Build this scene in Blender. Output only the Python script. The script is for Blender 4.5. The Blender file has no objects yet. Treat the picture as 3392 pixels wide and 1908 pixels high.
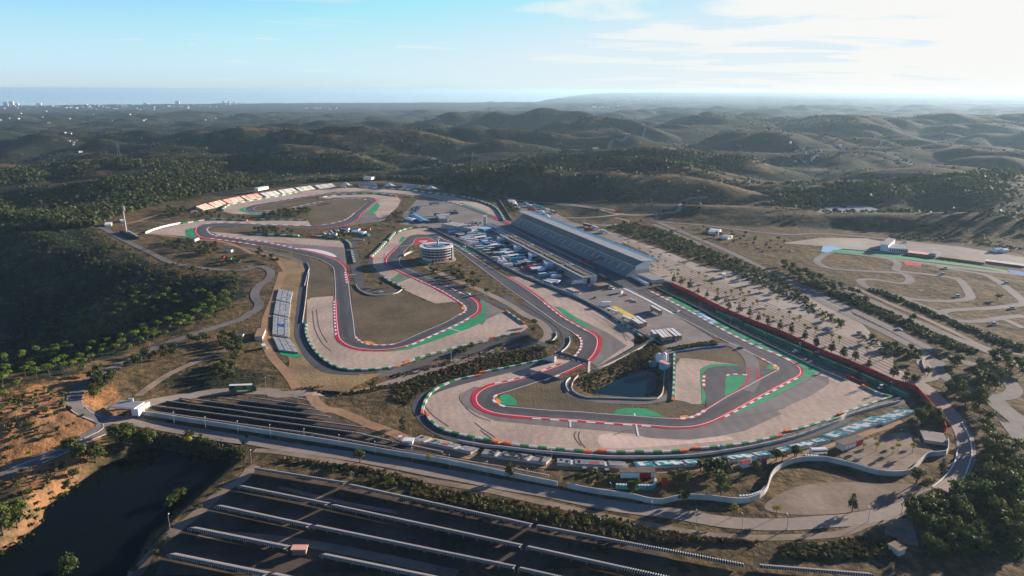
import bpy, bmesh, math, random
import numpy as np
from mathutils import Vector, Matrix
random.seed(7); RNG = np.random.default_rng(11)
sc = bpy.context.scene
rad = math.radians
# ---------------------------------------------------------------- camera
CAM_H, PITCH, ROLL, FOC = 180.0, 16.0, 0.22, 2291.0      # focal length in pixels of a 3392 wide frame
cam_d = bpy.data.cameras.new('camera'); cam = bpy.data.objects.new('camera', cam_d)
sc.collection.objects.link(cam); sc.camera = cam
cam_d.sensor_width = 36.0; cam_d.lens = 36.0 * FOC / 3392.0
cam_d.clip_start = 1.0; cam_d.clip_end = 200000.0
RM = Matrix.Rotation(rad(90 - PITCH), 3, 'X') @ Matrix.Rotation(rad(ROLL), 3, 'Z')
cam.matrix_world = Matrix.Translation((0, 0, CAM_H)) @ RM.to_4x4()
RN = np.array(RM)
# ---------------------------------------------------------------- sky, sun, exposure
SUN_AZ, SUN_EL = 57.0, 12.0            # degrees clockwise from +Y (the view direction), and above the horizon
sun_dir = Vector((math.sin(rad(SUN_AZ)) * math.cos(rad(SUN_EL)), math.cos(rad(SUN_AZ)) * math.cos(rad(SUN_EL)), math.sin(rad(SUN_EL))))
w = bpy.data.worlds.new('World'); sc.world = w; w.use_nodes = True
nt = w.node_tree; nt.nodes.clear()
def N(nt, t, **k):
    n = nt.nodes.new(t)
    for a, b in k.items(): setattr(n, a, b)
    return n
out = N(nt, 'ShaderNodeOutputWorld'); bg = N(nt, 'ShaderNodeBackground'); sky = N(nt, 'ShaderNodeTexSky')
sky.sky_type = 'NISHITA'; sky.sun_disc = False; sky.sun_elevation = rad(SUN_EL); sky.sun_rotation = rad(SUN_AZ)
sky.altitude = 300; sky.air_density = 1.0; sky.dust_density = 0.7; sky.ozone_density = 2.0
bg.inputs['Strength'].default_value = 0.09
tc = N(nt, 'ShaderNodeTexCoord'); sep = N(nt, 'ShaderNodeSeparateXYZ'); nt.links.new(tc.outputs['Generated'], sep.inputs[0])
def M(nt, op, a, b=None, c=None, clamp=False):
    n = N(nt, 'ShaderNodeMath', operation=op); n.use_clamp = clamp
    for i, v in enumerate((a, b, c)):
        if v is None: continue
        if isinstance(v, (int, float)): n.inputs[i].default_value = v
        else: nt.links.new(v, n.inputs[i])
    return n.outputs[0]
# thin high cloud: noise on the plane the view direction pierces, drawn out along one way, thickest towards the sun
zz = M(nt, 'ADD', M(nt, 'MAXIMUM', sep.outputs[2], 0.0), 0.045)
px_, py_ = M(nt, 'DIVIDE', sep.outputs[0], zz), M(nt, 'DIVIDE', sep.outputs[1], zz)
cmb = N(nt, 'ShaderNodeCombineXYZ'); nt.links.new(M(nt, 'MULTIPLY', px_, 0.34), cmb.inputs[0]); nt.links.new(M(nt, 'MULTIPLY', py_, 0.60), cmb.inputs[1])
no = N(nt, 'ShaderNodeTexNoise'); no.inputs['Scale'].default_value = 1.15; no.inputs['Detail'].default_value = 9; no.inputs['Roughness'].default_value = 0.58
no.inputs['Distortion'].default_value = 0.6; nt.links.new(cmb.outputs[0], no.inputs['Vector'])
dp = N(nt, 'ShaderNodeVectorMath', operation='DOT_PRODUCT'); nt.links.new(tc.outputs['Generated'], dp.inputs[0]); dp.inputs[1].default_value = sun_dir
near_sun = N(nt, 'ShaderNodeMapRange'); nt.links.new(dp.outputs['Value'], near_sun.inputs[0])
for i, v in enumerate((0.55, 0.97, -0.05, 0.27)): near_sun.inputs[i + 1].default_value = v
cl = M(nt, 'ADD', no.outputs['Fac'], near_sun.outputs[0])
cr = N(nt, 'ShaderNodeMapRange', interpolation_type='SMOOTHSTEP'); nt.links.new(cl, cr.inputs[0])
for i, v in enumerate((0.47, 0.64, 0.0, 0.9)): cr.inputs[i + 1].default_value = v
lowf = N(nt, 'ShaderNodeMapRange', interpolation_type='SMOOTHSTEP'); nt.links.new(sep.outputs[2], lowf.inputs[0])
for i, v in enumerate((-0.01, 0.15, 0.62, 0.0)): lowf.inputs[i + 1].default_value = v
ct = N(nt, 'ShaderNodeMapRange', interpolation_type='SMOOTHSTEP'); nt.links.new(sep.outputs[2], ct.inputs[0])
for i, v in enumerate((0.16, 0.42, 1.0, 0.12)): ct.inputs[i + 1].default_value = v
cover = M(nt, 'MAXIMUM', M(nt, 'MULTIPLY', cr.outputs[0], ct.outputs[0]), lowf.outputs[0])
cc = N(nt, 'ShaderNodeMix', data_type='RGBA')     # cloud light: whiter and stronger near the sun
cf = N(nt, 'ShaderNodeMapRange', interpolation_type='SMOOTHSTEP'); nt.links.new(dp.outputs['Value'], cf.inputs[0])
for i, v in enumerate((0.25, 0.93, 0.0, 1.0)): cf.inputs[i + 1].default_value = v
nt.links.new(cf.outputs[0], cc.inputs[0]); cc.inputs[6].default_value = (3.5, 4.2, 4.35, 1); cc.inputs[7].default_value = (4.7, 4.6, 4.4, 1)
mx = N(nt, 'ShaderNodeMix', data_type='RGBA'); nt.links.new(cover, mx.inputs[0])
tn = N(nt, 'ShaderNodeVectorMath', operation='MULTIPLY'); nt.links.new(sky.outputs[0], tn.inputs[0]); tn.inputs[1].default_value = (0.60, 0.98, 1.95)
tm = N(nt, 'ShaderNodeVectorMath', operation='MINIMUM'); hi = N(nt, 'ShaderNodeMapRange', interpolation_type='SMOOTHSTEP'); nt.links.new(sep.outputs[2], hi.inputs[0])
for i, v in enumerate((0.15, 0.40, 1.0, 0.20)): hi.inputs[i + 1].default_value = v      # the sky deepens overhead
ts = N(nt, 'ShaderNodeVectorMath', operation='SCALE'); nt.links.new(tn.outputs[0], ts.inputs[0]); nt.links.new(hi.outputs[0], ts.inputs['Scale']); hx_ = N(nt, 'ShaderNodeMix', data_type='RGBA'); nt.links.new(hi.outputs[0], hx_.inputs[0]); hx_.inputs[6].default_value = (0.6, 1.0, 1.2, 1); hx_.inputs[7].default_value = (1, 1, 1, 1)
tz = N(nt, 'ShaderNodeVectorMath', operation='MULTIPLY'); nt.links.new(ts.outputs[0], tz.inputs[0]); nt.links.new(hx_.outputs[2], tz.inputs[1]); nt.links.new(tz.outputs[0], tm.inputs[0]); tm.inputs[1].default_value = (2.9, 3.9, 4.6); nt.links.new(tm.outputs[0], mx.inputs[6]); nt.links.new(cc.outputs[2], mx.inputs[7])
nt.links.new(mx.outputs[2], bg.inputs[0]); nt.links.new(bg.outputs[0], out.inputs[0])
sl = bpy.data.lights.new('sun', 'SUN'); sl.energy = 5.0; sl.angle = rad(0.5); sl.color = (1.0, 0.84, 0.70)
so = bpy.data.objects.new('sun', sl); sc.collection.objects.link(so)
so.rotation_euler = (-sun_dir).to_track_quat('-Z', 'Y').to_euler(); so.location = (600, 400, 400)
sc.view_settings.view_transform = 'Standard'; sc.view_settings.look = 'None'; sc.view_settings.gamma = 1.0
sc.view_settings.use_curve_mapping = False; sc.view_settings.exposure = 1.22
sc.cycles.max_bounces = 5; sc.cycles.diffuse_bounces = 2; sc.cycles.volume_bounces = 0; sc.cycles.use_denoising = True
# ---------------------------------------------------------------- photograph pixels -> world
TILES = dict(F=(0, 0, 3392), A=(400, 560, 800), B=(1100, 560, 800), C=(1800, 560, 800), D=(2592, 560, 800), E=(0, 700, 800),
             G=(0, 1100, 800), H=(800, 900, 800), J=(1300, 1000, 800), K=(2000, 950, 800), L=(2592, 950, 800), M=(2592, 1400, 800),
             Nn=(2000, 1350, 800), P=(1300, 1400, 800), Q=(500, 1300, 800), R=(0, 1458, 800), S=(0, 250, 1400), U=(1400, 250, 1000), V=(2392, 250, 1000),
             Z1=(1480, 660, 426.7), Z2=(1640, 640, 426.7), Z3=(1780, 840, 426.7), Z5=(1320, 670, 280), Z6=(880, 740, 440))
def src(tile, pts):
    x0, y0, ww = TILES[tile]
    return np.array([(x0 + p[0] * ww / 2576.0, y0 + p[1] * ww / 2576.0) for p in pts], float)
def parse(spec):
    """'J 1,2 3,4 K 5,6' -> source pixels"""
    o = []; t = None
    for tok in spec.split():
        if ',' in tok:
            a, b = tok.split(','); o.append(src(t, [(float(a), float(b))])[0])
        else: t = tok
    return np.array(o)
def clean(P):
    """drop points where two traced pieces of a line overlap and it would double back"""
    P = [np.asarray(p) for p in P]; P = [P[0]] + [b for a, b in zip(P[:-1], P[1:]) if np.linalg.norm(b - a) > 6]; k = 1
    def turn(i):
        a, b = P[i] - P[i - 1], P[i + 1] - P[i]; return a[:2] @ b[:2] / (np.linalg.norm(a[:2]) * np.linalg.norm(b[:2]) + 1e-9) < -0.3
    while k < len(P) - 2:
        if turn(k) and turn(k + 1): P.pop(k + 1); k = max(1, k - 1)
        else: k += 1
    return np.array(P)
def rays(sp):
    d = np.stack([(sp[:, 0] - 1696.0) / FOC, -(sp[:, 1] - 954.0) / FOC, -np.ones(len(sp))], 1)
    return d @ RN.T
def at_z(spec, z=0.0):
    sp = parse(spec) if isinstance(spec, str) else spec
    d = rays(sp); t = (z - CAM_H) / d[:, 2]
    return np.stack([d[:, 0] * t, d[:, 1] * t], 1)
def catmull(P, n=5, closed=False):
    P = np.asarray(P, float); m = len(P)
    if m < 3: return P
    out = []
    rng_ = range(m if closed else m - 1)
    for i in rng_:
        if closed: p0, p1, p2, p3 = P[(i - 1) % m], P[i], P[(i + 1) % m], P[(i + 2) % m]
        else: p0, p1, p2, p3 = P[max(i - 1, 0)], P[i], P[i + 1], P[min(i + 2, m - 1)]
        for k in range(n):
            t = k / n
            out.append(0.5 * ((2 * p1) + (-p0 + p2) * t + (2 * p0 - 5 * p1 + 4 * p2 - p3) * t * t + (-p0 + 3 * p1 - 3 * p2 + p3) * t ** 3))
    if not closed: out.append(P[-1])
    return np.array(out)
def resample(P, step):
    P = np.asarray(P, float); s = np.r_[0, np.cumsum(np.linalg.norm(np.diff(P, axis=0), axis=1))]
    n = max(2, int(round(s[-1] / step)) + 1); q = np.linspace(0, s[-1], n)
    return np.stack([np.interp(q, s, P[:, k]) for k in range(P.shape[1])], 1)
# ---------------------------------------------------------------- noise
PERM = RNG.permutation(4096)
def perlin(x, y, seed=0):
    xi = np.floor(x).astype(np.int64); yi = np.floor(y).astype(np.int64); xf = x - xi; yf = y - yi
    def g(ix, iy, fx, fy):
        h = PERM[(ix * 73 + PERM[(iy + seed * 131) & 4095]) & 4095] * (2 * math.pi / 4096)
        return np.cos(h) * fx + np.sin(h) * fy
    u = xf * xf * xf * (xf * (xf * 6 - 15) + 10); v = yf * yf * yf * (yf * (yf * 6 - 15) + 10)
    a = g(xi, yi, xf, yf); b = g(xi + 1, yi, xf - 1, yf); c = g(xi, yi + 1, xf, yf - 1); d = g(xi + 1, yi + 1, xf - 1, yf - 1)
    return (a + (b - a) * u) * (1 - v) + (c + (d - c) * u) * v
def sstep(a, b, x):
    t = np.clip((x - a) / (b - a), 0, 1); return t * t * (3 - 2 * t)
def seg_dist(X, Y, P):
    """distance to a polyline and the position (0..n-1) of the nearest point on it"""
    best = np.full(X.shape, 1e18); pos = np.zeros(X.shape)
    for i in range(len(P) - 1):
        ax, ay = P[i]; bx, by = P[i + 1]; dx, dy = bx - ax, by - ay; L = dx * dx + dy * dy + 1e-9
        t = np.clip(((X - ax) * dx + (Y - ay) * dy) / L, 0, 1)
        d = (X - ax - t * dx) ** 2 + (Y - ay - t * dy) ** 2
        m = d < best; best = np.where(m, d, best); pos = np.where(m, i + t, pos)
    return np.sqrt(best), pos
def inside(X, Y, P):
    r = np.zeros(X.shape, bool); n = len(P)
    for i in range(n):
        x1, y1 = P[i]; x2, y2 = P[(i + 1) % n]
        if y1 == y2: continue
        c = ((y1 > Y) != (y2 > Y)) & (X < (x2 - x1) * (Y - y1) / (y2 - y1) + x1)
        r ^= c
    return r
def sdist(X, Y, P):
    d, _ = seg_dist(X, Y, np.vstack([P, P[:1]])); return np.where(inside(X, Y, P), -d, d)
# ---------------------------------------------------------------- height of the ground
FLAT = at_z('F 420,1800 640,1175 440,1090 330,1100 260,1070 165,1030 160,980 300,900 560,800 625,750 640,690 480,690 300,610 240,575 300,545 470,500 640,478 840,452 1000,450 1180,470 1290,508 1500,560 1600,545 1720,565 2100,582 2576,640 2900,720 3000,1500 2800,1900')
LAKE = at_z('R 0,1225 200,1100 400,930 485,870 505,760 540,690 700,590 880,445 1080,310 1200,240 1400,165 1520,110 1900,115 2200,160 2390,200 2420,260 2200,430 1900,700 1600,960 1330,1449 900,2100 -900,2100', -4)
POND = at_z('J 2125,965 2250,905 2400,830 K 260,925 400,880 500,865 560,900 560,1000 540,1090 485,1172 300,1178 0,1150 J 2160,985', -4)
CUT = at_z('H 800,1318 1000,1320 1300,1280 1500,1225 1800,1110 2200,990 J 966,560 1300,490 1500,448', -5)
VAL = at_z('F -600,560 150,560 250,590 330,640 450,690 600,700 618,740 560,780 400,845 260,905 150,960 0,1010 -600,1100')
def bump(X, Y, c, L, W, ang, h):
    ca, sa = math.cos(ang), math.sin(ang); u = (X - c[0]) * ca + (Y - c[1]) * sa; v = -(X - c[0]) * sa + (Y - c[1]) * ca
    return h * np.exp(-(u / L) ** 2 - (v / W) ** 2)
def F1(x, y): return at_z(src('F', [(x, y)]))[0]
HILLS = [  # photo place of the foot, length, width, turn, height
    (1400, 478, 330, 95, -0.35, 42), (1180, 440, 200, 90, -0.2, 26), (1700, 462, 300, 110, -0.25, 34), (1560, 418, 420, 120, -0.15, 46),
    (1950, 480, 260, 80, -0.1, 26), (2250, 500, 320, 90, 0.05, 30), (1900, 545, 330, 60, -0.12, 13), (2350, 570, 420, 60, -0.12, 17), (2480, 470, 340, 120, 0.1, 40),
    (300, 485, 330, 90, 0.15, 24), (120, 440, 300, 100, 0.1, 30), (700, 415, 500, 110, 0.1, 40), (950, 385, 600, 120, 0.0, 50), (300, 362, 700, 130, 0.1, 55),
    (2000, 380, 650, 170, -0.1, 50), (2400, 400, 600, 160, 0.1, 48), (1250, 370, 500, 150, 0.1, 62), (1650, 345, 700, 200, 0.0, 60), (600, 375, 420, 120, 0.2, 55),
    (2100, 335, 900, 230, 0.0, 55), (2500, 325, 1100, 260, 0.0, 60), (1300, 320, 800, 220, 0.0, 60), (850, 330, 700, 200, 0.0, 60)]
HILLS = [(F1(a, b), c, d, e, f) for a, b, c, d, e, f in HILLS]
def coast(az):    # metres from the camera to the shore along an azimuth (degrees from the view direction)
    return np.interp(az, [-80, -40, -30, -20, -14, -6, 0, 2.0, 3.2, 4.2, 6, 10, 16, 90], [13000, 13500, 13500, 14500, 15000, 15500, 16000, 16200, 21000, 26000, 34000, 42000, 44000, 44000])
def height(X, Y):
    r = np.hypot(X, Y); az = np.degrees(np.arctan2(X, Y))
    d = np.maximum(sdist(X, Y, FLAT), 0.0)
    m = sstep(8, 260, d)
    amp = np.interp(r, [0, 900, 1800, 3500, 7000, 12000, 30000], [18, 32, 56, 72, 62, 36, 36]) * np.where((az < -2) & (r > 5500), np.interp(r, [5500, 9000], [1, 0.35]), 1.0)
    wx = X + 90 * perlin(X / 420, Y / 420, 5); wy = Y + 90 * perlin(X / 420 + 9, Y / 420, 6)
    b1 = np.abs(perlin(wx / 560, wy / 360, 1)) * 2.3; b2 = np.abs(perlin(wx / 230, wy / 165, 2)) * 1.5; n3 = perlin(X / 90, Y / 90, 3) * 0.13
    big = perlin(X / 2600, Y / 1700, 4) * 0.9
    hn = amp * (b1 * (0.75 + big) + b2 * 0.45 + n3 * np.minimum(1, 2500 / (r + 1)) - 0.35)
    base = -sstep(2200, 11000, r) * np.interp(az, [-60, 0, 8, 20], [62, 74, 50, 20]) + sstep(14000, 30000, r) * sstep(3, 9, az) * 45 - sstep(900, 2400, r) * 12
    base = base + sstep(26000, 33000, r) * sstep(1.5, 9, az) * (58 + 30 * perlin(az / 3.1, r / 9000, 9))
    hills = np.zeros(X.shape)
    for c, L_, W_, a, h in HILLS: hills = np.maximum(hills, bump(X, Y, c, L_, W_, a, h))
    H = m * np.maximum(hn, -14) + base * m + hills * sstep(4, 90, d)
    # wooded valley to the left, with spurs running down into it
    dv = -sdist(X, Y, VAL); mv = sstep(0, 26, dv)
    spur = perlin(X / 105, Y / 70, 7) * 16 + perlin(X / 34, Y / 30, 8) * 3
    H = H * (1 - mv) + mv * (-42 * np.interp(Y, [600, 820], [1, .42]) * sstep(0, 120, dv) + spur * sstep(10, 60, dv))
    # low knoll of bare orange soil
    kn = F1(70, 1085); H = H + bump(X, Y, kn, 46, 26, 0.5, 9) * (1 + 0.25 * perlin(X / 9, Y / 9, 12)); H = H + bump(X, Y, F1(-120, 1000), 80, 40, 0.3, 12)
    # service road in a cutting between the two loops of the circuit
    dc, pc = seg_dist(X, Y, CUT); dep = np.interp(pc, [0, 1.5, 7, 8], [0, 5, 5, 0])
    H = H - dep * (1 - sstep(5.5, 15, dc)) * (sdist(X, Y, FLAT) < 0)
    # earth banks
    for P, L_, hh in BANKS:
        db, pb = seg_dist(X, Y, P); H = H + hh * np.exp(-(db / L_) ** 2) * np.minimum(1, np.minimum(pb, len(P) - 1 - pb) * 2)
    H = np.where(r > 60, H, 0)
    # lake and pond
    dl = sdist(X, Y, LAKE); k = 1 - sstep(0, 10, dl); H = H * (1 - k) + k * -4.5; H = np.where(dl < -2, -7, H)
    dp_ = sdist(X, Y, POND); k = 1 - sstep(0, 10, dp_); H = H * (1 - k) + k * -4.4; H = np.where(dp_ < -1, -8, H)
    # the shore
    cs = coast(az) * (1 + 0.02 * perlin(az / 1.7, r * 0, 10)); H = np.where(r > cs * 0.97, np.interp(r / cs, [0.97, 1.0, 1.004], [0, 1, 2]) * (-104 - H) * 0.75 + H, H); H = np.where(r > cs, -125, H)
    return H
BANKS = [(at_z('J 40,620 400,560 800,480 1200,420 1500,340'), 4.5, 0.0)]
# polar grid round the camera's foot; the ground is this one sheet
RR = [60.0]
while RR[-1] < 47000: RR.append(RR[-1] + max(1.9, 0.0058 * RR[-1]))
RR = np.array(RR)
AA = np.concatenate([np.arange(-80, -42, 1.0), np.arange(-42, 42, 0.135), np.arange(42, 88, 0.5)])
GA, GR = np.meshgrid(np.radians(AA), RR); GX, GY = np.sin(GA) * GR, np.cos(GA) * GR
GZ = height(GX, GY)
def ground(X, Y):
    X = np.asarray(X, float); Y = np.asarray(Y, float); r = np.clip(np.hypot(X, Y), RR[0], RR[-1] - 1); a = np.clip(np.degrees(np.arctan2(X, Y)), AA[0], AA[-1] - .01)
    i = np.clip(np.searchsorted(RR, r) - 1, 0, len(RR) - 2); j = np.clip(np.searchsorted(AA, a) - 1, 0, len(AA) - 2)
    u = (r - RR[i]) / (RR[i + 1] - RR[i]); v = (a - AA[j]) / (AA[j + 1] - AA[j])
    return (GZ[i, j] * (1 - u) + GZ[i + 1, j] * u) * (1 - v) + (GZ[i, j + 1] * (1 - u) + GZ[i + 1, j + 1] * u) * v
TS = np.exp(np.linspace(math.log(150), math.log(45000), 1500))
def at(spec):
    """photo pixels -> points on the ground (the first place each ray meets it)"""
    sp = parse(spec) if isinstance(spec, str) else np.asarray(spec, float)
    d = rays(sp); o = []
    for q in d:
        hx = math.hypot(q[0], q[1]); X = q[0] / hx * TS; Y = q[1] / hx * TS; Z = CAM_H + q[2] / hx * TS
        below = np.nonzero(Z < ground(X, Y))[0]
        if len(below) == 0: o.append((X[-1], Y[-1], 0)); continue
        k = below[0]; lo, hi = TS[max(k - 1, 0)], TS[k]
        for _ in range(18):
            mid = (lo + hi) / 2; g = ground(q[0] / hx * mid, q[1] / hx * mid)
            if CAM_H + q[2] / hx * mid < g: hi = mid
            else: lo = mid
        x, y = q[0] / hx * hi, q[1] / hx * hi; o.append((x, y, float(ground(x, y))))
    return np.array(o)
# ---------------------------------------------------------------- helpers for meshes, names and labels
COL = sc.collection
def tag(o, label=None, cat=None, group=None, kind=None):
    if label: o['label'] = label
    if cat: o['category'] = cat
    if group: o['group'] = group
    if kind: o['kind'] = kind
    return o
def obj(name, data, parent=None, loc=None, rz=None):
    o = bpy.data.objects.new(name, data); COL.objects.link(o)
    if parent is not None: o.parent = parent
    if loc is not None: o.location = loc
    if rz is not None: o.rotation_euler = (0, 0, rz)
    return o
def empty(name, loc, rz=0.0, **k):
    o = obj(name, None, None, loc, rz); o.empty_display_size = 0.5; tag(o, **k); return o
def copy_thing(o, loc, rz=0.0, s=1.0, label=None, group=None):
    def rec(a, par):
        c = a.copy(); COL.objects.link(c); c.parent = par
        for ch in a.children: rec(ch, c)
        return c
    c = rec(o, None); c.location = loc; c.rotation_euler = (0, 0, rz); c.scale = (s, s, s) if not isinstance(s, tuple) else s
    if label: c['label'] = label
    if group: c['group'] = group
    return c
class MB:
    """collects boxes, prisms and tubes and links them as one mesh object"""
    def __init__(s): s.v = []; s.f = []; s.m = []; s.mats = []
    def mi(s, mat):
        if mat not in s.mats: s.mats.append(mat)
        return s.mats.index(mat)
    def add(s, vs, fs, mat):
        b = len(s.v); s.v += [tuple(map(float, q)) for q in vs]; k = s.mi(mat)
        for f in fs: s.f.append([b + i for i in f]); s.m.append(k)
    def box(s, c, d, mat, rz=0.0, top=None):
        x, y, z = d[0] / 2, d[1] / 2, d[2] / 2; t = top or (1, 1); ca, sa = math.cos(rz), math.sin(rz)
        P = [(-x, -y, -z), (x, -y, -z), (x, y, -z), (-x, y, -z), (-x * t[0], -y * t[1], z), (x * t[0], -y * t[1], z), (x * t[0], y * t[1], z), (-x * t[0], y * t[1], z)]
        s.add([(c[0] + p[0] * ca - p[1] * sa, c[1] + p[0] * sa + p[1] * ca, c[2] + p[2]) for p in P],
              [(0, 3, 2, 1), (4, 5, 6, 7), (0, 1, 5, 4), (1, 2, 6, 5), (2, 3, 7, 6), (3, 0, 4, 7)], mat)
    def cyl(s, c, r, h, mat, n=10, r2=None, axis='z'):
        r2 = r if r2 is None else r2; P = []
        for k in range(n):
            a = 2 * math.pi * k / n; P.append((r * math.cos(a), r * math.sin(a), 0))
        for k in range(n):
            a = 2 * math.pi * k / n; P.append((r2 * math.cos(a), r2 * math.sin(a), h))
        if axis == 'x': P = [(p[2], p[0], p[1]) for p in P]
        if axis == 'y': P = [(p[0], p[2], p[1]) for p in P]
        s.add([(c[0] + p[0], c[1] + p[1], c[2] + p[2]) for p in P], [tuple(range(n))[::-1], tuple(range(n, 2 * n))] + [(k, (k + 1) % n, n + (k + 1) % n, n + k) for k in range(n)], mat)
    def tube(s, a, b, r, mat, n=6):
        a, b = Vector(a), Vector(b); q = (b - a).to_track_quat('Z', 'Y'); L = (b - a).length; P = []
        for z in (0, L):
            for k in range(n): P.append(a + q @ Vector((r * math.cos(2 * math.pi * k / n), r * math.sin(2 * math.pi * k / n), z)))
        s.add(P, [tuple(range(n))[::-1], tuple(range(n, 2 * n))] + [(k, (k + 1) % n, n + (k + 1) % n, n + k) for k in range(n)], mat)
    def prism(s, pts, z0, z1, mat, matside=None):
        n = len(pts); a = [(p[0], p[1], z0) for p in pts] + [(p[0], p[1], z1) for p in pts]
        s.add(a, [tuple(range(n, 2 * n))], mat); s.add(a, [tuple(range(n))[::-1]] + [(k, (k + 1) % n, n + (k + 1) % n, n + k) for k in range(n)], matside or mat)
    def quad(s, a, b, c, d, mat): s.add([a, b, c, d], [(0, 1, 2, 3)], mat)
    def build(s, name, parent=None, loc=None, rz=None, smooth=False):
        me = bpy.data.meshes.new(name); me.from_pydata(s.v, [], s.f)
        for m in s.mats: me.materials.append(m)
        me.polygons.foreach_set('material_index', s.m)
        if smooth: me.polygons.foreach_set('use_smooth', [True] * len(s.f))
        me.update(); return obj(name, me, parent, loc, rz)
def mesh_only(b, name):
    o = b.build(name); me = o.data; bpy.data.objects.remove(o); return me
def np_mesh(name, V, F, mats, mi=None, smooth=False):
    me = bpy.data.meshes.new(name); V = np.asarray(V, np.float32); F = np.asarray(F, np.int32); k = F.shape[1]
    me.vertices.add(len(V)); me.vertices.foreach_set('co', V.ravel())
    me.loops.add(F.size); me.loops.foreach_set('vertex_index', F.ravel())
    me.polygons.add(len(F)); me.polygons.foreach_set('loop_start', np.arange(0, F.size, k, dtype=np.int32)); me.polygons.foreach_set('loop_total', np.full(len(F), k, np.int32))
    for m in mats: me.materials.append(m)
    if mi is not None: me.polygons.foreach_set('material_index', np.asarray(mi, np.int32))
    if smooth: me.polygons.foreach_set('use_smooth', np.ones(len(F), bool))
    me.update(calc_edges=True); return me
# ---------------------------------------------------------------- materials
def mat(name, col, rough=0.85, var=0.0, scale=0.2, col2=None, detail=5, stretch=(1, 1, 1), metal=0.0, spec=0.3, bump=0.0, bscale=1.0, contrast=(0.35, 0.65), fine=None):
    m = bpy.data.materials.new(name); m.use_nodes = True; nt = m.node_tree; b = nt.nodes['Principled BSDF']
    b.inputs['Roughness'].default_value = rough; b.inputs['Metallic'].default_value = metal; b.inputs['Specular IOR Level'].default_value = spec
    b.inputs['Base Color'].default_value = (*col, 1)
    m.diffuse_color = (*col, 1)
    if col2 is not None or var or bump:
        geo = N(nt, 'ShaderNodeNewGeometry'); mp = N(nt, 'ShaderNodeMapping'); nt.links.new(geo.outputs['Position'], mp.inputs[0]); mp.inputs['Scale'].default_value = stretch
        no = N(nt, 'ShaderNodeTexNoise'); no.inputs['Scale'].default_value = scale; no.inputs['Detail'].default_value = detail; nt.links.new(mp.outputs[0], no.inputs['Vector'])
        if col2 is None: col2 = tuple(c * (1 - var) for c in col); col = tuple(min(1, c * (1 + var)) for c in col)
        mr = N(nt, 'ShaderNodeMapRange'); nt.links.new(no.outputs['Fac'], mr.inputs[0]); mr.inputs[1].default_value, mr.inputs[2].default_value = contrast
        mixn = N(nt, 'ShaderNodeMix', data_type='RGBA'); nt.links.new(mr.outputs[0], mixn.inputs[0]); mixn.inputs[6].default_value = (*col, 1); mixn.inputs[7].default_value = (*col2, 1)
        last = mixn.outputs[2]
        if fine:
            n2 = N(nt, 'ShaderNodeTexNoise'); n2.inputs['Scale'].default_value = fine[0]; n2.inputs['Detail'].default_value = 3; nt.links.new(geo.outputs['Position'], n2.inputs['Vector'])
            m2 = N(nt, 'ShaderNodeMapRange'); nt.links.new(n2.outputs['Fac'], m2.inputs[0]); m2.inputs[1].default_value, m2.inputs[2].default_value = 0.3, 0.7; m2.inputs[3].default_value = 1 - fine[1]; m2.inputs[4].default_value = 1 + fine[1]
            vm = N(nt, 'ShaderNodeVectorMath', operation='SCALE'); nt.links.new(last, vm.inputs[0]); nt.links.new(m2.outputs[0], vm.inputs['Scale']); last = vm.outputs[0]
        nt.links.new(last, b.inputs['Base Color'])
        if bump:
            nb = N(nt, 'ShaderNodeTexNoise'); nb.inputs['Scale'].default_value = bscale; nb.inputs['Detail'].default_value = 4; nt.links.new(geo.outputs['Position'], nb.inputs['Vector'])
            bp = N(nt, 'ShaderNodeBump'); bp.inputs['Strength'].default_value = 1.0; bp.inputs['Distance'].default_value = bump; nt.links.new(nb.outputs['Fac'], bp.inputs['Height']); nt.links.new(bp.outputs[0], b.inputs['Normal'])
    return m
MT = {}
def mk(k, *a, **kw): MT[k] = mat(k, *a, **kw); return MT[k]
mk('gravel', (0.53, 0.415, 0.33), 0.95, scale=0.028, col2=(0.38, 0.30, 0.245), detail=9, fine=(0.35, 0.12), bump=0.15, bscale=0.8)
mk('gravel_pale', (0.66, 0.50, 0.41), 0.95, var=0.10, scale=0.05, fine=(0.5, 0.08))
mk('runoff', (0.225, 0.20, 0.19), 0.85, scale=0.03, col2=(0.165, 0.15, 0.145), detail=8, fine=(0.3, 0.08))
mk('asphalt', (0.105, 0.105, 0.112), 0.75, scale=0.025, col2=(0.075, 0.077, 0.084), detail=8, fine=(0.25, 0.08))
mk('asphalt_old', (0.20, 0.185, 0.175), 0.85, scale=0.03, col2=(0.14, 0.13, 0.125), detail=8, fine=(0.2, 0.12))
mk('road', (0.34, 0.285, 0.235), 0.85, scale=0.03, col2=(0.26, 0.215, 0.175), detail=8, fine=(0.3, 0.10))
mk('lane', (0.095, 0.10, 0.11), 0.8, scale=0.04, col2=(0.07, 0.075, 0.082), detail=6)
mk('yard', (0.28, 0.245, 0.225), 0.85, scale=0.02, col2=(0.185, 0.165, 0.155), detail=9, fine=(0.12, 0.14))
mk('parking', (0.40, 0.355, 0.305), 0.9, scale=0.02, col2=(0.29, 0.225, 0.17), detail=8, fine=(0.2, 0.14))
mk('dirt', (0.40, 0.25, 0.135), 0.95, scale=0.05, col2=(0.29, 0.18, 0.105), detail=8, fine=(0.4, 0.14), bump=0.2, bscale=0.4)
mk('dirt_pale', (0.32, 0.25, 0.185), 0.95, scale=0.06, col2=(0.19, 0.145, 0.10), detail=8, fine=(0.4, 0.14))
mk('infield', (0.150, 0.110, 0.060), 0.95, scale=0.03, col2=(0.085, 0.072, 0.038), detail=10, fine=(0.15, 0.16), bump=0.3, bscale=0.6)
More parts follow.
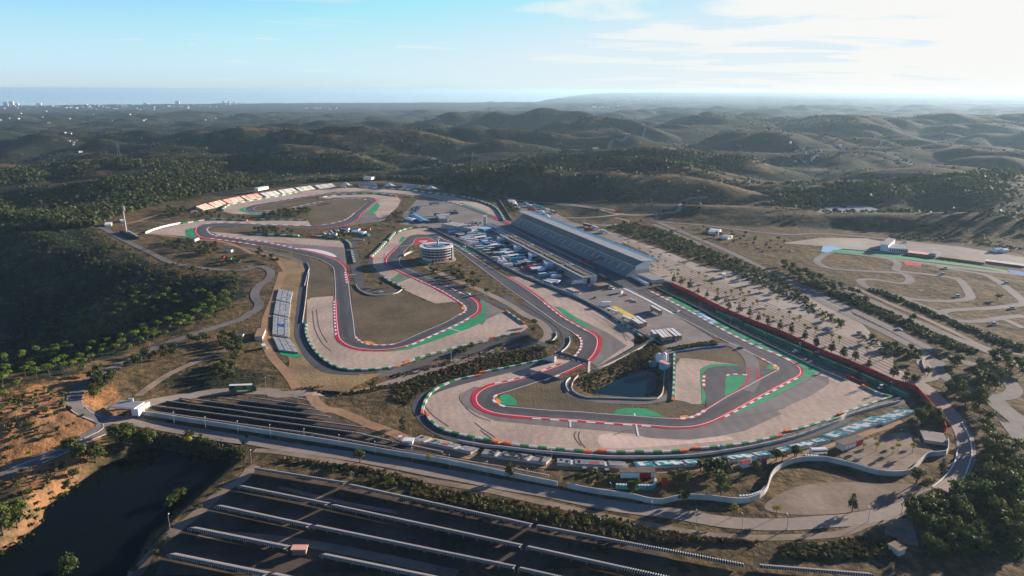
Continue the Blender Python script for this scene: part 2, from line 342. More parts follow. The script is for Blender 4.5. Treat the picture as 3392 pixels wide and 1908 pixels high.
mk('straw', (0.33, 0.235, 0.115), 0.95, scale=0.04, col2=(0.20, 0.14, 0.07), detail=9, fine=(0.5, 0.2), bump=0.3, bscale=0.5)
mk('green_paint', (0.014, 0.37, 0.15), 0.7, scale=0.05, col2=(0.02, 0.27, 0.115), detail=9, fine=(.3, .12))
mk('red_paint', (0.62, 0.014, 0.045), 0.7, scale=0.08, col2=(0.40, 0.018, 0.04), detail=9)
mk('white_paint', (0.82, 0.80, 0.78), 0.6, var=0.05, scale=0.2)
mk('blue_paint', (0.25, 0.55, 0.75), 0.6, var=0.08, scale=0.1)
mk('deep_blue_paint', (0.02, 0.16, 0.5), 0.6, var=0.08, scale=0.1)
mk('orange_paint', (0.80, 0.30, 0.02), 0.6, var=0.1, scale=0.3)
mk('yellow_paint', (0.72, 0.52, 0.08), 0.7, var=0.12, scale=0.2)
mk('white', (0.80, 0.80, 0.78), 0.5, var=0.05, scale=0.3)
mk('concrete', (0.55, 0.50, 0.44), 0.85, var=0.12, scale=0.15)
mk('wall_white', (0.66, 0.64, 0.60), 0.85, scale=0.12, col2=(0.46, 0.44, 0.40), detail=8, stretch=(1, 1, 0.3))
mk('grey_metal', (0.36, 0.38, 0.40), 0.45, metal=0.4, var=0.08, scale=0.3)
mk('dark', (0.025, 0.028, 0.032), 0.6)
mk('black', (0.012, 0.012, 0.014), 0.5)
mk('glass', (0.02, 0.035, 0.045), 0.08, spec=0.8)
mk('bar_white', (0.52, 0.53, 0.52), 0.7, var=0.15, scale=0.8)
mk('roof_grey', (0.30, 0.31, 0.32), 0.6, var=0.08, scale=0.1)
mk('roof_blue', (0.03, 0.18, 0.32), 0.5, var=0.06, scale=0.1)
mk('roof_brown', (0.14, 0.115, 0.095), 0.9, var=0.2, scale=0.3)
mk('seat_grey', (0.30, 0.30, 0.31), 0.7, var=0.15, scale=0.4)
mk('banner_red', (0.55, 0.025, 0.03), 0.7, var=0.12, scale=0.1)
mk('net_green', (0.015, 0.20, 0.13), 0.85, scale=0.06, col2=(0.02, 0.10, 0.075), detail=6)
mk('bar_green', (0.01, 0.22, 0.06), 0.7, var=0.15, scale=0.5)
mk('bar_orange', (0.80, 0.17, 0.03), 0.7, var=0.1, scale=0.5)
mk('teal', (0.02, 0.30, 0.36), 0.75, var=0.12, scale=0.3)
mk('toilet', (0.02, 0.30, 0.38), 0.5)
mk('bark', (0.10, 0.075, 0.05), 0.9)
mk('panel', (0.03, 0.035, 0.055), 0.22, spec=0.5)
mk('frame_pale', (0.44, 0.43, 0.42), 0.5)
mk('black_soil', (0.14, 0.10, 0.072), 0.95, scale=0.05, col2=(0.055, 0.044, 0.035), detail=8, fine=(0.4, 0.2))
def leafmat(k, c, c2):
    m = mat(k, c, 0.7, scale=0.35, col2=c2, detail=3, spec=0.2); MT[k] = m
    b = m.node_tree.nodes['Principled BSDF']; b.inputs['Subsurface Weight'].default_value = 0.0
    # a little light passes through the leaves
    nt = m.node_tree; tr = N(nt, 'ShaderNodeBsdfTranslucent'); ms = N(nt, 'ShaderNodeMixShader'); ms.inputs[0].default_value = 0.15
    tr.inputs[0].default_value = (c[0] * 1.6, c[1] * 1.6, c[2], 1); o = nt.nodes['Material Output']
    nt.links.new(b.outputs[0], ms.inputs[1]); nt.links.new(tr.outputs[0], ms.inputs[2]); nt.links.new(ms.outputs[0], o.inputs[0])
leafmat('leaf_pine', (0.15, 0.215, 0.024), (0.06, 0.10, 0.018))
leafmat('leaf_oak', (0.080, 0.094, 0.026), (0.036, 0.048, 0.018))
leafmat('leaf_dark', (0.055, 0.062, 0.030), (0.028, 0.036, 0.018))
leafmat('leaf_yellow', (0.34, 0.30, 0.03), (0.20, 0.19, 0.03))
leafmat('leaf_fresh', (0.088, 0.110, 0.024), (0.05, 0.066, 0.018))
leafmat('leaf_scrub', (0.13, 0.105, 0.045), (0.06, 0.055, 0.025))
# the natural ground: grass, scrub and soil mixed by two maps of what grows where
def ground_mat():
    m = bpy.data.materials.new('natural_ground'); m.use_nodes = True; nt = m.node_tree; b = nt.nodes['Principled BSDF']; b.inputs['Roughness'].default_value = 0.95; b.inputs['Specular IOR Level'].default_value = 0.1
    geo = N(nt, 'ShaderNodeNewGeometry')
    def noise(s, d=6, r=0.55):
        n = N(nt, 'ShaderNodeTexNoise'); n.inputs['Scale'].default_value = s; n.inputs['Detail'].default_value = d; n.inputs['Roughness'].default_value = r; nt.links.new(geo.outputs['Position'], n.inputs['Vector']); return n.outputs['Fac']
    def ramp(x, a, b_): n = N(nt, 'ShaderNodeMapRange', interpolation_type='SMOOTHSTEP'); nt.links.new(x, n.inputs[0]); n.inputs[1].default_value = a; n.inputs[2].default_value = b_; return n.outputs[0]
    def mix(f, a, b_):
        n = N(nt, 'ShaderNodeMix', data_type='RGBA')
        if isinstance(f, float): n.inputs[0].default_value = f
        else: nt.links.new(f, n.inputs[0])
        for i, v in ((6, a), (7, b_)):
            if isinstance(v, tuple): n.inputs[i].default_value = (*v, 1)
            else: nt.links.new(v, n.inputs[i])
        return n.outputs[2]
    va = N(nt, 'ShaderNodeAttribute', attribute_name='veg'); sa = N(nt, 'ShaderNodeAttribute', attribute_name='soil')
    grass = mix(ramp(noise(0.02, 8), 0.38, 0.62), (0.112, 0.084, 0.040), (0.055, 0.050, 0.026))
    grass = mix(ramp(noise(0.16, 6), 0.42, 0.62), grass, (0.175, 0.12, 0.06))
    earth = mix(ramp(noise(0.03, 8), 0.35, 0.65), (0.42, 0.21, 0.08), (0.26, 0.15, 0.08))
    scrub = mix(ramp(noise(0.05, 8), 0.35, 0.65), (0.026, 0.037, 0.022), (0.052, 0.052, 0.027))
    scrub = mix(ramp(noise(0.4, 4), 0.4, 0.6), scrub, (0.018, 0.026, 0.017))
    soilf = M(nt, 'ADD', sa.outputs['Fac'], M(nt, 'MULTIPLY', M(nt, 'SUBTRACT', noise(0.07, 7), 0.5), 1.3))
    c = mix(ramp(soilf, 0.42, 0.62), grass, earth)
    vegf = M(nt, 'ADD', va.outputs['Fac'], M(nt, 'MULTIPLY', M(nt, 'SUBTRACT', noise(0.035, 9, 0.65), 0.5), 1.5))
    c = mix(ramp(vegf, 0.42, 0.60), c, scrub)
    nt.links.new(c, b.inputs['Base Color'])
    bp = N(nt, 'ShaderNodeBump'); bp.inputs['Distance'].default_value = 1.2; bp.inputs['Strength'].default_value = 0.8; nt.links.new(noise(0.22, 7, 0.65), bp.inputs['Height'])
    b2 = N(nt, 'ShaderNodeBump'); b2.inputs['Distance'].default_value = 9.0; b2.inputs['Strength'].default_value = 0.9; nt.links.new(noise(0.011, 9, 0.6), b2.inputs['Height']); nt.links.new(bp.outputs[0], b2.inputs['Normal']); nt.links.new(b2.outputs[0], b.inputs['Normal'])
    return m
MT['natural_ground'] = ground_mat()
def rake(m, s, amt):     # curved rake lines in the gravel
    nt = m.node_tree; b = nt.nodes['Principled BSDF']; src_ = b.inputs['Base Color'].links[0].from_socket; geo = N(nt, 'ShaderNodeNewGeometry'); wv = N(nt, 'ShaderNodeTexWave'); wv.inputs['Scale'].default_value = s; wv.inputs['Distortion'].default_value = 30; wv.inputs['Detail'].default_value = 4; wv.inputs['Detail Scale'].default_value = .25; nt.links.new(geo.outputs['Position'], wv.inputs['Vector'])
    mr = N(nt, 'ShaderNodeMapRange'); nt.links.new(wv.outputs['Fac'], mr.inputs[0]); mr.inputs[3].default_value = 1 - amt; mr.inputs[4].default_value = 1 + amt; vm = N(nt, 'ShaderNodeVectorMath', operation='SCALE'); nt.links.new(src_, vm.inputs[0]); nt.links.new(mr.outputs[0], vm.inputs['Scale']); nt.links.new(vm.outputs[0], b.inputs['Base Color'])
rake(MT['gravel'], .05, .045); rake(MT['gravel_pale'], .05, .04); rake(MT['runoff'], .03, .07); rake(MT['asphalt'], .025, .09)
def water_mat(name, col, rough, bump, bs):
    m = bpy.data.materials.new(name); m.use_nodes = True; nt = m.node_tree; b = nt.nodes['Principled BSDF']
    b.inputs['Base Color'].default_value = (*col, 1); b.inputs['Roughness'].default_value = rough; b.inputs['IOR'].default_value = 1.33
    geo = N(nt, 'ShaderNodeNewGeometry'); n = N(nt, 'ShaderNodeTexNoise'); n.inputs['Scale'].default_value = bs; n.inputs['Detail'].default_value = 5; nt.links.new(geo.outputs['Position'], n.inputs['Vector'])
    bp = N(nt, 'ShaderNodeBump'); bp.inputs['Distance'].default_value = bump; nt.links.new(n.outputs['Fac'], bp.inputs['Height']); nt.links.new(bp.outputs[0], b.inputs['Normal']); return m
MT['lake_water'] = water_mat('lake_water', (0.004, 0.008, 0.009), 0.06, 0.02, 0.4)
MT['lake_water'].node_tree.nodes['Principled BSDF'].inputs['Specular IOR Level'].default_value = 0.10
MT['pond_water'] = water_mat('pond_water', (0.003, 0.030, 0.050), 0.06, 0.02, 0.5); MT['pond_water'].node_tree.nodes['Principled BSDF'].inputs['Specular IOR Level'].default_value = 0.12
MT['sea_water'] = water_mat('sea_water', (0.34, 0.50, 0.54), 0.14, 0.12, 0.02)
# ---------------------------------------------------------------- the ground, one sheet to the horizon
nr, na = GX.shape
V = np.stack([GX, GY, GZ], 2).reshape(-1, 3)
idx = np.arange(nr * na).reshape(nr, na)
F = np.stack([idx[:-1, :-1], idx[:-1, 1:], idx[1:, 1:], idx[1:, :-1]], 2).reshape(-1, 4)
me = np_mesh('ground', V, F, [MT['natural_ground']], smooth=True)
# what grows where
r = np.hypot(GX, GY); az = np.degrees(np.arctan2(GX, GY)); dfl = sdist(GX, GY, FLAT)
veg = np.where(dfl > 0, np.interp(dfl, [0, 60], [0.42, 0.60]), 0.30) + np.where(dfl > 0, .35, .12) * perlin(GX / 330, GY / 240, 20) + 0.25 * perlin(GX / 90, GY / 70, 21) * (dfl > 0)
veg += 0.42 * sstep(900, 2600, r)
curv = GZ - ground(GX, GY + 60) * 0.25 - ground(GX, GY - 60) * 0.25 - ground(GX + 60, GY) * 0.25 - ground(GX - 60, GY) * 0.25
veg -= np.clip(curv / 10, -0.15, 0.28) * sstep(900, 1400, r)
dv = -sdist(GX, GY, VAL); veg = np.where(dv > 0, 0.62 + 0.30 * perlin(GX / 60, GY / 45, 22), veg)
soil = 0.10 + 0.30 * perlin(GX / 160, GY / 120, 23)
def spot(spec, rx, val, arr):
    for c in at_z(spec): arr += val * np.exp(-((GX - c[0]) ** 2 + (GY - c[1]) ** 2) / rx ** 2)
spot('F 60,1100 130,1060 30,1160 120,1010 0,1080', 30, 0.8, soil); spot('F 60,1100 140,1060 20,1150', 34, -0.5, veg)
spot('R 540,560 350,800 800,400 150,1100 250,950 650,520', 11, .28, soil); spot('R 540,560 350,800 800,400 150,1100', 15, -.5, veg); spot('F 200,1240 100,1300 260,1190', 22, 0.35, veg); spot('F 950,1370 1100,1340', 30, 0.2, soil); spot('F 700,880 740,1010 900,1020', 25, -0.2, veg)
spot('F 1700,500 1760,495 1830,520 2000,490 1640,505', 55, -0.7, veg); spot('F 1700,500 2000,487', 60, 0.25, soil)
spot('F 2130,1210 2250,1140 1990,1250 2200,1100 2330,1180', 26, -0.5, veg)
spot('J 400,690 800,560 1200,480 200,740 1000,620 600,720 300,820 100,900 1400,600', 12, 0.40, veg)
spot('K 100,750 300,680 450,600', 12, 0.55, veg); spot('F 900,1000 960,1020', 16, -0.3, veg)
spot('F 500,955 620,960 560,930', 18, 0.25, veg)
spot('L 1200,60 1600,180 1900,480 2300,120 D 700,1000 1500,1200 2200,1300', 40, -0.2, veg); spot('E 800,850 650,900 1000,900', 22, -.5, veg)
for nm, a in (('veg', veg), ('soil', soil)):
    at_ = me.attributes.new(nm, 'FLOAT', 'POINT'); at_.data.foreach_set('value', np.clip(a, 0, 1).astype(np.float32).ravel())
g = obj('ground', me); tag(g, 'rolling dry hills and scrub around the circuit', None, None, 'structure')
# ---------------------------------------------------------------- water
ZC = [0]
def sheet(name, xy, z, m, kind='structure', label=None):
    b = MB(); ZC[0] += 1; z = z + ZC[0] * .0002; b.add([(p[0], p[1], z) for p in xy], [tuple(range(len(xy)))], m); o = b.build(name)
    # faces up
    if o.data.polygons[0].normal.z < 0: o.data.flip_normals()
    return tag(o, label, None, None, kind)
sheet('lake', catmull(LAKE + 0, 2, True) + 0, -4.0, MT['lake_water'], label='dark lake in the lower left corner')
o = sheet('pond', POND, -4.0, MT['pond_water'], label='dark blue pond beside the circuit')
for nm, P, z in (('lake', LAKE, -12.0), ('pond', POND, -6.0)):       # let each reach under its banks
    me_ = bpy.data.objects[nm].data; c = P.mean(0)
    for v in me_.vertices: v.co.x = c[0] + (v.co.x - c[0]) * 1.03; v.co.y = c[1] + (v.co.y - c[1]) * 1.03
S = []
for a in np.linspace(-70, 80, 40): S.append((math.sin(rad(a)) * 66000, math.cos(rad(a)) * 66000))
for a in np.linspace(80, -70, 40): S.append((math.sin(rad(a)) * 8500, math.cos(rad(a)) * 8500))
sheet('sea', S, -104.0, MT['sea_water'], label='calm pale sea along the horizon')
# ---------------------------------------------------------------- haze
def haze():
    b = MB(); b.box((5000, 33000, 31), (150000, 68500, 320), MT['white']); o = b.build('haze'); o.data.materials.clear()
    m = bpy.data.materials.new('haze'); m.use_nodes = True; nt = m.node_tree; nt.nodes.clear(); ou = N(nt, 'ShaderNodeOutputMaterial'); pv = N(nt, 'ShaderNodeVolumePrincipled')
    pv.inputs['Color'].default_value = (0.52, 0.79, 1.0, 1); pv.inputs['Density'].default_value = 3.8e-5; pv.inputs['Anisotropy'].default_value = 0.33
    nt.links.new(pv.outputs[0], ou.inputs['Volume']); o.data.materials.append(m)
    tag(o, 'thin blue haze over the far hills and sea', 'haze', None, 'stuff'); return o
haze()
# ---------------------------------------------------------------- laid surfaces
LAYER = {}
def poly(name, spec, m, z, smooth=False, label=None, kind='structure'):
    P = at_z(spec, 0.0)
    if smooth: P = catmull(P, 4, True)
    return sheet(name, P, z, MT[m], kind, label)
def ribbon_xyz(P, wdt, off=0.0, drape=0.0, step=4.0):
    """left and right edge points of a strip along P, laid on the ground"""
    P = resample(P[:, :2], step); T = np.gradient(P, axis=0); T /= np.linalg.norm(T, axis=1)[:, None] + 1e-9; Nn_ = np.stack([-T[:, 1], T[:, 0]], 1)
    if np.isscalar(wdt): wdt = np.full(len(P), wdt)
    else: wdt = np.interp(np.linspace(0, 1, len(P)), np.linspace(0, 1, len(wdt)), wdt)
    L = P + Nn_ * (off + wdt / 2)[:, None]; R = P + Nn_ * (off - wdt / 2)[:, None]
    return L, R
def strip(name, P, wdt, m, z, step=4.0, off=0.0, label=None, kind='structure', cross=1, alt=None, seg=None):
    if isinstance(P, str): P = catmull(at(clean(parse(P)))[:, :2], 6)
    ZC[0] += 1; z = z + ZC[0] * .0002; L, R = ribbon_xyz(P, wdt, off, 0, step if not seg else seg); n = len(L); V = []; F = []; MI = []
    for k in range(n):
        for c in range(cross + 1):
            q = L[k] + (R[k] - L[k]) * c / cross; V.append((q[0], q[1], float(ground(q[0], q[1])) + z))
    for k in range(n - 1):
        for c in range(cross):
            a = k * (cross + 1) + c; F.append((a, a + 1, a + cross + 2, a + cross + 1)); MI.append(k % 2 if alt else 0)
    me = np_mesh(name, V, F, [MT[m]] + ([MT[alt]] if alt else []), MI); me.polygons.foreach_set('use_smooth', [not alt] * len(F))
    if me.polygons[0].normal.z < 0: me.flip_normals()
    o = obj(name, me); return tag(o, label, None, None, kind)
# ================================================================ surfaces of the circuit
# wide ground covers
poly('infield_grass', 'H 1160,130 1600,180 2000,330 2380,330 2370,440 2200,540 1600,780 1300,770 1220,690 1190,500', 'infield', .03)
poly('infield_grass', 'J 1180,960 1500,870 1850,770 2000,1050 2576,1110 2576,1200 1700,1160 1200,1110 1130,1060', 'infield', .03)
poly('infield_grass', 'K 0,1280 600,1260 740,1200 1040,1250 1090,1290 1000,1370 760,1410 0,1360', 'infield', .03)
poly('infield_grass', 'K 700,700 1250,620 1560,720 1640,740 1870,860 1640,870 1400,850 800,780', 'infield', .03)
poly('infield_grass', 'A 2010,545 2000,470 2080,400 2250,370 2576,420 2560,470 2440,550 2250,600 2060,605', 'infield', .03)
poly('infield_grass', 'B 0,330 350,320 380,350 250,470 0,560', 'infield', .032)
poly('infield_grass', 'A 1440,430 1500,392 1800,340 2050,320 2150,350 1800,430 1500,448', 'infield', .03)
poly('infield_grass', 'A 935,640 980,612 1400,606 1500,640 1360,700 960,672', 'infield', .03)
poly('grass_bank', 'H 420,0 640,0 600,560 620,700 800,1000 1100,1100 1500,1085 1100,1280 620,1250 400,900 330,800 320,500 400,200', 'straw', .03)
poly('grass_bank', 'A 1380,860 1500,882 1640,912 1800,950 1900,975 1960,1010 1990,1090 H 640,10 420,10 A 1735,1100 1720,1050 1640,955 1500,905', 'straw', .028)
poly('infield_grass', 'A 1100,800 1700,880 2000,930 2220,1030 2290,1350 1980,1370 2010,1100 1985,1005 1880,978 1500,905', 'infield', .031)
poly('infield_grass', 'H 700,20 990,20 1005,250 700,290', 'infield', .034)
# gravel
GRV = 'structure'
poly('gravel_trap', 'J 1770,610 1500,658 1300,705 1050,750 900,795 650,858 520,905 420,965 360,1045 330,1125 370,1215 420,1295 520,1365 680,1412 850,1450 P 1050,200 1250,232 1500,272 1800,298 2100,318 2576,332 Nn 322,480 750,475 950,440 1250,425 1600,375 1900,300 2200,220 2480,120 L 580,1370 750,1310 900,1260 1050,1220 1180,1180 1110,1150 900,1085 780,1030 420,890 K 2120,930 1640,1180 1130,1440 Nn 730,215 J 1400,1225 1000,1155 880,1050 1010,915 1500,780 1890,628', 'gravel', .06)
poly('run_off', 'J 880,905 780,950 730,1010 740,1060 800,1130 900,1190 1100,1270 1500,1310 1900,1345 2200,1370 P 2576,120 Nn 500,325 900,342 1200,312 1500,250 1900,70 K 1850,1320 2200,1170 2400,1040 2400,960 2120,930 1230,1400 Nn 730,215 J 1400,1225 1000,1155 880,1050 1010,915', 'runoff', .09)
poly('gravel_rake', 'Nn 0,280 600,340 900,350 1250,300 1370,345 1000,380 500,420 0,430', 'gravel_pale', .075, True)
poly('gravel_trap', 'K 770,830 820,762 900,762 1200,800 1430,830 1150,830 1050,880 1050,1252 940,1250 860,1222 755,1205', 'gravel', .06)
poly('gravel_trap', 'H 700,300 750,278 985,258 985,400 1010,680 1100,790 1300,850 1600,850 1900,790 2300,640 2530,470 J 1000,60 1200,100 1390,215 1450,270 1370,325 1200,360 1040,400 H 2576,750 2300,812 2100,868 1850,932 1680,1005 1400,1040 1120,1040 980,1005 870,935 780,840 720,740 690,640', 'gravel', .06)
poly('run_off', 'J 940,-30 1150,80 1160,120 1000,190 960,250 880,200', 'runoff', .09)
poly('gravel_trap', 'A 270,685 640,585 920,552 1100,548 1400,553 1900,548 1995,552 2030,605 1600,600 1100,590 850,620 800,690 880,740 690,718', 'gravel', .06)
poly('gravel_trap', 'A 950,668 1380,706 1650,725 1990,742 2370,768 2385,850 2410,1080 2350,1000 2150,915 1600,790 1100,725', 'gravel', .06)
poly('run_off', 'A 1560,775 1900,802 2380,838 2420,1180 2380,1050 2150,915 1600,790', 'runoff', .09)
poly('gravel_trap', 'A 1080,450 1085,420 1150,383 1300,350 1700,290 2000,232 2300,203 2576,200 B 600,212 1000,257 1300,292 1600,372 1750,440 1830,545 1700,500 1500,440 1340,370 1100,325 700,268 320,240 0,245 A 2000,292 1500,375 1380,430 1450,460 1700,445 1650,470 1500,488 1200,478', 'gravel', .06)
poly('gravel_trap', 'A 2100,300 2350,270 2576,262 B 360,262 520,280 700,300 735,330 700,405 620,475 560,545 300,585 0,625 0,600 230,525 400,400 475,345 400,300 200,302 0,305 A 2300,330', 'gravel', .06)
poly('run_off', 'B 0,612 240,545 400,430 460,480 520,560 300,585 0,628', 'runoff', .085)
poly('gravel_trap', 'B 670,705 720,675 850,642 1040,620 1130,700 900,695 800,720 690,830 590,950 580,1000 700,1080 850,1150 1400,1449 H 2260,320 2070,340 1900,270 1740,195 B 700,1240 530,1150 440,1040 430,950 580,800', 'gravel', .06)
poly('run_off', 'B 800,725 1000,700 1120,700 1540,950 1430,900 1200,800 1000,740 850,800 720,940 740,1035 600,1010 590,950', 'runoff', .075)
poly('run_off', 'B 600,1190 740,1105 880,1150 670,1225', 'runoff', .085)
poly('gravel_trap', 'B 1870,1145 2000,1150 2300,1260 2576,1375 J 2060,20 2300,160 2576,310 2576,470 2350,600 2180,690 2080,640 2200,480 2210,400 2150,340 1950,240 1610,0', 'gravel', .06)
poly('run_off', 'J 1700,30 2130,250 2300,330 2500,470 2300,600 2180,690 2080,640 2200,480 2210,400 2150,340', 'runoff', .085)
poly('paddock', 'B 1130,700 1040,612 720,590 760,480 900,330 1150,335 1350,385 1600,490 1850,600 Z1 1400,560 C 894,1266 K 740,290 1180,560 1120,590 690,650 560,590 430,500 0,240 C 0,1250 B 2000,1160 1600,960', 'yard', .05)
poly('main_straight_apron', 'B 1750,520 1900,560 2000,600 Z1 1450,560 C 0,730 600,985 1124,1250 1124,1296 K 930,262 1250,445 1200,560 740,290 220,20 C 560,1110 530,1080 0,830 B 1950,640', 'asphalt', .10)
poly('pit_exit', 'K 290,0 480,40 930,270 1250,450 1590,620 1840,725 1980,790 1870,868 1650,750 1430,640 1200,530 1000,430 740,290', 'asphalt_old', .105)
poly('parking_lot', 'C 480,590 600,665 1130,910 1080,1060 1390,1230 K 930,60 1230,225 1560,365 1900,495 2300,680 2576,790 L 1000,930 1230,1010 1290,1050 1380,1000 1350,920 1180,880 1180,740 700,240 0,-120 C 1750,1060 1240,850 760,690 600,640', 'parking', .05)
poly('access_yard', 'Z2 480,190 700,210 1230,400 1500,560 2300,800 2536,860 2536,1020 1500,650 780,380 500,380', 'yard', .052)
# racing surface: both edges of the lap traced from the photograph
EA = '''C 1124,1296 K 660,130 930,270 1250,450 1590,620 1840,720 1980,790 2070,850 2100,900 2090,940 2050,965 1960,1010 1830,1080 1640,1180 1440,1290 1230,1400 Nn 1100,165 1000,192 900,205 730,208 500,190 200,172 0,158
J 2000,1262 1700,1245 1400,1222 1150,1195 1000,1155 920,1100 895,1050 900,1000 940,955 1010,915 1100,885 1300,840 1500,780 1700,710 1830,660 1893,625 1950,570 2000,500 2012,430 1990,380 1940,340 1890,305 1750,220 1600,110 1440,0
B 1900,1290 1700,1140 1500,990 1330,862 1200,802 1100,768 1030,732 905,738 855,800 800,850 735,930 715,990 740,1035 860,1090 1000,1150 1180,1225 1260,1268 1430,1345 1500,1385
H 2400,250 2480,300 2518,345 2522,400 2500,440 2440,480 2330,545 2100,650 1850,760 1700,805 1560,828 1400,832 1240,815 1130,780 1060,730 1040,690 1030,640 1015,500 1005,300 1000,120 990,0
A 2265,1050 2220,1015 2120,962 1990,925 1900,905 1700,860 1480,820 1300,792 1100,762 920,738 850,720 805,685 802,650 815,625 860,600 950,583 1100,578 1300,583 1600,598 1900,610 2100,605 2250,585 2370,555 2440,520 2500,465 B 300,420 380,355 375,338'''
EB = '''C 894,1266 K 480,140 740,290 1000,420 1200,530 1430,640 1650,750 1780,820 1870,868 1845,895 1720,960 1600,1025 1480,1090 1290,1190 1090,1315 1010,1360 910,1395 760,1407 600,1400 300,1378 0,1357
J 2000,1175 1700,1160 1400,1135 1200,1115 1130,1085 1085,1050 1085,1020 1110,995 1170,975 1300,935 1500,870 1700,805 1850,745 2000,675 2060,645 2110,600 2160,530 2185,450 2180,390 2140,345 2060,300 1950,240 1800,150 1610,0
B 2000,1230 1860,1150 1690,1050 1540,950 1400,860 1270,790 1130,722 1000,700 880,702 800,730 700,830 600,930 578,990 600,1030 680,1070 850,1150 1000,1220 1150,1290 1300,1380
H 2366,354 2388,390 2370,430 2300,468 2200,530 1900,660 1700,750 1600,775 1450,780 1320,765 1240,720 1210,680 1195,550 1160,300 1140,120 1112,0
A 2400,1090 2385,1050 2350,1010 2280,965 2160,920 2000,880 1800,840 1600,795 1420,768 1200,740 1050,715 970,690 930,655 930,632 970,614 1040,606 1200,602 1400,605 1700,618 2040,632 2200,628 2350,610 2450,580 2540,530 B 310,480 400,400 475,342 460,322'''
EA = catmull(at_z(clean(parse(EA))), 5); EB = catmull(at_z(clean(parse(EB))), 5)
def lap_surface():
    # pair the two edges by walking along both at the pace that keeps the rungs square
    A = resample(EA, 2.5); B_ = resample(EB, 2.5); i = j = 0; pairs = [(0, 0)]
    while i < len(A) - 1 or j < len(B_) - 1:
        c = []
        if i < len(A) - 1: c.append((np.linalg.norm(A[i + 1] - B_[j]), i + 1, j))
        if j < len(B_) - 1: c.append((np.linalg.norm(A[i] - B_[j + 1]), i, j + 1))
        if i < len(A) - 1 and j < len(B_) - 1: c.append((np.linalg.norm(A[i + 1] - B_[j + 1]) - .01, i + 1, j + 1))
        _, i, j = min(c); pairs.append((i, j))
    global RACE; RACE = np.array([A[i_] + (B_[j_] - A[i_]) * (.5 + .25 * math.sin(k_ / 70)) for k_, (i_, j_) in enumerate(pairs[::3])])
    na_ = len(A); V = [(p[0], p[1], .15) for p in A] + [(p[0], p[1], .15) for p in B_]; F = []
    for (a, b), (c, d) in zip(pairs[:-1], pairs[1:]):
        if a == c: F.append((a, na_ + b, na_ + d))
        elif b == d: F.append((a, na_ + b, c))
        else: F += [(a, na_ + b, na_ + d), (a, na_ + d, c)]
    me = np_mesh('racing_track', V, F, [MT['asphalt']]); o = obj('racing_track', me); bm = bmesh.new(); bm.from_mesh(me)
    for f in bm.faces:
        if f.normal.z < 0: f.normal_flip()
    bm.to_mesh(me); bm.free(); return tag(o, 'dark tarmac lap of the racing circuit', None, None, 'structure')
lap_surface()
mk('rubbered', (0.070, 0.070, 0.074), 0.7, var=.15, scale=.06); strip('rubber_line', resample(RACE, 8), 3.6, 'rubbered', .156, 4, label='dark rubbered racing line')
FARLAP = at_z('B 470,335 420,322 340,312 200,308 0,315 A 2400,325 2150,352 1950,395 1750,435 1600,450 1480,455 1400,447 1370,425 1400,402 1480,382 1600,361 1800,328 2000,294 2200,267 2400,253 2576,243 B 500,252 700,268 900,293 1100,323 1300,365 1450,415 1600,470 1750,530 1900,592 2040,655 C 0,780 300,915 600,1050')
FARLAP = catmull(FARLAP, 6); strip('racing_track', FARLAP, 14.5, 'asphalt', .152, 6, label='dark tarmac of the far hairpin and the main straight')
for E in (EA, EB): strip('edge_line', E, 0.45, 'white_paint', .20, 4, label='thin white line along the edge of the track')
for o_ in (-7, 7): strip('edge_line', FARLAP, 0.6, 'white_paint', .20, 6, off=o_)
# other lanes
strip('link_lane', at_z('K 1330,600 1420,640 1510,705 1575,790 1590,880 1590,960 1575,1040 1520,1110'), 9, 'asphalt_old', .16, 4, label='short link lane crossing the hairpin infield')
poly('short_track', 'K 1425,845 1200,850 1110,874 1065,930 1068,1060 1085,1160 1095,1305 1290,1188 1540,1050 1555,860', 'asphalt', .12)
poly('short_track', 'K 1645,868 1860,880 1700,960 1640,965', 'asphalt', .125)
# green, red, white and blue paint
def paint(name, spec, m, z=.125, smooth=False): return poly(name, spec, m, z, smooth)
paint('green_paint', 'K 650,118 720,108 1010,262 1330,432 1690,602 1780,648 2100,778 2320,885 2250,930 1900,1140 1600,1280 1440,1350 1380,1368 1400,1330 1640,1200 1830,1095 2050,985 2112,940 2117,890 2082,838 1985,778 1840,712 1590,612 1250,438 930,258', 'green_paint')
paint('blue_panel', 'K 985,286 1050,282 1215,380 1145,388', 'blue_paint', .135)
paint('blue_panel', 'K 1070,312 1190,358 1120,345 1010,290', 'white_paint', .14)
paint('green_paint', 'K 1030,880 1070,852 1150,826 1300,820 1425,830 1430,844 1200,849 1112,871 1065,912 1052,940 1065,1080 1088,1160 1080,1255 1050,1255 1035,1000', 'green_paint', .13)
paint('green_paint', 'K 1298,965 1340,940 1530,942 1522,1010 1440,1092 1292,1180', 'green_paint', .14)
paint('red_paint', 'K 1535,860 1552,862 1552,975 1532,1040 1435,1115 1290,1192 1092,1322 1080,1305 1290,1174 1425,1098 1510,1030 1532,975', 'red_paint', .17)
paint('red_paint', 'K 1628,865 1646,868 1646,958 1700,962 1838,888 1840,898 1640,1008 1628,1006', 'red_paint', .17)
paint('green_paint', 'K 1645,864 1730,872 1740,850 1800,818 1870,868 1850,886 1790,884', 'green_paint', .14)
paint('orange_paint', 'K 1805,842 1870,850 1876,870 1855,886 1805,872', 'orange_paint', .19)
paint('green_paint', 'K 92,1354 140,1315 220,1298 340,1294 450,1302 550,1336 640,1390 400,1380', 'green_paint')
paint('green_paint', 'J 1140,1005 1210,985 1260,1000 1305,1032 1330,1070 1312,1108 1200,1102 1150,1085', 'green_paint')
paint('orange_paint', 'J 1100,1035 1130,1030 1160,1070 1150,1092 1118,1078', 'orange_paint', .19)
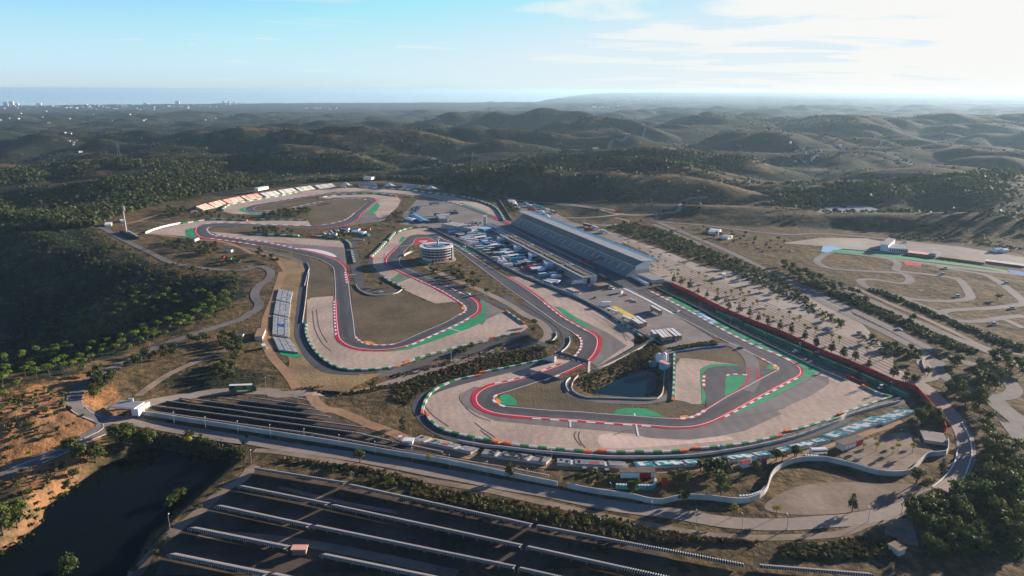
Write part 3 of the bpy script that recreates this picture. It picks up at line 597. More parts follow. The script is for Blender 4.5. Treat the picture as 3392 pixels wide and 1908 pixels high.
paint('green_paint', 'J 1738,52 1800,62 1950,160 2100,268 2138,328 2050,292 1850,155', 'green_paint')
paint('green_paint', 'J -130,530 10,513 190,468 600,284 830,179 922,108 940,20 940,-40 1012,80 975,215 800,290 400,430 180,505 0,529', 'green_paint')
paint('green_paint', 'H 982,280 1006,282 1006,400 988,400', 'green_paint', .13)
paint('red_paint', 'H 980,250 1006,250 1006,274 980,276', 'red_paint', .13)
paint('orange_paint', 'H 1305,745 1330,738 1420,760 1428,775 1330,765', 'orange_paint', .19)
paint('orange_paint', 'H 2345,375 2380,372 2375,405 2345,405', 'orange_paint', .19)
paint('orange_paint', 'Nn 805,92 890,85 915,100 820,112', 'orange_paint', .19)
paint('green_paint', 'A 688,650 740,634 800,626 803,690 880,736 700,724', 'green_paint')
paint('white_paint', 'A 1890,850 2000,850 2150,868 2270,908 2298,940 2200,922 2000,878', 'white_paint', .13, True)
paint('green_paint', 'A 1258,442 1280,422 1330,405 1370,402 1345,425 1360,448 1430,468 1560,470 1760,448 1640,478 1400,482', 'green_paint', .13)
paint('green_paint', 'B 345,482 480,352 512,392 470,455 400,472', 'green_paint')
paint('green_paint', 'B 1345,360 1400,362 1650,460 1700,510 1640,498 1450,422', 'green_paint')
paint('green_paint', 'B 710,782 742,722 788,722 742,782', 'green_paint')
paint('green_paint', 'B 590,1182 680,1148 722,1108 750,1110 712,1156 620,1188', 'green_paint', .13)
paint('green_paint', 'B 655,1215 830,1156 842,1166 670,1222', 'green_paint', .13)
paint('green_paint', 'B 1250,770 1440,830 1560,905 1500,905 1380,835 1290,800', 'green_paint', .13)
paint('red_paint', 'B 852,800 905,740 1020,737 1112,785', 'red_paint', .17)
paint('white_paint', 'B 925,768 1018,764 1010,776 975,788 940,782 990,778 1000,772 925,774', 'white_paint', .20)
paint('yellow_paint', 'K 80,212 135,208 362,330 345,352 290,346', 'yellow_paint', .10)
paint('green_paint', 'H 398,840 440,842 628,888 640,924 420,890', 'green_paint', .10)
for s_ in ('B 720,828 915,797', 'H 2212,605 2330,640', 'P 1897,-10 1897,50', 'Nn 345,185 368,305', 'K 650,128 730,112', 'K 930,276 1020,260', 'K 1240,452 1330,432', 'K 1590,622 1695,602', 'Nn 325,65 332,90', 'H 1120,45 1220,30', 'H 2215,160 2290,150'):
    strip('cross_line', at_z(s_), 0.9, 'white_paint', .22, 5)
strip('white_strip', at_z('K 218,18 480,150 740,290'), 2.6, 'white_paint', .21, 5, label='broad white line between the pit exit and the main straight')
# kerbs
def kerb(spec, wdt=2.2, style='rw', off=0.0, seg=4.2):
    P = catmull(at_z(spec), 5)
    if style == 'rw': strip('kerb', P, wdt, 'red_paint', .18, off=off, alt='white_paint', seg=seg)
    elif style == 'r': strip('kerb', P, wdt, 'red_paint', .18, 3, off=off)
    elif style == 'rwr':   # red band with white blocks along its inner edge
        strip('kerb', P, wdt, 'red_paint', .18, 3, off=off); L, R = ribbon_xyz(P, wdt * .42, off + wdt * .3, 0, seg)
        b = MB()
        for k in range(0, len(L) - 1, 2): b.quad((*R[k], .205), (*R[k + 1], .205), (*L[k + 1], .205), (*L[k], .205), MT['white_paint'])
        o = b.build('kerb'); 
        if o.data.polygons[0].normal.z < 0: o.data.flip_normals()
        tag(o, None, None, None, 'structure')
kerb('K 480,38 660,128 930,268 1250,448 1590,618 1840,718 1985,787', 2.6, 'rw')
kerb('K 1985,787 2078,848 2108,900 2096,942 2050,970', 3.0, 'r')
kerb('K 2050,970 1960,1014 1830,1085 1640,1186 1440,1296 1230,1407', 3.6, 'rwr', seg=4.5)
kerb('Nn 1230,115 1100,170 1000,197 900,212 730,218 500,198', 2.6, 'r')
kerb('Nn 500,194 200,176 0,163 J 2000,1270 1700,1252 1400,1230', 3.0, 'rwr', seg=5)
kerb('J 1400,1230 1150,1204 1000,1165 905,1105 876,1050 882,995 925,948 1010,905 1100,876', 4.2, 'r')
kerb('J 1100,878 1300,834 1500,774 1700,704 1800,662', 3.4, 'rwr', seg=4.5)
kerb('J 1893,628 1955,570 2005,500 2016,430 1994,378 1942,338', 2.0, 'rw', seg=3)
kerb('J 2040,672 1960,708 1830,768', 3.2, 'r')
kerb('J 1830,765 1700,812 1560,858', 2.0, 'rw')
kerb('J 1175,978 1115,992 1082,1020 1080,1052 1125,1090 1200,1118', 2.0, 'rw')
kerb('J 2075,645 2130,598 2180,530 2205,450 2198,385 2150,338 2080,300', 4.6, 'r')
kerb('J 2080,305 1950,235 1800,145 1610,-4', 3.2, 'rwr', seg=4.5)
kerb('B 2260,1410 2100,1290 2000,1225 1865,1146', 3.0, 'r')
kerb('B 1540,950 1400,858 1270,788 1130,720', 2.6, 'rw')
kerb('B 700,826 600,925 572,988 596,1034 680,1075 850,1156', 3.6, 'r')
kerb('B 850,1154 1000,1224 1150,1294 1300,1384 1400,1452', 3.0, 'rwr')
kerb('H 2366,350 2392,390 2376,432 2300,472', 2.2, 'rw', seg=3)
kerb('H 2215,165 2300,210 2400,250', 2.4, 'rw')
kerb('H 2440,262 2490,298 2536,350 2540,405 2515,450 2445,492', 4.0, 'r')
kerb('H 2445,486 2330,551 2100,656 1850,766 1720,806', 2.6, 'rw')
kerb('H 1760,800 1560,836 1400,840 1240,824 1125,788 1050,736 1020,680', 3.6, 'r')
kerb('H 1022,672 1020,640 1008,500 1000,300', 3.6, 'rwr')
kerb('H 1212,685 1240,722 1320,768 1450,784 1600,778 1660,762', 1.8, 'rw', seg=3)
kerb('A 2425,1215 2412,1150 2402,1085', 4, 'rwr', seg=5); kerb('A 1880,852 2000,874 2160,914 2285,958 2360,1005 2400,1060', 3.6, 'r')
kerb('A 1000,697 1200,733 1420,760 1600,788 1800,832 1890,853', 3.0, 'rw', seg=6)
kerb('A 965,618 925,634 925,656 965,695 1050,722', 2.4, 'rw', seg=5)
kerb('A 800,625 797,655 802,690 850,726 918,745 1080,764', 4.0, 'r'); kerb('A 918,736 1100,757 1300,786 1470,815', 2.6, 'rw', seg=6)
kerb('A 860,596 950,577 1100,572 1300,577 1600,592 1900,604 2100,600', 3.0, 'rw', seg=8); kerb('A 2100,600 2250,580 2370,550 2440,515 2500,460', 2.6, 'rw', seg=7)
kerb('A 2100,637 2200,633 2350,615 2450,586 2540,535 B 310,485 405,400 478,342', 3.4, 'r')
kerb('B 478,342 460,318 400,302', 3.5, 'r'); kerb('B 370,335 330,320 200,317 60,322', 2.5, 'rw', seg=7)
kerb('B 1100,318 1300,358 1400,392', 3, 'rw', seg=7); kerb('B 1700,515 1830,560 1900,585', 6, 'r')
kerb('A 1480,448 1600,443 1750,426 1950,387 2150,345', 2.5, 'rw', seg=8); kerb('A 1600,353 1800,320 2000,286 2200,260 2350,250', 2.5, 'rw', seg=8)
kerb('K 1655,752 1740,795 1830,842 1872,866', 1.8, 'rw', seg=3); kerb('K 1092,1300 1078,1318 1005,1366 908,1400 765,1411', 2.2, 'rw', seg=3)
kerb('K 1075,930 1065,1000 1070,1080', 1.8, 'rw', seg=3.5); kerb('K 1296,965 1335,936 1410,934 1530,942', 1.6, 'rw', seg=3)
# service lanes, roads and tracks
def line(name, spec, wdt, m, z=.07, label=None, step=4, cross=2): return strip(name, catmull(at(clean(parse(spec)))[:, :2], 6), wdt, m, z, step, label=label, cross=cross)
line('service_lane', 'A 2000,900 1960,930 1990,1010 2005,1060 1995,1110 1960,1200 1930,1400 H 620,560 615,650 640,740 730,900 830,1000 950,1062 1150,1078 1400,1075 1680,1030 1900,960 2200,870 2576,805 J 1200,410 1500,320', 7, 'lane', .07)
line('service_lane', 'A 1100,800 1500,870 1800,940 1930,1000', 6, 'asphalt_old', .068)
line('service_lane', 'J 1700,625 1500,672 1200,742 900,815 650,880 480,935 330,1010 270,1090 290,1180 380,1300 500,1390 700,1470 P 800,195 1050,235 1300,280 1700,325 2100,350 2500,362 Nn 300,512 700,512 950,490 1300,470 1700,410 2100,310 2500,160 L 750,1340 1100,1260 1250,1220 1180,1130 780,990 300,760 0,640', 7, 'lane', .07)
line('service_lane', 'J 1230,-60 1260,0 1450,110 1600,210 1700,290 1725,360 1680,430 1600,470', 8, 'lane', .072); line('service_lane', 'J 1400,0 1600,130 1750,230 1840,320 1868,400 1830,490 1760,560', 7, 'lane', .071)
line('service_road', 'B 1000,1040 1300,1180 1600,1300 1900,1449 J 1180,-20 1400,130 1560,210 1650,300 1650,380 1560,435 1300,492 966,562', 7, 'road', .072)
line('service_road', 'F 330,1062 345,1035 372,1015 450,1000 560,985 680,985 H 0,1300 400,1312 900,1300 1300,1278 1500,1222 1800,1110 2200,990 J 966,560 1300,492 1540,442', 9.5, 'road', .075, 'pale service road running past the solar field')
line('service_lane', 'J 1900,830 1860,870 1870,930 1950,1000 2150,1045 2400,1062 K 400,1230 620,1190 690,1120 700,700 720,670 1000,640 1300,612', 7, 'asphalt_old', .076)
line('service_lane', 'B 130,755 200,900 240,1100 300,1230 450,1310 700,1290 740,1250', 6, 'lane', .071); line('service_lane', 'B 420,950 400,1010 450,1090 600,1190 770,1280', 5, 'lane', .072)
line('service_lane', 'B 230,760 260,950 320,1220', 5, 'lane', .072); line('service_lane', 'B 740,940 760,1020 860,1090 1000,1140 1250,1240 1500,1340 J 1050,0 1250,80', 6, 'lane', .0725)
line('service_lane', 'B 1000,620 1250,740 1600,910 1900,1090 2300,1270 2576,1390 J 2040,10 2300,140 2576,290 K 300,430 450,520', 5, 'lane', .073)
line('perimeter_road', 'E 980,170 1100,185 1250,270 1450,370 1600,440 1800,540 2000,585 2300,620 2576,628 A 1000,1040 1200,1055 1420,1050', 7, 'asphalt_old', .25)
line('perimeter_road', 'A 1350,1040 1520,1045 1600,1100 1570,1180 1480,1240 1430,1330 1450,1400 H 190,330 170,400 80,450 E 2576,1150 2300,1240 2000,1340 1700,1440 G 1900,80 1700,150 1550,230 1250,370 1050,470 900,560 810,660 790,760 880,850 1020,910 1110,950', 8, 'asphalt_old', .25, 'perimeter road bending round the wooded hillside')
line('perimeter_road', 'G 1110,940 1120,1010 1000,1090 850,1170 700,1250 400,1370 150,1449 R 200,330 0,400', 9, 'asphalt_old', .12)
line('main_road', 'G 1060,935 1300,940 1600,985 2000,1055 2576,1150 Q 600,420 1000,500 1500,590 2000,660 2576,760 P 0,445 400,520 800,590 1200,670 1600,735 1900,800 2300,880 Nn 0,1035 400,1090 800,1140 1200,1210 1600,1245 2000,1245 2400,1215 M 0,1085 300,1080 700,1040 1100,970 1500,840 1750,680 1900,500 1960,300 1930,120 1860,0 L 1900,1400', 8.6, 'road', .11, 'wide main road sweeping round the foreground')
for k_ in range(7):
    a_, b__ = at_z('C 790,705 L 1180,765'), at_z('C 1130,985 L 1200,1010'); t_ = (k_ + .5) / 7; strip('planting_line', np.array([a_[0] + (b__[0] - a_[0]) * t_, a_[1] + (b__[1] - a_[1]) * t_]), .9, 'infield', .07, 8)
line('dual_carriageway', 'C 1170,590 1300,640 1500,730 1900,910 2250,1080 2576,1235 L 200,50 600,250 1000,440 1300,590 1560,730 1650,790', 8, 'asphalt_old', .11); line('dual_carriageway', 'C 1230,570 1400,640 1600,720 1950,870 2300,1035 2576,1170 L 260,20 650,205 1050,395 1350,550 1640,700', 8, 'asphalt_old', .11)
line('access_road', 'L 580,-20 900,130 1350,340 1700,490 2100,650 2576,860', 8, 'asphalt_old', .11); line('dirt_track', 'L 760,0 1100,160 1500,330 1900,520 2200,660 2576,730', 5, 'dirt_pale', .1)
line('access_road', 'C 1180,560 1450,580 1700,600 2000,640 2576,700 D 400,690 900,730 1200,760', 7, 'asphalt_old', .3); line('access_road', 'C 0,360 300,390 600,430 800,480 1100,490 1400,460 1450,420 1400,390 1500,340 1750,300', 7, 'road', .3)
line('access_road', 'C 100,520 500,520 700,500 850,480', 6, 'road', .25); line('access_road', 'Z2 0,30 300,110 500,150 900,190 1500,220 2000,290 2400,350', 6, 'road', .3)
line('access_road', 'C 450,590 700,600 900,570 850,540 760,520', 6, 'road', .2)
line('valley_road', 'U 380,850 450,920 500,985 600,1015 700,1030 B 1500,100 1560,170 1700,250 1850,300', 10, 'asphalt_old', .8); line('valley_road', 'U 180,770 300,790 450,750 640,735 1100,695', 14, 'road', 1.5)
line('valley_road', 'U 1470,645 1600,600 1750,520 1900,450', 13, 'road', 5)
line('roundabout', 'L 1560,730 1650,800 1640,860 1700,940 1900,1060 2100,1160 2350,1180 2470,1120 2440,1040 2300,940 2150,860 1900,800 1750,770 1640,760', 9, 'asphalt_old', .12)
line('perimeter_road', 'L 1280,1020 1450,1000 1600,960 1560,880 1490,800 1570,740', 8, 'road', .121); line('perimeter_road', 'L 1330,980 1500,1060 1650,1200 1760,1320 1860,1420', 9, 'road', .118)
line('perimeter_road', 'L 2250,1200 2350,1300 2480,1400 2600,1500', 12, 'asphalt_old', .12); line('perimeter_road', 'M 2420,0 2576,200', 10, 'asphalt_old', .12)
line('dirt_track', 'H 430,0 400,120 330,330 260,520 265,700 310,880 420,1010 520,1130 590,1250', 6.5, 'dirt', .06); line('dirt_track', 'H 740,1310 800,1400 900,1470 Q 2000,200 2300,330 2576,430 P 300,240 700,330 1100,400 1600,450 2300,480 Nn 300,640 600,660 1100,630 1500,600 1900,530 2200,450 2500,350 M 700,170 1000,60 1300,0', 7, 'dirt', .065, 'orange dirt track behind the seat banks')
line('dirt_track', 'Q 1700,20 1780,120 1900,200', 6, 'dirt', .066); line('dirt_track', 'G 2440,185 2200,270 1950,380 1750,480 1550,620 1480,680', 5, 'dirt_pale', .08)
line('dirt_track', 'A 0,560 200,560 600,590', 4, 'dirt_pale', .2); line('dirt_track', 'A 0,690 300,690 700,740 1100,780 1300,850 1400,900 1500,900 1650,960 1730,1050 1750,1100 1700,1200 1620,1400', 5, 'dirt', .07)
line('dirt_track', 'A 0,600 200,550 420,480', 5, 'dirt', .2)
line('gravel_track', 'R 1350,1449 1500,1320 1750,1060 1950,900 2150,740 2400,520 2576,430 Q 950,960 1060,820 1130,780', 5.5, 'dirt_pale', .08, 'pale gravel track between the lake and the solar field')
line('dirt_track', 'Q 1100,620 1300,630 1700,690 2200,780 P 0,540 500,640 1000,720 1500,830 2000,940 2576,1060 Nn 700,1290 1200,1370 1800,1390 2500,1350 M 400,1140 900,1080 1150,1030', 4, 'dirt_pale', .07)
line('dirt_track', 'M 1200,1010 1250,1150 1280,1290', 12, 'dirt_pale', .08); line('dirt_track', 'M 1750,920 1950,1120 2300,1400', 3, 'dirt_pale', .1); line('dirt_track', 'M 2050,600 1900,700 1700,860', 6, 'dirt_pale', .08)
# solar field ground is dark turned soil
poly('solar_field_soil', 'Q 1160,800 2000,960 P 0,740 800,900 1700,1100 2576,1310 Nn 700,1500 700,1700 R 1400,1449 1700,1150 2300,640 2520,450', 'black_soil', .04)
poly('solar_field_soil', 'G 1500,830 1700,740 1950,700 Q 700,50 1400,60 1700,150 2250,390 2576,520 P 500,330 1600,570 1760,640 900,480 Q 2576,600 1300,400 0,215', 'black_soil', .04)
line('dirt_track', 'F 500,1345 640,1352 800,1372 1000,1412 1150,1445', 5, 'dirt_pale', .07); line('dirt_track', 'F 700,1225 850,1262 1000,1290', 2.5, 'dirt_pale', .07)
# kart circuit on the right
poly('kart_yard', 'D 1040,770 1330,770 1900,830 2576,940 2576,1050 2140,1010 1640,930 1330,870 1040,860', 'yard', .06); poly('kart_parking', 'D 0,790 400,735 900,740 1040,770 1040,860 640,850 400,820', 'parking', .055)
line('kart_track', 'D 560,880 470,900 370,970 400,1020 520,1060 900,1090 1250,1110 1340,1150 1360,1190 1300,1220 1200,1215 1000,1180 860,1180 830,1200 900,1260 1100,1320 1400,1390 1700,1410 1900,1400 1990,1380 2000,1340 1930,1230 1850,1170 1600,1130 1250,1090 1210,1060 1230,1010 1150,960', 8, 'asphalt_old', .1)
line('kart_track', 'D 560,880 900,920 1300,980 1700,1030 2100,1080 2400,1110 2576,1130', 12, 'asphalt_old', .1); line('kart_track', 'D 1640,1040 1900,1080 2160,1130 2300,1200 2450,1310 2576,1420 L 2520,80 2576,180 2480,200 2200,230 1800,250 1700,280 1800,350 2050,370 2350,330 2576,310', 8, 'asphalt_old', .1)
line('kart_track', 'L 1100,60 1500,200 1700,290 1900,400 2576,640', 6, 'asphalt_old', .1); line('kart_track', 'L 2380,350 2480,400 2576,440', 6, 'asphalt_old', .1)
line('blue_band', 'D 560,840 800,858 1050,886 1300,915', 3.5, 'blue_paint', .15); poly('blue_paint', 'D 410,880 430,825 540,822 640,850 560,870 480,890', 'blue_paint', .13); poly('red_paint', 'D 1285,975 1480,1000 1480,1035 1310,1025', 'red_paint', .15)
poly('green_paint', 'D 520,868 620,858 1050,900 1500,955 2000,1020 2400,1085 2400,1100 1900,1030 1300,965 900,915 560,885', 'green_paint', .13); poly('blue_paint', 'D 2400,1070 2576,1100 2576,1140 2420,1100', 'deep_blue_paint', .14)
# soil patches
poly('bare_soil', 'M 100,700 500,640 900,640 1400,660 1550,720 1300,830 700,960 100,980 -200,900', 'dirt_pale', .035, True); poly('bare_soil', 'M 620,330 900,180 1300,100 1500,220 1600,320 1350,500 1100,510 700,400', 'dirt_pale', .036, True)
poly('bare_soil', 'C 560,330 900,285 1700,275 1750,300 1450,350 1380,440 1200,420 900,350', 'dirt_pale', .5, True)

mk('rubber_mark', (0.13, 0.11, 0.10), 0.9)
for k_, s_ in enumerate(('J 760,960 720,1000 730,1060 800,1140', 'J 780,1130 900,1220 1050,1270', 'P 880,0 950,60 1100,160', 'P 940,80 1000,130 1130,215', 'P 1960,95 1940,140 1970,200 2020,250', 'P 2000,95 1985,150 2010,210 2060,270', 'Nn 100,300 220,250 420,240', 'Nn 1400,110 1700,60 1950,0', 'K 1800,1180 2050,1060 2200,990', 'J 2300,250 2450,330 2540,400', 'J 2250,180 2420,300 2500,420', 'H 760,420 780,600 860,760 960,850', 'H 800,400 830,600 920,760', 'J 300,1040 420,1200 600,1330', 'B 640,1000 560,960 560,900', 'A 1500,760 1700,745 1850,790')):
    strip('tyre_mark', catmull(at_z(s_), 5), .5, 'rubber_mark', .10, 3)
# ================================================================ walls, barriers, fences
def gz(x, y): return float(ground(x, y))
def wall_run(name, spec, hgt, thick, m, label, cat='wall', alt=None, seg=4.0, cap=None, ends=None, posts=None, z0=-0.3, group=None, rail=None, closed=False):
    P = spec if not isinstance(spec, str) else at(clean(parse(spec)))[:, :2]
    P = resample(catmull(P, 5), seg); L, R = ribbon_xyz(P, thick, 0, 0, seg); b = MB(); n = len(L); c = P.mean(0); G = [gz(*q) for q in P]
    G = G + [G[-1]] * (n - len(G)); c0 = min(G)
    for k in range(n - 1):
        mm = MT[m] if not alt else MT[(m, alt)[(k // 1) % 2]]
        if ends and (k < ends[0] or k >= n - 1 - ends[1]): mm = MT['bar_orange']
        a0, a1 = G[k], G[k + 1]; pts = []
        for q, g_ in ((L[k], a0), (R[k], a0), (R[k + 1], a1), (L[k + 1], a1)): pts += [(q[0] - c[0], q[1] - c[1], g_ + z0 - c0), (q[0] - c[0], q[1] - c[1], g_ + hgt - c0)]
        f = [(1, 3, 5, 7), (0, 1, 7, 6), (2, 4, 5, 3)]
        if k == 0: f.append((0, 2, 3, 1))
        if k == n - 2: f.append((6, 7, 5, 4))
        b.add(pts, f, mm)
    o = b.build(name, None, (c[0], c[1], c0)); bm = bmesh.new(); bm.from_mesh(o.data); bmesh.ops.remove_doubles(bm, verts=bm.verts, dist=1e-4); bmesh.ops.recalc_face_normals(bm, faces=bm.faces); bm.to_mesh(o.data); bm.free()
    tag(o, label, cat, group)
    if posts:     # posts with rails above the wall
        Q = resample(P, posts[0]); H2 = posts[1]; b = MB(); b.box((0, 0, H2 / 2), (posts[2], posts[2], H2), MT['grey_metal']); p0 = b.build('post', o); p0.location = (Q[0][0] - c[0], Q[0][1] - c[1], gz(*Q[0]) - c0)
        for q in Q[1:100]: obj('post', p0.data, o, (q[0] - c[0], q[1] - c[1], gz(*q) - c0))
        if len(Q) > 100:
            b = MB()
            for q in Q[100:]: b.box((q[0] - c[0], q[1] - c[1], gz(*q) - c0 + H2 / 2), (posts[2], posts[2], H2), MT['grey_metal'])
            tag(b.build('post_row', o), None, None, None, 'stuff')
        b = MB()
        for h_ in (H2 * .98, H2 * .72):
            for k in range(len(Q) - 1): b.tube((Q[k][0] - c[0], Q[k][1] - c[1], gz(*Q[k]) - c0 + h_), (Q[k + 1][0] - c[0], Q[k + 1][1] - c[1], gz(*Q[k + 1]) - c0 + h_), 0.06, MT['grey_metal'], 3)
        b.build('cable', o)
    return o
def barrier(spec, label, ends=(0, 0), w_=1.5, h_=1.0, seg=4.6): ends = (min(1, ends[0]), min(1, ends[1])); return wall_run('tyre_barrier', spec, h_, w_, 'bar_green', label, 'tyre barrier', alt='bar_white', seg=seg, ends=ends, group='green and white tyre barriers round the gravel traps')
barrier('J 1725,600 1500,646 1300,690 1050,738 925,762', 'green and white barrier under the black footbridge, orange at its left end', (0, 2))
barrier('J 942,785 800,812 650,850 540,895 430,958 370,1030 335,1100 315,1200', 'barrier curling round the left tip of the nearest gravel trap', (1, 2))
barrier('J 372,1200 400,1270 520,1360 680,1408 850,1448 P 1050,196 1140,222', 'barrier along the lower left rim of the nearest gravel trap', (1, 2))
barrier('P 1185,215 1300,240 1500,265 1800,292 2130,318', 'barrier above the LAGOS seats with orange ends', (1, 2))
barrier('P 2190,300 2400,322 Nn 322,478 600,480 800,470 905,465', 'barrier along the bottom rim of the gravel above the brown roofed building', (1, 3))
barrier('Nn 942,440 1100,435 1300,415 1600,372 1900,298', 'barrier beside the teal box under the wide gravel trap', (1, 1))
barrier('Nn 1925,262 2100,232 2300,170 2480,118', 'short barrier above the middle teal seat bank', (1, 0))
barrier('L 590,1368 750,1318 900,1268 1050,1215 1160,1185', 'shaded barrier closing the right corner of the gravel trap', (1, 0))
barrier('L 1170,1178 1050,1150 950,1110 850,1055', 'barrier on the far right corner, orange at its upper end', (0, 1))
barrier('H 692,548 686,640 715,740 778,840 870,935 980,1005 1110,1046 1250,1052 1400,1048 1550,1032 1690,1005', 'long barrier round the bottom left of the upper gravel trap', (0, 1))
barrier('H 1730,975 1850,935 2000,890 2150,855 2300,812 2576,748 J 1010,410', 'teal shaded barrier on the bank above the service road', (1, 0), 2.0)
barrier('J 1040,395 1140,375 1250,352 1360,330', 'short red ended barrier near the pointed gravel corner', (2, 1)); barrier('J 1212,100 1290,155 1370,210 1415,240', 'barrier running down to the pointed gravel corner', (1, 2))
barrier('K 90,335 200,395 300,460 430,550', 'barrier between the gravel and the parked lorries', (1, 1)); barrier('K 752,705 750,850 748,1000 742,1130 732,1220', 'thin straight barrier beside the pond road', (0, 1), 1.4, 1.0, 4)
barrier('A 655,585 800,562 950,543 1150,542 1350,553', 'green and white barrier above the left hairpin', (0, 1), 2.6, 1.6, 8); barrier('A 1445,540 1700,543 1990,548', 'barrier below the dark pines on the infield road', (0, 0), 2.2, 1.4, 7)
barrier('A 1090,445 1090,425 1150,387 1250,365 1500,320 1700,288 2000,225 2200,200 2400,196', 'far barrier below the pale seat banks', (0, 0), 3, 1.8, 9); barrier('A 2560,198 B 400,205 700,218 1000,250 1360,290', 'far barrier below the shaded seat banks', (1, 0), 3, 1.8, 9)
barrier('B 1370,292 1500,320 1650,370 1740,410 1790,465 1840,555', 'barrier bending towards the far end of the main straight', (0, 0), 3, 1.8, 8); barrier('A 2110,308 2300,283 2576,268 B 500,268 690,290', 'barrier between the two far lanes with yellow boards', (0, 1), 3, 1.6, 9)
barrier('A 1380,698 1600,706 1900,716', 'green barrier under the pines of the middle infield', (0, 0), 2.6, 1.6, 8); barrier('A 2030,716 2180,724 2320,736', 'green barrier beside the camp of white tents', (1, 0), 2.6, 1.6, 8)
barrier('A 2395,757 2445,800 2460,850', 'short barrier at the top of the shaded run off', (0, 1), 2.4, 1.4, 5); barrier('A 2462,868 2475,930 2495,1010', 'barrier down the shaded side of the run off', (0, 1), 2.4, 1.4, 5)
barrier('B 598,765 635,720 670,680', 'short pale barrier left of the tower gravel', (0, 0), 3, 1.4, 5); barrier('B 410,945 490,870 570,780', 'pale sunlit barrier running down to the shaded lane', (1, 0), 3, 1.4, 5); barrier('B 690,680 760,652 850,632 1000,622', 'barrier round the top of the tower gravel', (0, 0), 2.4, 1.5, 6)
barrier('B 545,1150 600,1190 680,1230 770,1282', 'short barrier beside the green painted arcs', (0, 0), 2, 1.2, 5)
wall_run('debris_fence', 'L 1250,1235 1000,1295 700,1385 Nn 2500,160 2100,305 1700,408 1300,478 1000,520 700,540 300,545 0,540 P 1900,352 1500,318 1200,280 1000,262 700,210', 1.6, .5, 'concrete', 'long concrete wall with fence posts behind the nearest barriers', 'fence', posts=(9, 3.6, .14))
wall_run('debris_fence', 'B 1050,625 1200,700 1400,800 1600,900 1800,1020 2000,1120 2200,1200 2400,1280 2576,1350 K -0,262 200,390 430,520 535,565', 1.5, .5, 'concrete', 'grey wall with fence posts dividing paddock and back straight', 'fence', posts=(7, 3.6, .14))
wall_run('debris_fence', 'K 545,562 400,655 200,760 0,855 J 2100,740', 1.2, .4, 'concrete', 'pale kerb wall and fence between gravel and pond slope', 'fence', posts=(6, 2.8, .12))
wall_run('pit_wall', 'B 2000,600 C 0,730 300,872 620,1005 900,1130 1110,1240', 2.4, 3.0, 'white', 'long white wall at the foot of the grandstand', 'wall', posts=(8, 3.4, .12))
wall_run('pit_wall', 'C 560,1120 700,1190 850,1265', 1.3, .6, 'net_green', 'green fence beside the pit exit', 'fence', posts=(8, 2.4, .1)); wall_run('pit_wall', 'B 2030,690 C 0,800 280,930 520,1050', 1.0, .5, 'concrete', 'low wall between pit lane and main straight', 'wall')
wall_run('guard_rail', 'K 560,10 730,95 1030,240 1345,415 1700,590 2000,740 2300,880 2576,1000', 1.0, .3, 'grey_metal', 'steel guard rail behind the green run off', 'guard rail', posts=(9, 3.0, .12))
wall_run('guard_rail', 'L 670,940 800,1000 900,1030', 1.0, .8, 'banner_red', 'red and white rail left of the far right corner', 'guard rail')
wall_run('banner_wall', 'C 1385,1235 K 740,0 930,85 1230,240 1560,385 1900,515 2300,705 2576,815 L 1000,955 1200,1045 1400,1100 1480,1180 1580,1290 1660,1390 1700,1449 M 1735,95', 3.6, .3, 'banner_red', 'long red banner wall between circuit and car park', 'wall')
wall_run('boundary_wall', 'C 1070,1075 1200,1150 1385,1235', 1.8, .3, 'wall_white', 'pale wall at the end of the grandstand', 'wall')
wall_run('boundary_wall', 'G 1440,880 1700,910 2200,990 Q 600,362 1300,455 2000,565 2576,665 P 300,390 600,443 1200,568 1758,680', 2.7, .4, 'wall_white', 'long white wall between the road and upper solar field', 'wall')
wall_run('boundary_wall', 'P 1866,695 2100,745 2576,815 Nn 200,950 450,1012 600,1030 700,1010 860,978 1100,985 1300,1010 1450,1022 1560,1008 1680,955 1742,880 1775,770 1830,690 1960,612 2130,572 2300,570 M 480,415 750,480 1000,552 1200,570 1350,550 1420,490 1520,385 1600,355 1735,350 1765,280 1758,215', 2.8, .4, 'wall_white', 'winding white wall round the lower infield plantation', 'wall')
wall_run('boundary_wall', 'G 1445,868 1600,790', 3.0, .5, 'wall_white', 'short slanting white wall beside the gatehouse', 'wall')
wall_run('boundary_wall', 'A 265,690 330,662 450,625 560,600 640,585', 2.4, .5, 'white', 'plain white wall round the left hairpin gravel', 'wall')
wall_run('boundary_wall', 'H 720,15 700,150 685,300 668,430 650,550', 1.0, .4, 'wall_white', 'slim pale wall beside the shaded service lane', 'wall'); wall_run('boundary_wall', 'A 1960,1250 2000,1100 2010,1060 1985,1000', 1.0, .4, 'wall_white', 'slim curved wall at the bend of the shaded lane', 'wall')
wall_run('boundary_wall', 'J 1695,430 1750,370 1740,330', 1.0, .6, 'concrete', 'pale curved kerb wall inside the tight bend', 'wall'); wall_run('boundary_wall', 'J 1800,540 1860,490 1893,430 1885,380', 1.0, .5, 'wall_white', 'white curved wall left of the sweeping bend', 'wall')
wall_run('boundary_wall', 'K 650,890 640,1000 635,1100 610,1165 540,1205 300,1200 0,1190 J 2050,1020 1920,950 1925,860 1980,790', 0.9, .5, 'concrete', 'pale coping wall round the pond', 'wall'); wall_run('guard_rail', 'J 1895,815 1855,855 1850,905 1880,960', .9, .4, 'white', 'white guard rail at the pond bend', 'guard rail')
wall_run('advert_wall', 'K 770,702 900,685 1100,655 1300,640', 1.1, .4, 'deep_blue_paint', 'low dark blue board wall behind the hairpin infield', 'wall')
wall_run('boundary_wall', 'B 230,755 345,762', 1.2, .5, 'white', 'short white wall beside the tent camp', 'wall'); wall_run('boundary_wall', 'B 765,930 830,895 910,882', 2.0, .6, 'concrete', 'curved pale retaining wall left of the tower', 'wall')
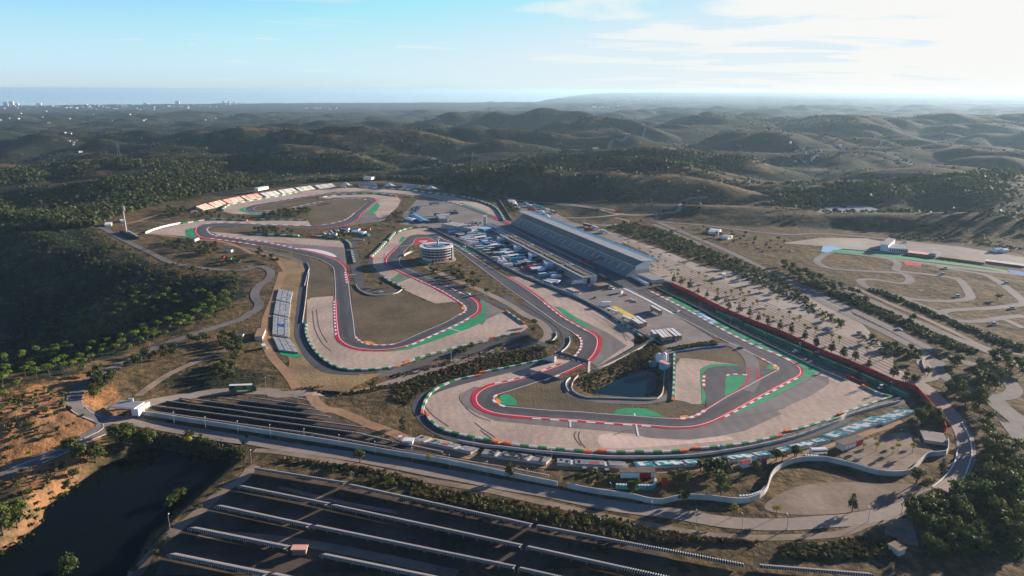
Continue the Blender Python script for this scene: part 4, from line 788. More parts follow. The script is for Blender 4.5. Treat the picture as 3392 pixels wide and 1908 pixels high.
wall_run('boundary_wall', 'B 250,1230 290,1290 400,1345 540,1350 680,1330 745,1290', 1.0, .5, 'concrete', 'curved low wall round the parked marshals', 'wall')
wall_run('boundary_wall', 'B 1780,330 1840,420 1900,520 1930,545', 1.8, .4, 'concrete', 'pale wall climbing away from the far straight', 'wall')
wall_run('boundary_wall', 'L 1570,742 1510,770 1490,810 1510,870 1530,905', 1.0, .5, 'concrete', 'curved kerb wall at the car park exit', 'wall'); wall_run('boundary_wall', 'M 1865,290 1840,420 1740,570 1600,690', .5, .5, 'white', 'pale kerb along the inner side of the main road bend', 'wall')
wall_run('boundary_wall', 'M 1915,0 2000,180 2015,350 1960,530 1930,600', .5, .5, 'white', 'pale kerb along the outer side of the main road bend', 'wall')
for i_, (s_, l_) in enumerate((('G 720,700 735,800 850,890 1000,950', 'left'), ('G 880,690 880,760 950,840 1080,905', 'inner'), ('G 1100,985 1090,1040 950,1110 700,1230 400,1350 100,1460', 'upper'), ('G 1130,1090 900,1190 700,1290 450,1400', 'lower'))):
    wall_run('road_kerb', s_, .35, .5, 'concrete', 'pale kerb on the %s edge of the road by the orange knoll' % l_, 'kerb')
wall_run('yellow_boards', 'B 280,255 400,257 530,265', 1.6, .6, 'yellow_paint', 'row of yellow boards between the far lanes', 'board'); wall_run('yellow_boards', 'B 770,292 860,302', 1.6, .6, 'yellow_paint', 'short yellow board beyond the far embankment', 'board')
# ================================================================ spectator banks
def text_to_mesh(o):
    bpy.context.view_layer.update(); me = bpy.data.meshes.new_from_object(o); n, p, mx_, ms = o.name, o.parent, o.matrix_local.copy(), list(o.data.materials)
    bpy.data.objects.remove(o); q = obj('lettering', me, p); q.matrix_local = mx_
    if not me.materials: me.materials.append(ms[0])
    return q
def lerp(a, b, t): return a + (b - a) * t
def bank(q, label, rows=9, split=(.27, .73), mats=('teal',), h=1.6, low=.25, marks=(), aisle=.06, group='seat banks', letters=None, back='far', tilt0=None):
    """q: far-left, far-right, near-right, near-left on the photo; the back row stands h high"""
    zf, zn = (low, h) if back == 'near' else (h, low)
    A_, B_ = at_z(parse(q[0] + ' ' + q[1]), zf); D_, C_ = at_z(parse(q[3] + ' ' + q[2]), zn)
    c = (A_ + B_ + C_ + D_) / 4; g0 = gz(*c); root = empty('seat_bank', (c[0], c[1], g0), label=label, cat='seat bank', group=group)
    def pt(u, v, dz=0): p = lerp(lerp(A_, B_, u), lerp(D_, C_, u), v); return (p[0] - c[0], p[1] - c[1], lerp(zf, zn, v) + dz - g0)
    b = MB(); e = [pt(0, 0), pt(1, 0), pt(1, 1), pt(0, 1)]; bt = [(x, y, -1.0) for x, y, _ in e]
    b.add(e + bt, [(0, 1, 2, 3), (4, 7, 6, 5), (0, 4, 5, 1), (1, 5, 6, 2), (2, 6, 7, 3), (3, 7, 4, 0)], MT['concrete']); b.build('terrace', root)
    cuts = [0] + list(split) + [1]
    for i in range(len(cuts) - 1):
        u0, u1 = cuts[i] + (aisle / 2 if i else 0), cuts[i + 1] - (aisle / 2 if i < len(cuts) - 2 else 0); b = MB(); nu = max(1, int((u1 - u0) * 26))
        for r_ in range(rows):
            v0, v1 = (r_ + .12) / rows, (r_ + .74) / rows
            for k in range(nu):
                a0, a1 = u0 + (u1 - u0) * k / nu, u0 + (u1 - u0) * (k + 1) / nu; uc, vc = (a0 + a1) / 2, (v0 + v1) / 2; mm = mats[0]
                if len(mats) > 1 and random.random() < .22: mm = random.choice(mats[1:])
                for (x0, x1, y0, y1, m2) in marks:
                    if x0 <= uc <= x1 and y0 <= vc <= y1: mm = m2
                P4 = [pt(a0, v0, .12), pt(a1, v0, .12), pt(a1, v1, .12), pt(a0, v1, .12)]; Q4 = [(x, y, z + .35) for x, y, z in P4]
                b.add(P4 + Q4, [(4, 5, 6, 7), (0, 4, 5, 1), (2, 6, 7, 3), (1, 5, 6, 2), (3, 7, 4, 0)], MT[mm])
        b.build('seat_rows', root)
    if letters:
        for ch, u, v, sz in letters:
            cu = bpy.data.curves.new('lettering', 'FONT'); cu.body = ch; cu.align_x = 'CENTER'; cu.align_y = 'CENTER'; cu.size = sz; cu.extrude = 0.05; cu.offset = 0.12; cu.materials.append(MT['black'])
            p = pt(u, v, .62); e1 = np.array(pt(1, .5)) - np.array(pt(0, .5)); e1 /= np.linalg.norm(e1); e2 = np.array(pt(.5, 0)) - np.array(pt(.5, 1)); e2 -= e1 * (e1 @ e2); e2 /= np.linalg.norm(e2)
            o = obj('lettering', cu, root); X_, Y_ = -e1, -e2; Z_ = np.cross(X_, Y_)
            o.matrix_local = Matrix(((X_[0], Y_[0], Z_[0], p[0]), (X_[1], Y_[1], Z_[1], p[1]), (X_[2], Y_[2], Z_[2], p[2]), (0, 0, 0, 1))); text_to_mesh(o)
    return root
def marks_teal(): return [(.05, .10, .1, .9, 'white'), (.10, .22, .05, .25, 'white'), (.10, .2, .5, .68, 'white'), (.31, .35, .35, .95, 'white'), (.35, .45, .1, .3, 'white'), (.44, .48, .05, .8, 'white'), (.48, .56, .45, .62, 'white'), (.56, .60, .1, .95, 'white'), (.63, .68, .4, .75, 'white'), (.77, .81, .1, .8, 'white'), (.81, .90, .1, .25, 'white'), (.81, .88, .5, .7, 'white'), (.88, .92, .4, .9, 'white')]
gb = 'printed seat banks facing the track'
for k_, q in enumerate((('Nn 315,585', 'Nn 1000,556', 'Nn 1082,602', 'Nn 372,634'), ('Nn 1085,550', 'Nn 1722,468', 'Nn 1812,506', 'Nn 1200,580'), ('Nn 1770,452', 'Nn 2330,322', 'Nn 2415,352', 'Nn 1905,482'), ('Nn 2316,302', 'L 950,1385', 'L 1180,1405', 'Nn 2466,336'), ('L 885,1440', 'L 1230,1310', 'L 1440,1322', 'L 1090,1462'))):
    bank(q, ('teal seat bank next to the brown roofed building, leftmost of the teal row', 'teal seat bank behind the clump of round trees', 'teal seat bank opposite the parked white minibus', 'teal seat bank behind the red and brown building', 'last teal seat bank before the red banner wall')[k_], 9, mats=('teal',), h=1.3, back='near', marks=marks_teal(), group=gb)
bank(('P 985,290', 'P 1700,378', 'P 1640,430', 'P 943,338'), 'grey seat bank spelling LAGOS in dark seats', 9, split=(.25, .74), mats=('seat_grey',), h=1.3, back='near', group=gb, letters=[('S', .15, .5, 9), ('O', .40, .5, 9), ('G', .50, .5, 9), ('A', .62, .5, 9), ('L', .86, .5, 9)])
mk_ = [(.05, .09, .1, .6, 'black'), (.12, .16, .3, .9, 'black'), (.18, .24, .3, .5, 'deep_blue_paint'), (.30, .34, .2, .9, 'black'), (.36, .41, .5, .75, 'deep_blue_paint'), (.44, .60, .55, .9, 'banner_red'), (.42, .62, .30, .42, 'teal')]
bank(('P 300,140', 'P 930,280', 'P 835,318', 'P 215,180'), 'seat bank with black shapes, red block and yellow edge', 9, split=(.22, .74), mats=('seat_grey', 'seat_grey', 'bar_white'), h=1.3, back='near', marks=mk_ + [(.0, .7, 0, .12, 'yellow_paint')], group=gb)
bank(('P 1755,388', 'P 2482,424', 'P 2502,468', 'P 1755,438'), 'grey seat bank with black shapes right of the LAGOS seats', 9, split=(.23, .72), mats=('seat_grey',), h=1.3, back='near', marks=mk_, group=gb)
cm = ('bar_white', 'seat_grey', 'bar_white', 'blue_paint', 'bar_white', 'teal', 'white')
for q, l_ in ((('H 398,185', 'H 545,218', 'H 520,335', 'H 368,298'), 'top bank of pale seats on the slope beside the dirt track'), (('H 370,312', 'H 524,346', 'H 506,486', 'H 343,450'), 'second bank of pale seats with blue flecks'), (('H 340,465', 'H 506,500', 'H 508,702', 'H 330,668'), 'largest bank of coloured seats on the left slope'), (('H 335,697', 'H 512,722', 'H 612,866', 'H 400,838'), 'lowest bank of lilac seats above the green sheet')):
    bank(q, l_, 14, mats=cm, h=.6, low=.5, group='seat banks on the slope left of the circuit', split=(.3, .7), marks=[(.35, .65, .4, .6, 'deep_blue_paint')] if 'largest' in l_ else [])
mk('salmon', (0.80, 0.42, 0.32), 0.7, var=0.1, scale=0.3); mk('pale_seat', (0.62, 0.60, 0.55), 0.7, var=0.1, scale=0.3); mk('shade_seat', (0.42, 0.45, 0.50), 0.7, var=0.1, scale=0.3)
FB = [('A 800,400', 'A 905,368', 'A 1000,410', 'A 880,436', 'salmon'), ('A 935,364', 'A 1060,334', 'A 1130,370', 'A 1010,408', 'salmon'), ('A 1085,330', 'A 1260,294', 'A 1320,333', 'A 1160,370', 'salmon'), ('A 1280,290', 'A 1452,262', 'A 1520,300', 'A 1350,333', 'salmon'),
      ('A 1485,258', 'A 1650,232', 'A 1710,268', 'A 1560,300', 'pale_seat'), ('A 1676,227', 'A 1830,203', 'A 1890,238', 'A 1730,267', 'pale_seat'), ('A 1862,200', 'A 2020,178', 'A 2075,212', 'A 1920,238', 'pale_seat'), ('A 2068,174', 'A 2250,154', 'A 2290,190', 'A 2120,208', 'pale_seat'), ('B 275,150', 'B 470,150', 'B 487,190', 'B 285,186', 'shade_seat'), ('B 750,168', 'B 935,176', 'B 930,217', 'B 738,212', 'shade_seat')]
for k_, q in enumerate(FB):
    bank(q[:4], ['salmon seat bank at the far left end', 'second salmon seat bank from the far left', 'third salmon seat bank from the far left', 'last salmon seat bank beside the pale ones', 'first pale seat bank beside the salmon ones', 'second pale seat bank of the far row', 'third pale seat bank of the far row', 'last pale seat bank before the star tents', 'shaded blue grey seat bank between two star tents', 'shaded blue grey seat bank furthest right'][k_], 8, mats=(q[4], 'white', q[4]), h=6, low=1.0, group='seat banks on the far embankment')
# the far embankment the seats sit on
def embank():
    fr = catmull(at_z('A 740,430 880,445 1000,420 1150,382 1350,342 1550,308 1750,275 1950,243 2120,214 2300,192 2576,182 B 500,200 740,222 1000,240 1200,262', 0.0), 3); bk = catmull(at_z('A 735,408 800,392 930,358 1080,325 1280,285 1485,253 1676,222 1862,196 2068,170 2300,148 2576,140 B 500,146 750,162 1000,180 1200,205', 5.8), 3)
    n = min(len(fr), len(bk)); fr, bk = resample(fr, 1e9 if 0 else np.linalg.norm(np.diff(fr, axis=0), axis=1).sum() / 60), resample(bk, np.linalg.norm(np.diff(bk, axis=0), axis=1).sum() / 60); n = min(len(fr), len(bk)); V = []; F = []
    for k in range(n):
        d = bk[k] - fr[k]; d /= np.linalg.norm(d) + 1e-9; V += [(*fr[k], -.5), (*(fr[k] + d * 1.5), .15), (*(bk[k] - d * .5), 5.4 * min(1, .15 + k / 7)), (*(bk[k] + d * 8), 5.4 * min(1, .15 + k / 7)), (*(bk[k] + d * 30), gz(*(bk[k] + d * 30)) - 1)]
    for k in range(n - 1):
        for j in range(4): F.append((k * 5 + j, (k + 1) * 5 + j, (k + 1) * 5 + j + 1, k * 5 + j + 1))
    me = np_mesh('embankment', V, F, [MT['infield']]); o = obj('embankment', me); bm = bmesh.new(); bm.from_mesh(me); bmesh.ops.recalc_face_normals(bm, faces=bm.faces)
    if sum(f.normal.z for f in bm.faces) < 0:
        for f in bm.faces: f.normal_flip()
    bm.to_mesh(me); bm.free(); tag(o, 'brown earth embankment under the far seats', None, None, 'structure')
embank()
# netted terraces along the red banner wall
def netted(q, label):
    A_, B_ = at_z(parse(q[0] + ' ' + q[1]), 2.6); D_, C_ = at_z(parse(q[3] + ' ' + q[2]), .3); c = (A_ + B_ + C_ + D_) / 4; b = MB(); n = 24
    for k in range(n):
        for r_ in range(4):
            u0, u1 = k / n, (k + .94) / n; v0, v1 = r_ / 4, (r_ + .86) / 4; z = lerp(2.6, .3, r_ / 4)
            P4 = [lerp(lerp(A_, B_, u), lerp(D_, C_, u), v) - c for u, v in ((u0, v0), (u1, v0), (u1, v1), (u0, v1))]
            b.add([(*p, z) for p in P4] + [(*p, -.5) for p in P4], [(0, 1, 2, 3), (0, 4, 5, 1), (1, 5, 6, 2), (2, 6, 7, 3), (3, 7, 4, 0)], MT['net_green'])
    tag(b.build('netted_terrace', None, (c[0], c[1], 0)), label, 'terrace', 'green netted terraces along the red wall')
netted(('K 1195,250', 'K 1490,370', 'K 1470,400', 'K 1180,285'), 'shortest green netted terrace, furthest up the red wall'); netted(('K 1510,392', 'K 2235,700', 'K 2205,745', 'K 1480,430'), 'long green netted terrace between two dark gaps'); netted(('K 2300,735', 'L 800,905', 'L 775,945', 'K 2270,785'), 'green netted terrace right of the long one'); netted(('L 845,920', 'L 1340,1145', 'L 1310,1185', 'L 820,965'), 'last green netted terrace at the right hand corner')
poly('terrace_ground', 'K 1000,150 1560,395 2300,715 L 1380,1120 1340,1220 780,985 K 2576,1010 1990,735 1350,405 1020,235', 'infield', .035)
# ================================================================ buildings along the straight
O2 = np.array([127.0, 631.0]); DS = np.array([-0.3815, 0.9243]); NS = np.array([0.9243, 0.3815]); RZ = math.atan2(DS[1], DS[0])
def loc(s, t): p = O2 + DS * s + NS * t; return p
def framed(name, s, t, **k): p = loc(s, t); return empty(name, (p[0], p[1], 0), RZ, **k)   # local x runs along the straight, local y towards the pits (-t)
def stand():
    root = framed('grandstand', 190, 18, label='very long covered grandstand facing the pits, grey roof with blue rear strip', cat='grandstand'); L0, L1 = -150.0, 153.0
    def prof(pts, m, name, x0=L0, x1=L1, close=True):   # extrude a profile (t, z) along the stand; t measured from the white wall
        b = MB(); n = len(pts); V = [(x0, -(t - 18), z) for t, z in pts] + [(x1, -(t - 18), z) for t, z in pts]; F = [(k, (k + 1) % n, n + (k + 1) % n, n + k) for k in range(n if close else n - 1)]
        if close: F += [tuple(range(n))[::-1], tuple(range(n, 2 * n))]
        b.add(V, F, MT[m]); o = b.build(name, root); bm = bmesh.new(); bm.from_mesh(o.data); bmesh.ops.recalc_face_normals(bm, faces=bm.faces); bm.to_mesh(o.data); bm.free(); return o
    pr = [(2.4, -.5)]
    for k in range(12): t = 2.4 + k * .82; z = 1.6 + k * .47; pr += [(t, z), (t + .82, z)]
    pr += [(12.3, 8.3), (13.6, 8.3), (13.6, -.5)]; prof(pr, 'seat_grey', 'lower_tier')
    prof([(12.8, 8.9), (13.5, 8.9), (13.5, 10.1), (12.8, 10.1)], 'wall_white', 'parapet')
    pr = [(14.3, 8.0)]
    for k in range(15): t = 14.3 + k * .9; z = 10.0 + k * .36; pr += [(t, z), (t + .9, z)]
    pr += [(28.2, 15.6), (28.2, 12)]; prof(pr, 'seat_grey', 'upper_tier')
    prof([(13.5, 8.3), (28.0, 11.8), (29, -.5), (13.7, -.5)], 'dark', 'concourse', L0 + 1, L1 - 1)
    prof([(15.2, 17.4), (15.4, 17.0), (28.5, 16.4), (28.5, 16.8)], 'roof_grey', 'roof', L0 - 9, L1 + 3); prof([(28.52, 16.8), (28.52, 16.4), (36.0, 16.1), (36.0, 16.5)], 'roof_blue', 'roof_strip', L0 - 9, L1 + 3)
    prof([(14.9, 17.5), (14.9, 16.8), (15.18, 16.8), (15.18, 17.5)], 'white', 'roof_edge', L0 - 9, L1 + 3)
    for x in (L0 - .6, L1 + .1):
        b = MB(); P = [(13.0, 6.5), (29.5, 6.5), (31.5, 15.9), (28.0, 16.0), (13.0, 10.4)]; n = 5
        b.add([(x, -(t - 18), z) for t, z in P] + [(x + .5, -(t - 18), z) for t, z in P], [tuple(range(n)), tuple(range(n, 2 * n))[::-1]] + [(k, n + k, n + (k + 1) % n, (k + 1) % n) for k in range(n)], MT['white']); b.build('end_wall', root)
        b = MB(); P = [(2.4, -.5), (2.4, 1.8), (12.4, 7.6), (29.5, 6.4), (29.5, -.5)]
        b.add([(x, -(t - 18), z) for t, z in P] + [(x + .5, -(t - 18), z) for t, z in P], [tuple(range(n)), tuple(range(n, 2 * n))[::-1]] + [(k, n + k, n + (k + 1) % n, (k + 1) % n) for k in range(n)], MT['concrete']); b.build('end_wall', root)
    for k in range(11):
        x = L0 + 12 + k * 27.5
        for x_ in (x, x + 11):
            b = MB(); V = []; 
            for t, z in ((5.5, 3.9), (10.5, 6.9)): V += [(x_, -(t - 18), z), (x_ + .9, -(t - 18), z)]
            b.add(V + [(a, b_, c_ + .5) for a, b_, c_ in V], [(4, 5, 7, 6), (0, 4, 6, 2), (1, 3, 7, 5), (0, 1, 5, 4), (2, 6, 7, 3)], MT['white']); b.build('stair', root)
    b = MB(); b.box((0, 0, 0), (2.4, .3, 1.5), MT['glass']); w0 = b.build('window', root, (L0 + 3, 3.9, 9.2))
    for k in range(1, 76): obj('window', w0.data, root, (L0 + 3 + k * 3.95, 3.9, 9.2))
    for k in range(26): b = MB(); b.tube((L0 + k * 12, -(28.3 - 18), 0), (L0 + k * 12, -(30.5 - 18), 16.2), .35, MT['white']); b.build('column', root)
stand()
def pits():
    root = framed('pit_building', 142, -42.5, label='long low pit building with white parapets and pale skylight strips', cat='pit building')   # x: -109..110, y: +7.5 is the paddock side
    b = MB(); b.box((0, 0, 3.2), (219, 15, 6.4), MT['wall_white']); b.build('wall', root)
    b = MB(); b.box((0, 0, 6.5), (218.6, 14.6, .2), MT['roof_brown']); r_ = b.build('roof', root)
    b = MB(); b.box((0, 7.3, 6.95), (219.4, .9, .7), MT['white']); b.box((0, -7.4, 6.85), (219.4, .4, .5), MT['white']); b.box((-109.2, 0, 6.9), (.5, 14.2, .6), MT['white']); b.build('parapet', root)
    for x0 in (-104, -54, -4, 46): 
        b = MB()
        for k in range(14): b.box((x0 + 3 + k * 2.9, .8, 6.95), (2.3, 2.6, .7), MT['dirt_pale'])
        b.build('skylight', root)
        b = MB(); b.box((x0 + 44.6, -3.4, 7.0), (4.5, 6.4, .8), MT['white']); b.box((x0 + 44.6, -3.4, 7.42), (3.3, 5.2, .06), MT['black']); b.build('vent_box', root)
    b = MB(); b.box((-2, 7.56, 2.2), (207, .12, 1.1), MT['banner_red']); b.build('red_band', root)
    b = MB(); b.box((0, 0, 0), (2.0, .12, 1.6), MT['black']); w0 = b.build('window', root, (-105, 7.58, 4.6))
    for k in range(1, 70): obj('window', w0.data, root, (-105 + k * 3, 7.58, 4.6))
    b = MB(); b.box((-109.6, 1.5, 2.8), (.2, 3.6, 5.2), MT['black']); b.build('end_window', root)
    for s_ in ((-39.5), (1), (44), (97)):
        b = MB(); b.box((s_, 11.4, 3.0), (8, 7.4, 6.0), MT['white']); b.box((s_ + 7, 10.5, 6.1), (5.5, 5.5, .4), MT['salmon']); b.build('stair_block', root)
pits()
def start_tower():
    root = framed('race_offices', 296, -34, label='white two storey block with dark red roof edge beyond the pit building', cat='building')
    b = MB(); b.box((0, 0, 2.4), (78, 6, 4.8), MT['white']); b.build('wall', root); b = MB(); b.box((0, 0, 5.1), (79, 7, .6), MT['banner_red']); b.box((0, 0, 5.45), (77.6, 5.8, .12), MT['roof_grey']); b.build('roof', root)
    b = MB()
    for k in range(6): b.box((30 - k * 5, 0, 5.9), (1.2, 8, .8), MT['white'])
    b.build('roof_fins', root); 
    for k in range(20): b = MB(); b.box((-36 + k * 3.8, 3.05, 2.6), (2.2, .1, 2.2), MT['glass']); b.build('window', root)
start_tower()
def box_building(name, spec, hgt, mats, label, cat='building', over=.4, pitch=0, windows=None, red=None, base=0.0):
    """spec: near-left, near-right, far-left ground corners on the photo"""
    P = at(spec); a, b_, c = P[0][:2], P[1][:2], P[2][:2]; u = b_ - a; v = c - a; Lx = np.linalg.norm(u); u /= Lx; vp = v - u * (u @ v); Ly = max(np.linalg.norm(vp), 2.0); vp /= np.linalg.norm(vp); cc = a + u * Lx / 2 + vp * Ly / 2; g0 = gz(*cc)
    root = empty(name, (cc[0], cc[1], g0 + base), math.atan2(u[1], u[0]), label=label, cat=cat)
    b = MB(); b.box((0, 0, hgt / 2 - .3), (Lx, Ly, hgt + .6), MT[mats[0]]); b.build('wall', root)
    b = MB()
    if pitch: b.add([(-Lx / 2 - over, -Ly / 2 - over, hgt), (Lx / 2 + over, -Ly / 2 - over, hgt), (Lx / 2 + over, Ly / 2 + over, hgt), (-Lx / 2 - over, Ly / 2 + over, hgt), (-Lx / 2 - over, 0, hgt + pitch), (Lx / 2 + over, 0, hgt + pitch)], [(0, 1, 5, 4), (2, 3, 4, 5), (0, 4, 3), (1, 2, 5), (0, 3, 2, 1)], MT[mats[1]])
    else: b.box((0, 0, hgt + .15), (Lx + 2 * over, Ly + 2 * over, .3), MT[mats[1]])
    b.build('roof', root)
    for k in range(windows or 0):
        b = MB(); x = -Lx / 2 + (k + .8) * Lx / ((windows or 1) + (2.2 if red else .6)); b.box((x, -Ly / 2 - .04, hgt * .5), (Lx / (windows + 3) * .7, .1, hgt * .55), MT['white' if red else 'glass']); b.build('window', root)
    if red: b = MB(); b.box((Lx * red, -Ly / 2 - .05, hgt * .48), (Lx * .33, .12, hgt * .9), MT['banner_red']); b.build('red_panel', root)
    return root, Lx, Ly
box_building('toilet_block', 'Nn 182,752 542,752 Nn 165,705', 3.0, ('white', 'roof_brown'), 'white and red building with brown roof beside the turquoise cabins', windows=4, red=.22)
box_building('toilet_block', 'M 645,305 860,230 M 552,265', 3.2, ('wall_white', 'roof_brown'), 'red and white building with brown roof behind the parked minibus', windows=3, red=.3)
box_building('toilet_block', 'A 622,770 790,775 A 625,750', 3.2, ('wall_white', 'roof_brown'), 'small red fronted building below the left hairpin', windows=2, red=.2)
box_building('pump_house', 'K 585,885 668,885 K 590,842', 4.5, ('blue_paint', 'salmon'), 'pale blue pump house on the pond bank')
box_building('pump_shed', 'K 480,852 560,852 K 484,815', 2.5, ('teal', 'roof_grey'), 'small low shed left of the pump house')
box_building('service_block', 'C 585,1290 700,1272 C 520,1265', 3.6, ('roof_brown', 'dirt_pale'), 'low brown block with pale roof on the paddock island')
box_building('covered_bays', 'C 1000,1155 1165,1225 C 1070,1120', 3.4, ('concrete', 'roof_grey'), 'grey roofed bays behind the end of the grandstand')
box_building('kart_clubhouse', 'D 1040,870 1120,880 D 1105,800', 7.5, ('white', 'roof_grey'), 'white clubhouse tower at the kart circuit'); box_building('kart_pavilion', 'D 1125,885 1335,895 D 1200,845', 4.5, ('white', 'roof_grey'), 'long glazed pavilion at the kart circuit', windows=8); box_building('kart_pits', 'D 1335,915 1630,950 D 1345,895', 2.6, ('dirt_pale', 'salmon'), 'row of kart garages with pink roof'); box_building('kart_hut', 'D 1570,935 1635,945 D 1575,905', 4.0, ('grey_metal', 'roof_grey'), 'grey hut beside the kart track bridge'); box_building('kart_wall_block', 'D 1670,950 2150,1015 D 1680,940', 1.5, ('dirt_pale', 'dirt_pale'), 'long low beige block along the kart straight'); box_building('kart_wall_block', 'D 2160,995 2576,1050 D 2165,978', 1.5, ('dirt_pale', 'wall_white'), 'pale block at the right edge of the kart straight')
box_building('marquee', 'C 1755,690 1865,700 C 1790,660', 3.0, ('white', 'white'), 'white roofed hall on the road bank, larger of the pair', pitch=1.5); box_building('marquee', 'C 1895,745 1965,755 C 1915,720', 3.0, ('white', 'white'), 'white roofed hall on the road bank, smaller of the pair', pitch=1.3)
box_building('hut', 'P 120,245 215,250 P 135,215', 2.8, ('white', 'white'), 'small white hut among the thin solar rows'); box_building('hut', 'F 735,1398 770,1398 F 738,1388', 2.8, ('dirt_pale', 'salmon'), 'small beige hut at the bottom between solar rows'); box_building('hut', 'M 1235,1430 1305,1400 M 1190,1330', 2.6, ('wall_white', 'dirt_pale'), 'pale shed beside the dirt junction at the bottom right')
box_building('roadside_compound', 'M 1515,215 1755,250 M 1515,120', 1.6, ('concrete', 'yard'), 'low walled compound beside the red wall end'); box_building('hut', 'H 145,735 225,730 H 145,650', 3.0, ('concrete', 'dirt'), 'brown roofed shed beside the dirt track'); box_building('hut', 'H 232,830 262,825 H 232,805', 2.4, ('wall_white', 'white'), 'tiny white cabin at the foot of the dirt track')
box_building('hut', 'E 1120,165 1190,160 E 1125,140', 2.6, ('white', 'white'), 'white hut on the hill crest left of the mast'); box_building('hut', 'E 1290,118 1325,115 E 1295,103', 2.2, ('white', 'white'), 'white van shaped hut beyond the mast'); box_building('far_stand_booth', 'A 1470,262 1580,240 A 1475,250', 4.0, ('white', 'white'), 'white cabins behind the pale far seats', base=5.4); box_building('far_stand_booth', 'B 335,140 420,142 B 340,128', 4.0, ('white', 'roof_grey'), 'white booth behind the shaded far seats', base=5.4)
box_building('control_cabin', 'Z3 1605,790 1670,805 Z3 1610,765', 2.6, ('white', 'roof_grey'), 'small white cabin beside the paddock fence'); box_building('ticket_tower', 'C 1905,1170 1938,1172 C 1910,1155', 4.5, ('white', 'white'), 'small white tower in the car park')
def striped_hall(spec, hgt, label, n=9):
    root, Lx, Ly = box_building('hospitality_hall', spec, hgt, ('grey_metal', 'dark'), label, 'hall', over=.2); b = MB()
    for k in range(n): b.box((0, -Ly / 2 + (k + .5) * Ly / n, hgt + .36), (Lx * .96, Ly / n * .4, .12), MT['white'])
    b.build('roof_stripes', root)
striped_hall('Z1 500,690 720,640 Z1 210,520', 6.0, 'large dark hall with white striped roof at the top of the paddock', 9); striped_hall('Z5 1250,610 1490,600 Z5 1100,470', 4.5, 'smaller dark hall with striped roof and red front', 6)
box_building('lift_tower', 'Z1 735,600 795,600 Z1 738,575', 17, ('concrete', 'concrete'), 'tall slim concrete tower beside the striped hall'); box_building('blue_hall', 'Z1 740,680 910,650 Z1 735,630', 5, ('teal', 'blue_paint'), 'blue walled hall beside the slim tower')
def control():
    c = at_z('B 1097,1012')[0]; c = c + np.array([-.1, 20.0]); root = empty('control_tower', (c[0], c[1], 0), label='round five storey glass tower with white disc roof and mast', cat='tower')
    b = MB(); b.cyl((0, 0, -.3), 20.8, 1.5, MT['dirt_pale'], 48); b.build('plinth', root)
    b = MB(); b.cyl((0, 0, 1.2), 15.6, 3.2, MT['wall_white'], 48); b.build('ground_floor', root)
    b = MB()
    for k in range(11): a = rad(-100 + k * 13); b = MB(); b.box((15.7 * math.cos(a), 15.7 * math.sin(a), 2.7), (.3, 2.2, 2.4), MT['banner_red'], a); b.build('red_door', root)
    b = MB(); b.cyl((0, 0, 4.4), 15.8, 11.0, MT['glass'], 48); b.build('glazing', root)
    for k in range(4):
        z = 4.2 + k * 2.9; n = 48; b = MB(); V = []
        for j in range(n): a = 2 * math.pi * j / n; V += [(17.6 * math.cos(a), 17.6 * math.sin(a), z), (17.6 * math.cos(a), 17.6 * math.sin(a), z + .95), (15.7 * math.cos(a), 15.7 * math.sin(a), z), (15.7 * math.cos(a), 15.7 * math.sin(a), z + .3)]
        F = []
        for j in range(n): i0, i1 = j * 4, (j + 1) % n * 4; F += [(i0, i1, i1 + 1, i0 + 1), (i0 + 1, i1 + 1, i1 + 3, i0 + 3), (i0 + 2, i1 + 2, i1, i0)]
        b.add(V, F, MT['wall_white']); b.build('balcony', root, smooth=False)
    for j in range(24): a = 2 * math.pi * j / 24; b = MB(); b.tube((17.2 * math.cos(a), 17.2 * math.sin(a), 4.2), (17.2 * math.cos(a), 17.2 * math.sin(a), 15.4), .16, MT['grey_metal'], 5); b.build('column', root)
    b = MB(); b.cyl((0, 0, 15.4), 18.4, .5, MT['white'], 56); b.build('roof', root); b = MB(); b.cyl((1, -1, 15.9), 12.5, .5, MT['roof_grey'], 40); b.cyl((3, -3, 16.4), 6, .5, MT['roof_blue'], 30); b.box((12, 2, 16.4), (5, 5, 1.0), MT['dark']); b.box((-13, 2, 16.2), (4, 2, .7), MT['deep_blue_paint']); b.build('roof_deck', root)
    b = MB(); b.cyl((1.5, 2, 15.9), 1.2, 7, MT['grey_metal'], 8, r2=.7); b.box((1.5, 2, 22.4), (3.2, 1, 1.2), MT['white']); b.build('mast', root)
    b = MB(); b.box((16.5, -3.0, 8.2), (3.4, 4.4, 13.4), MT['wall_white']); b.build('stair_tower', root)
control()
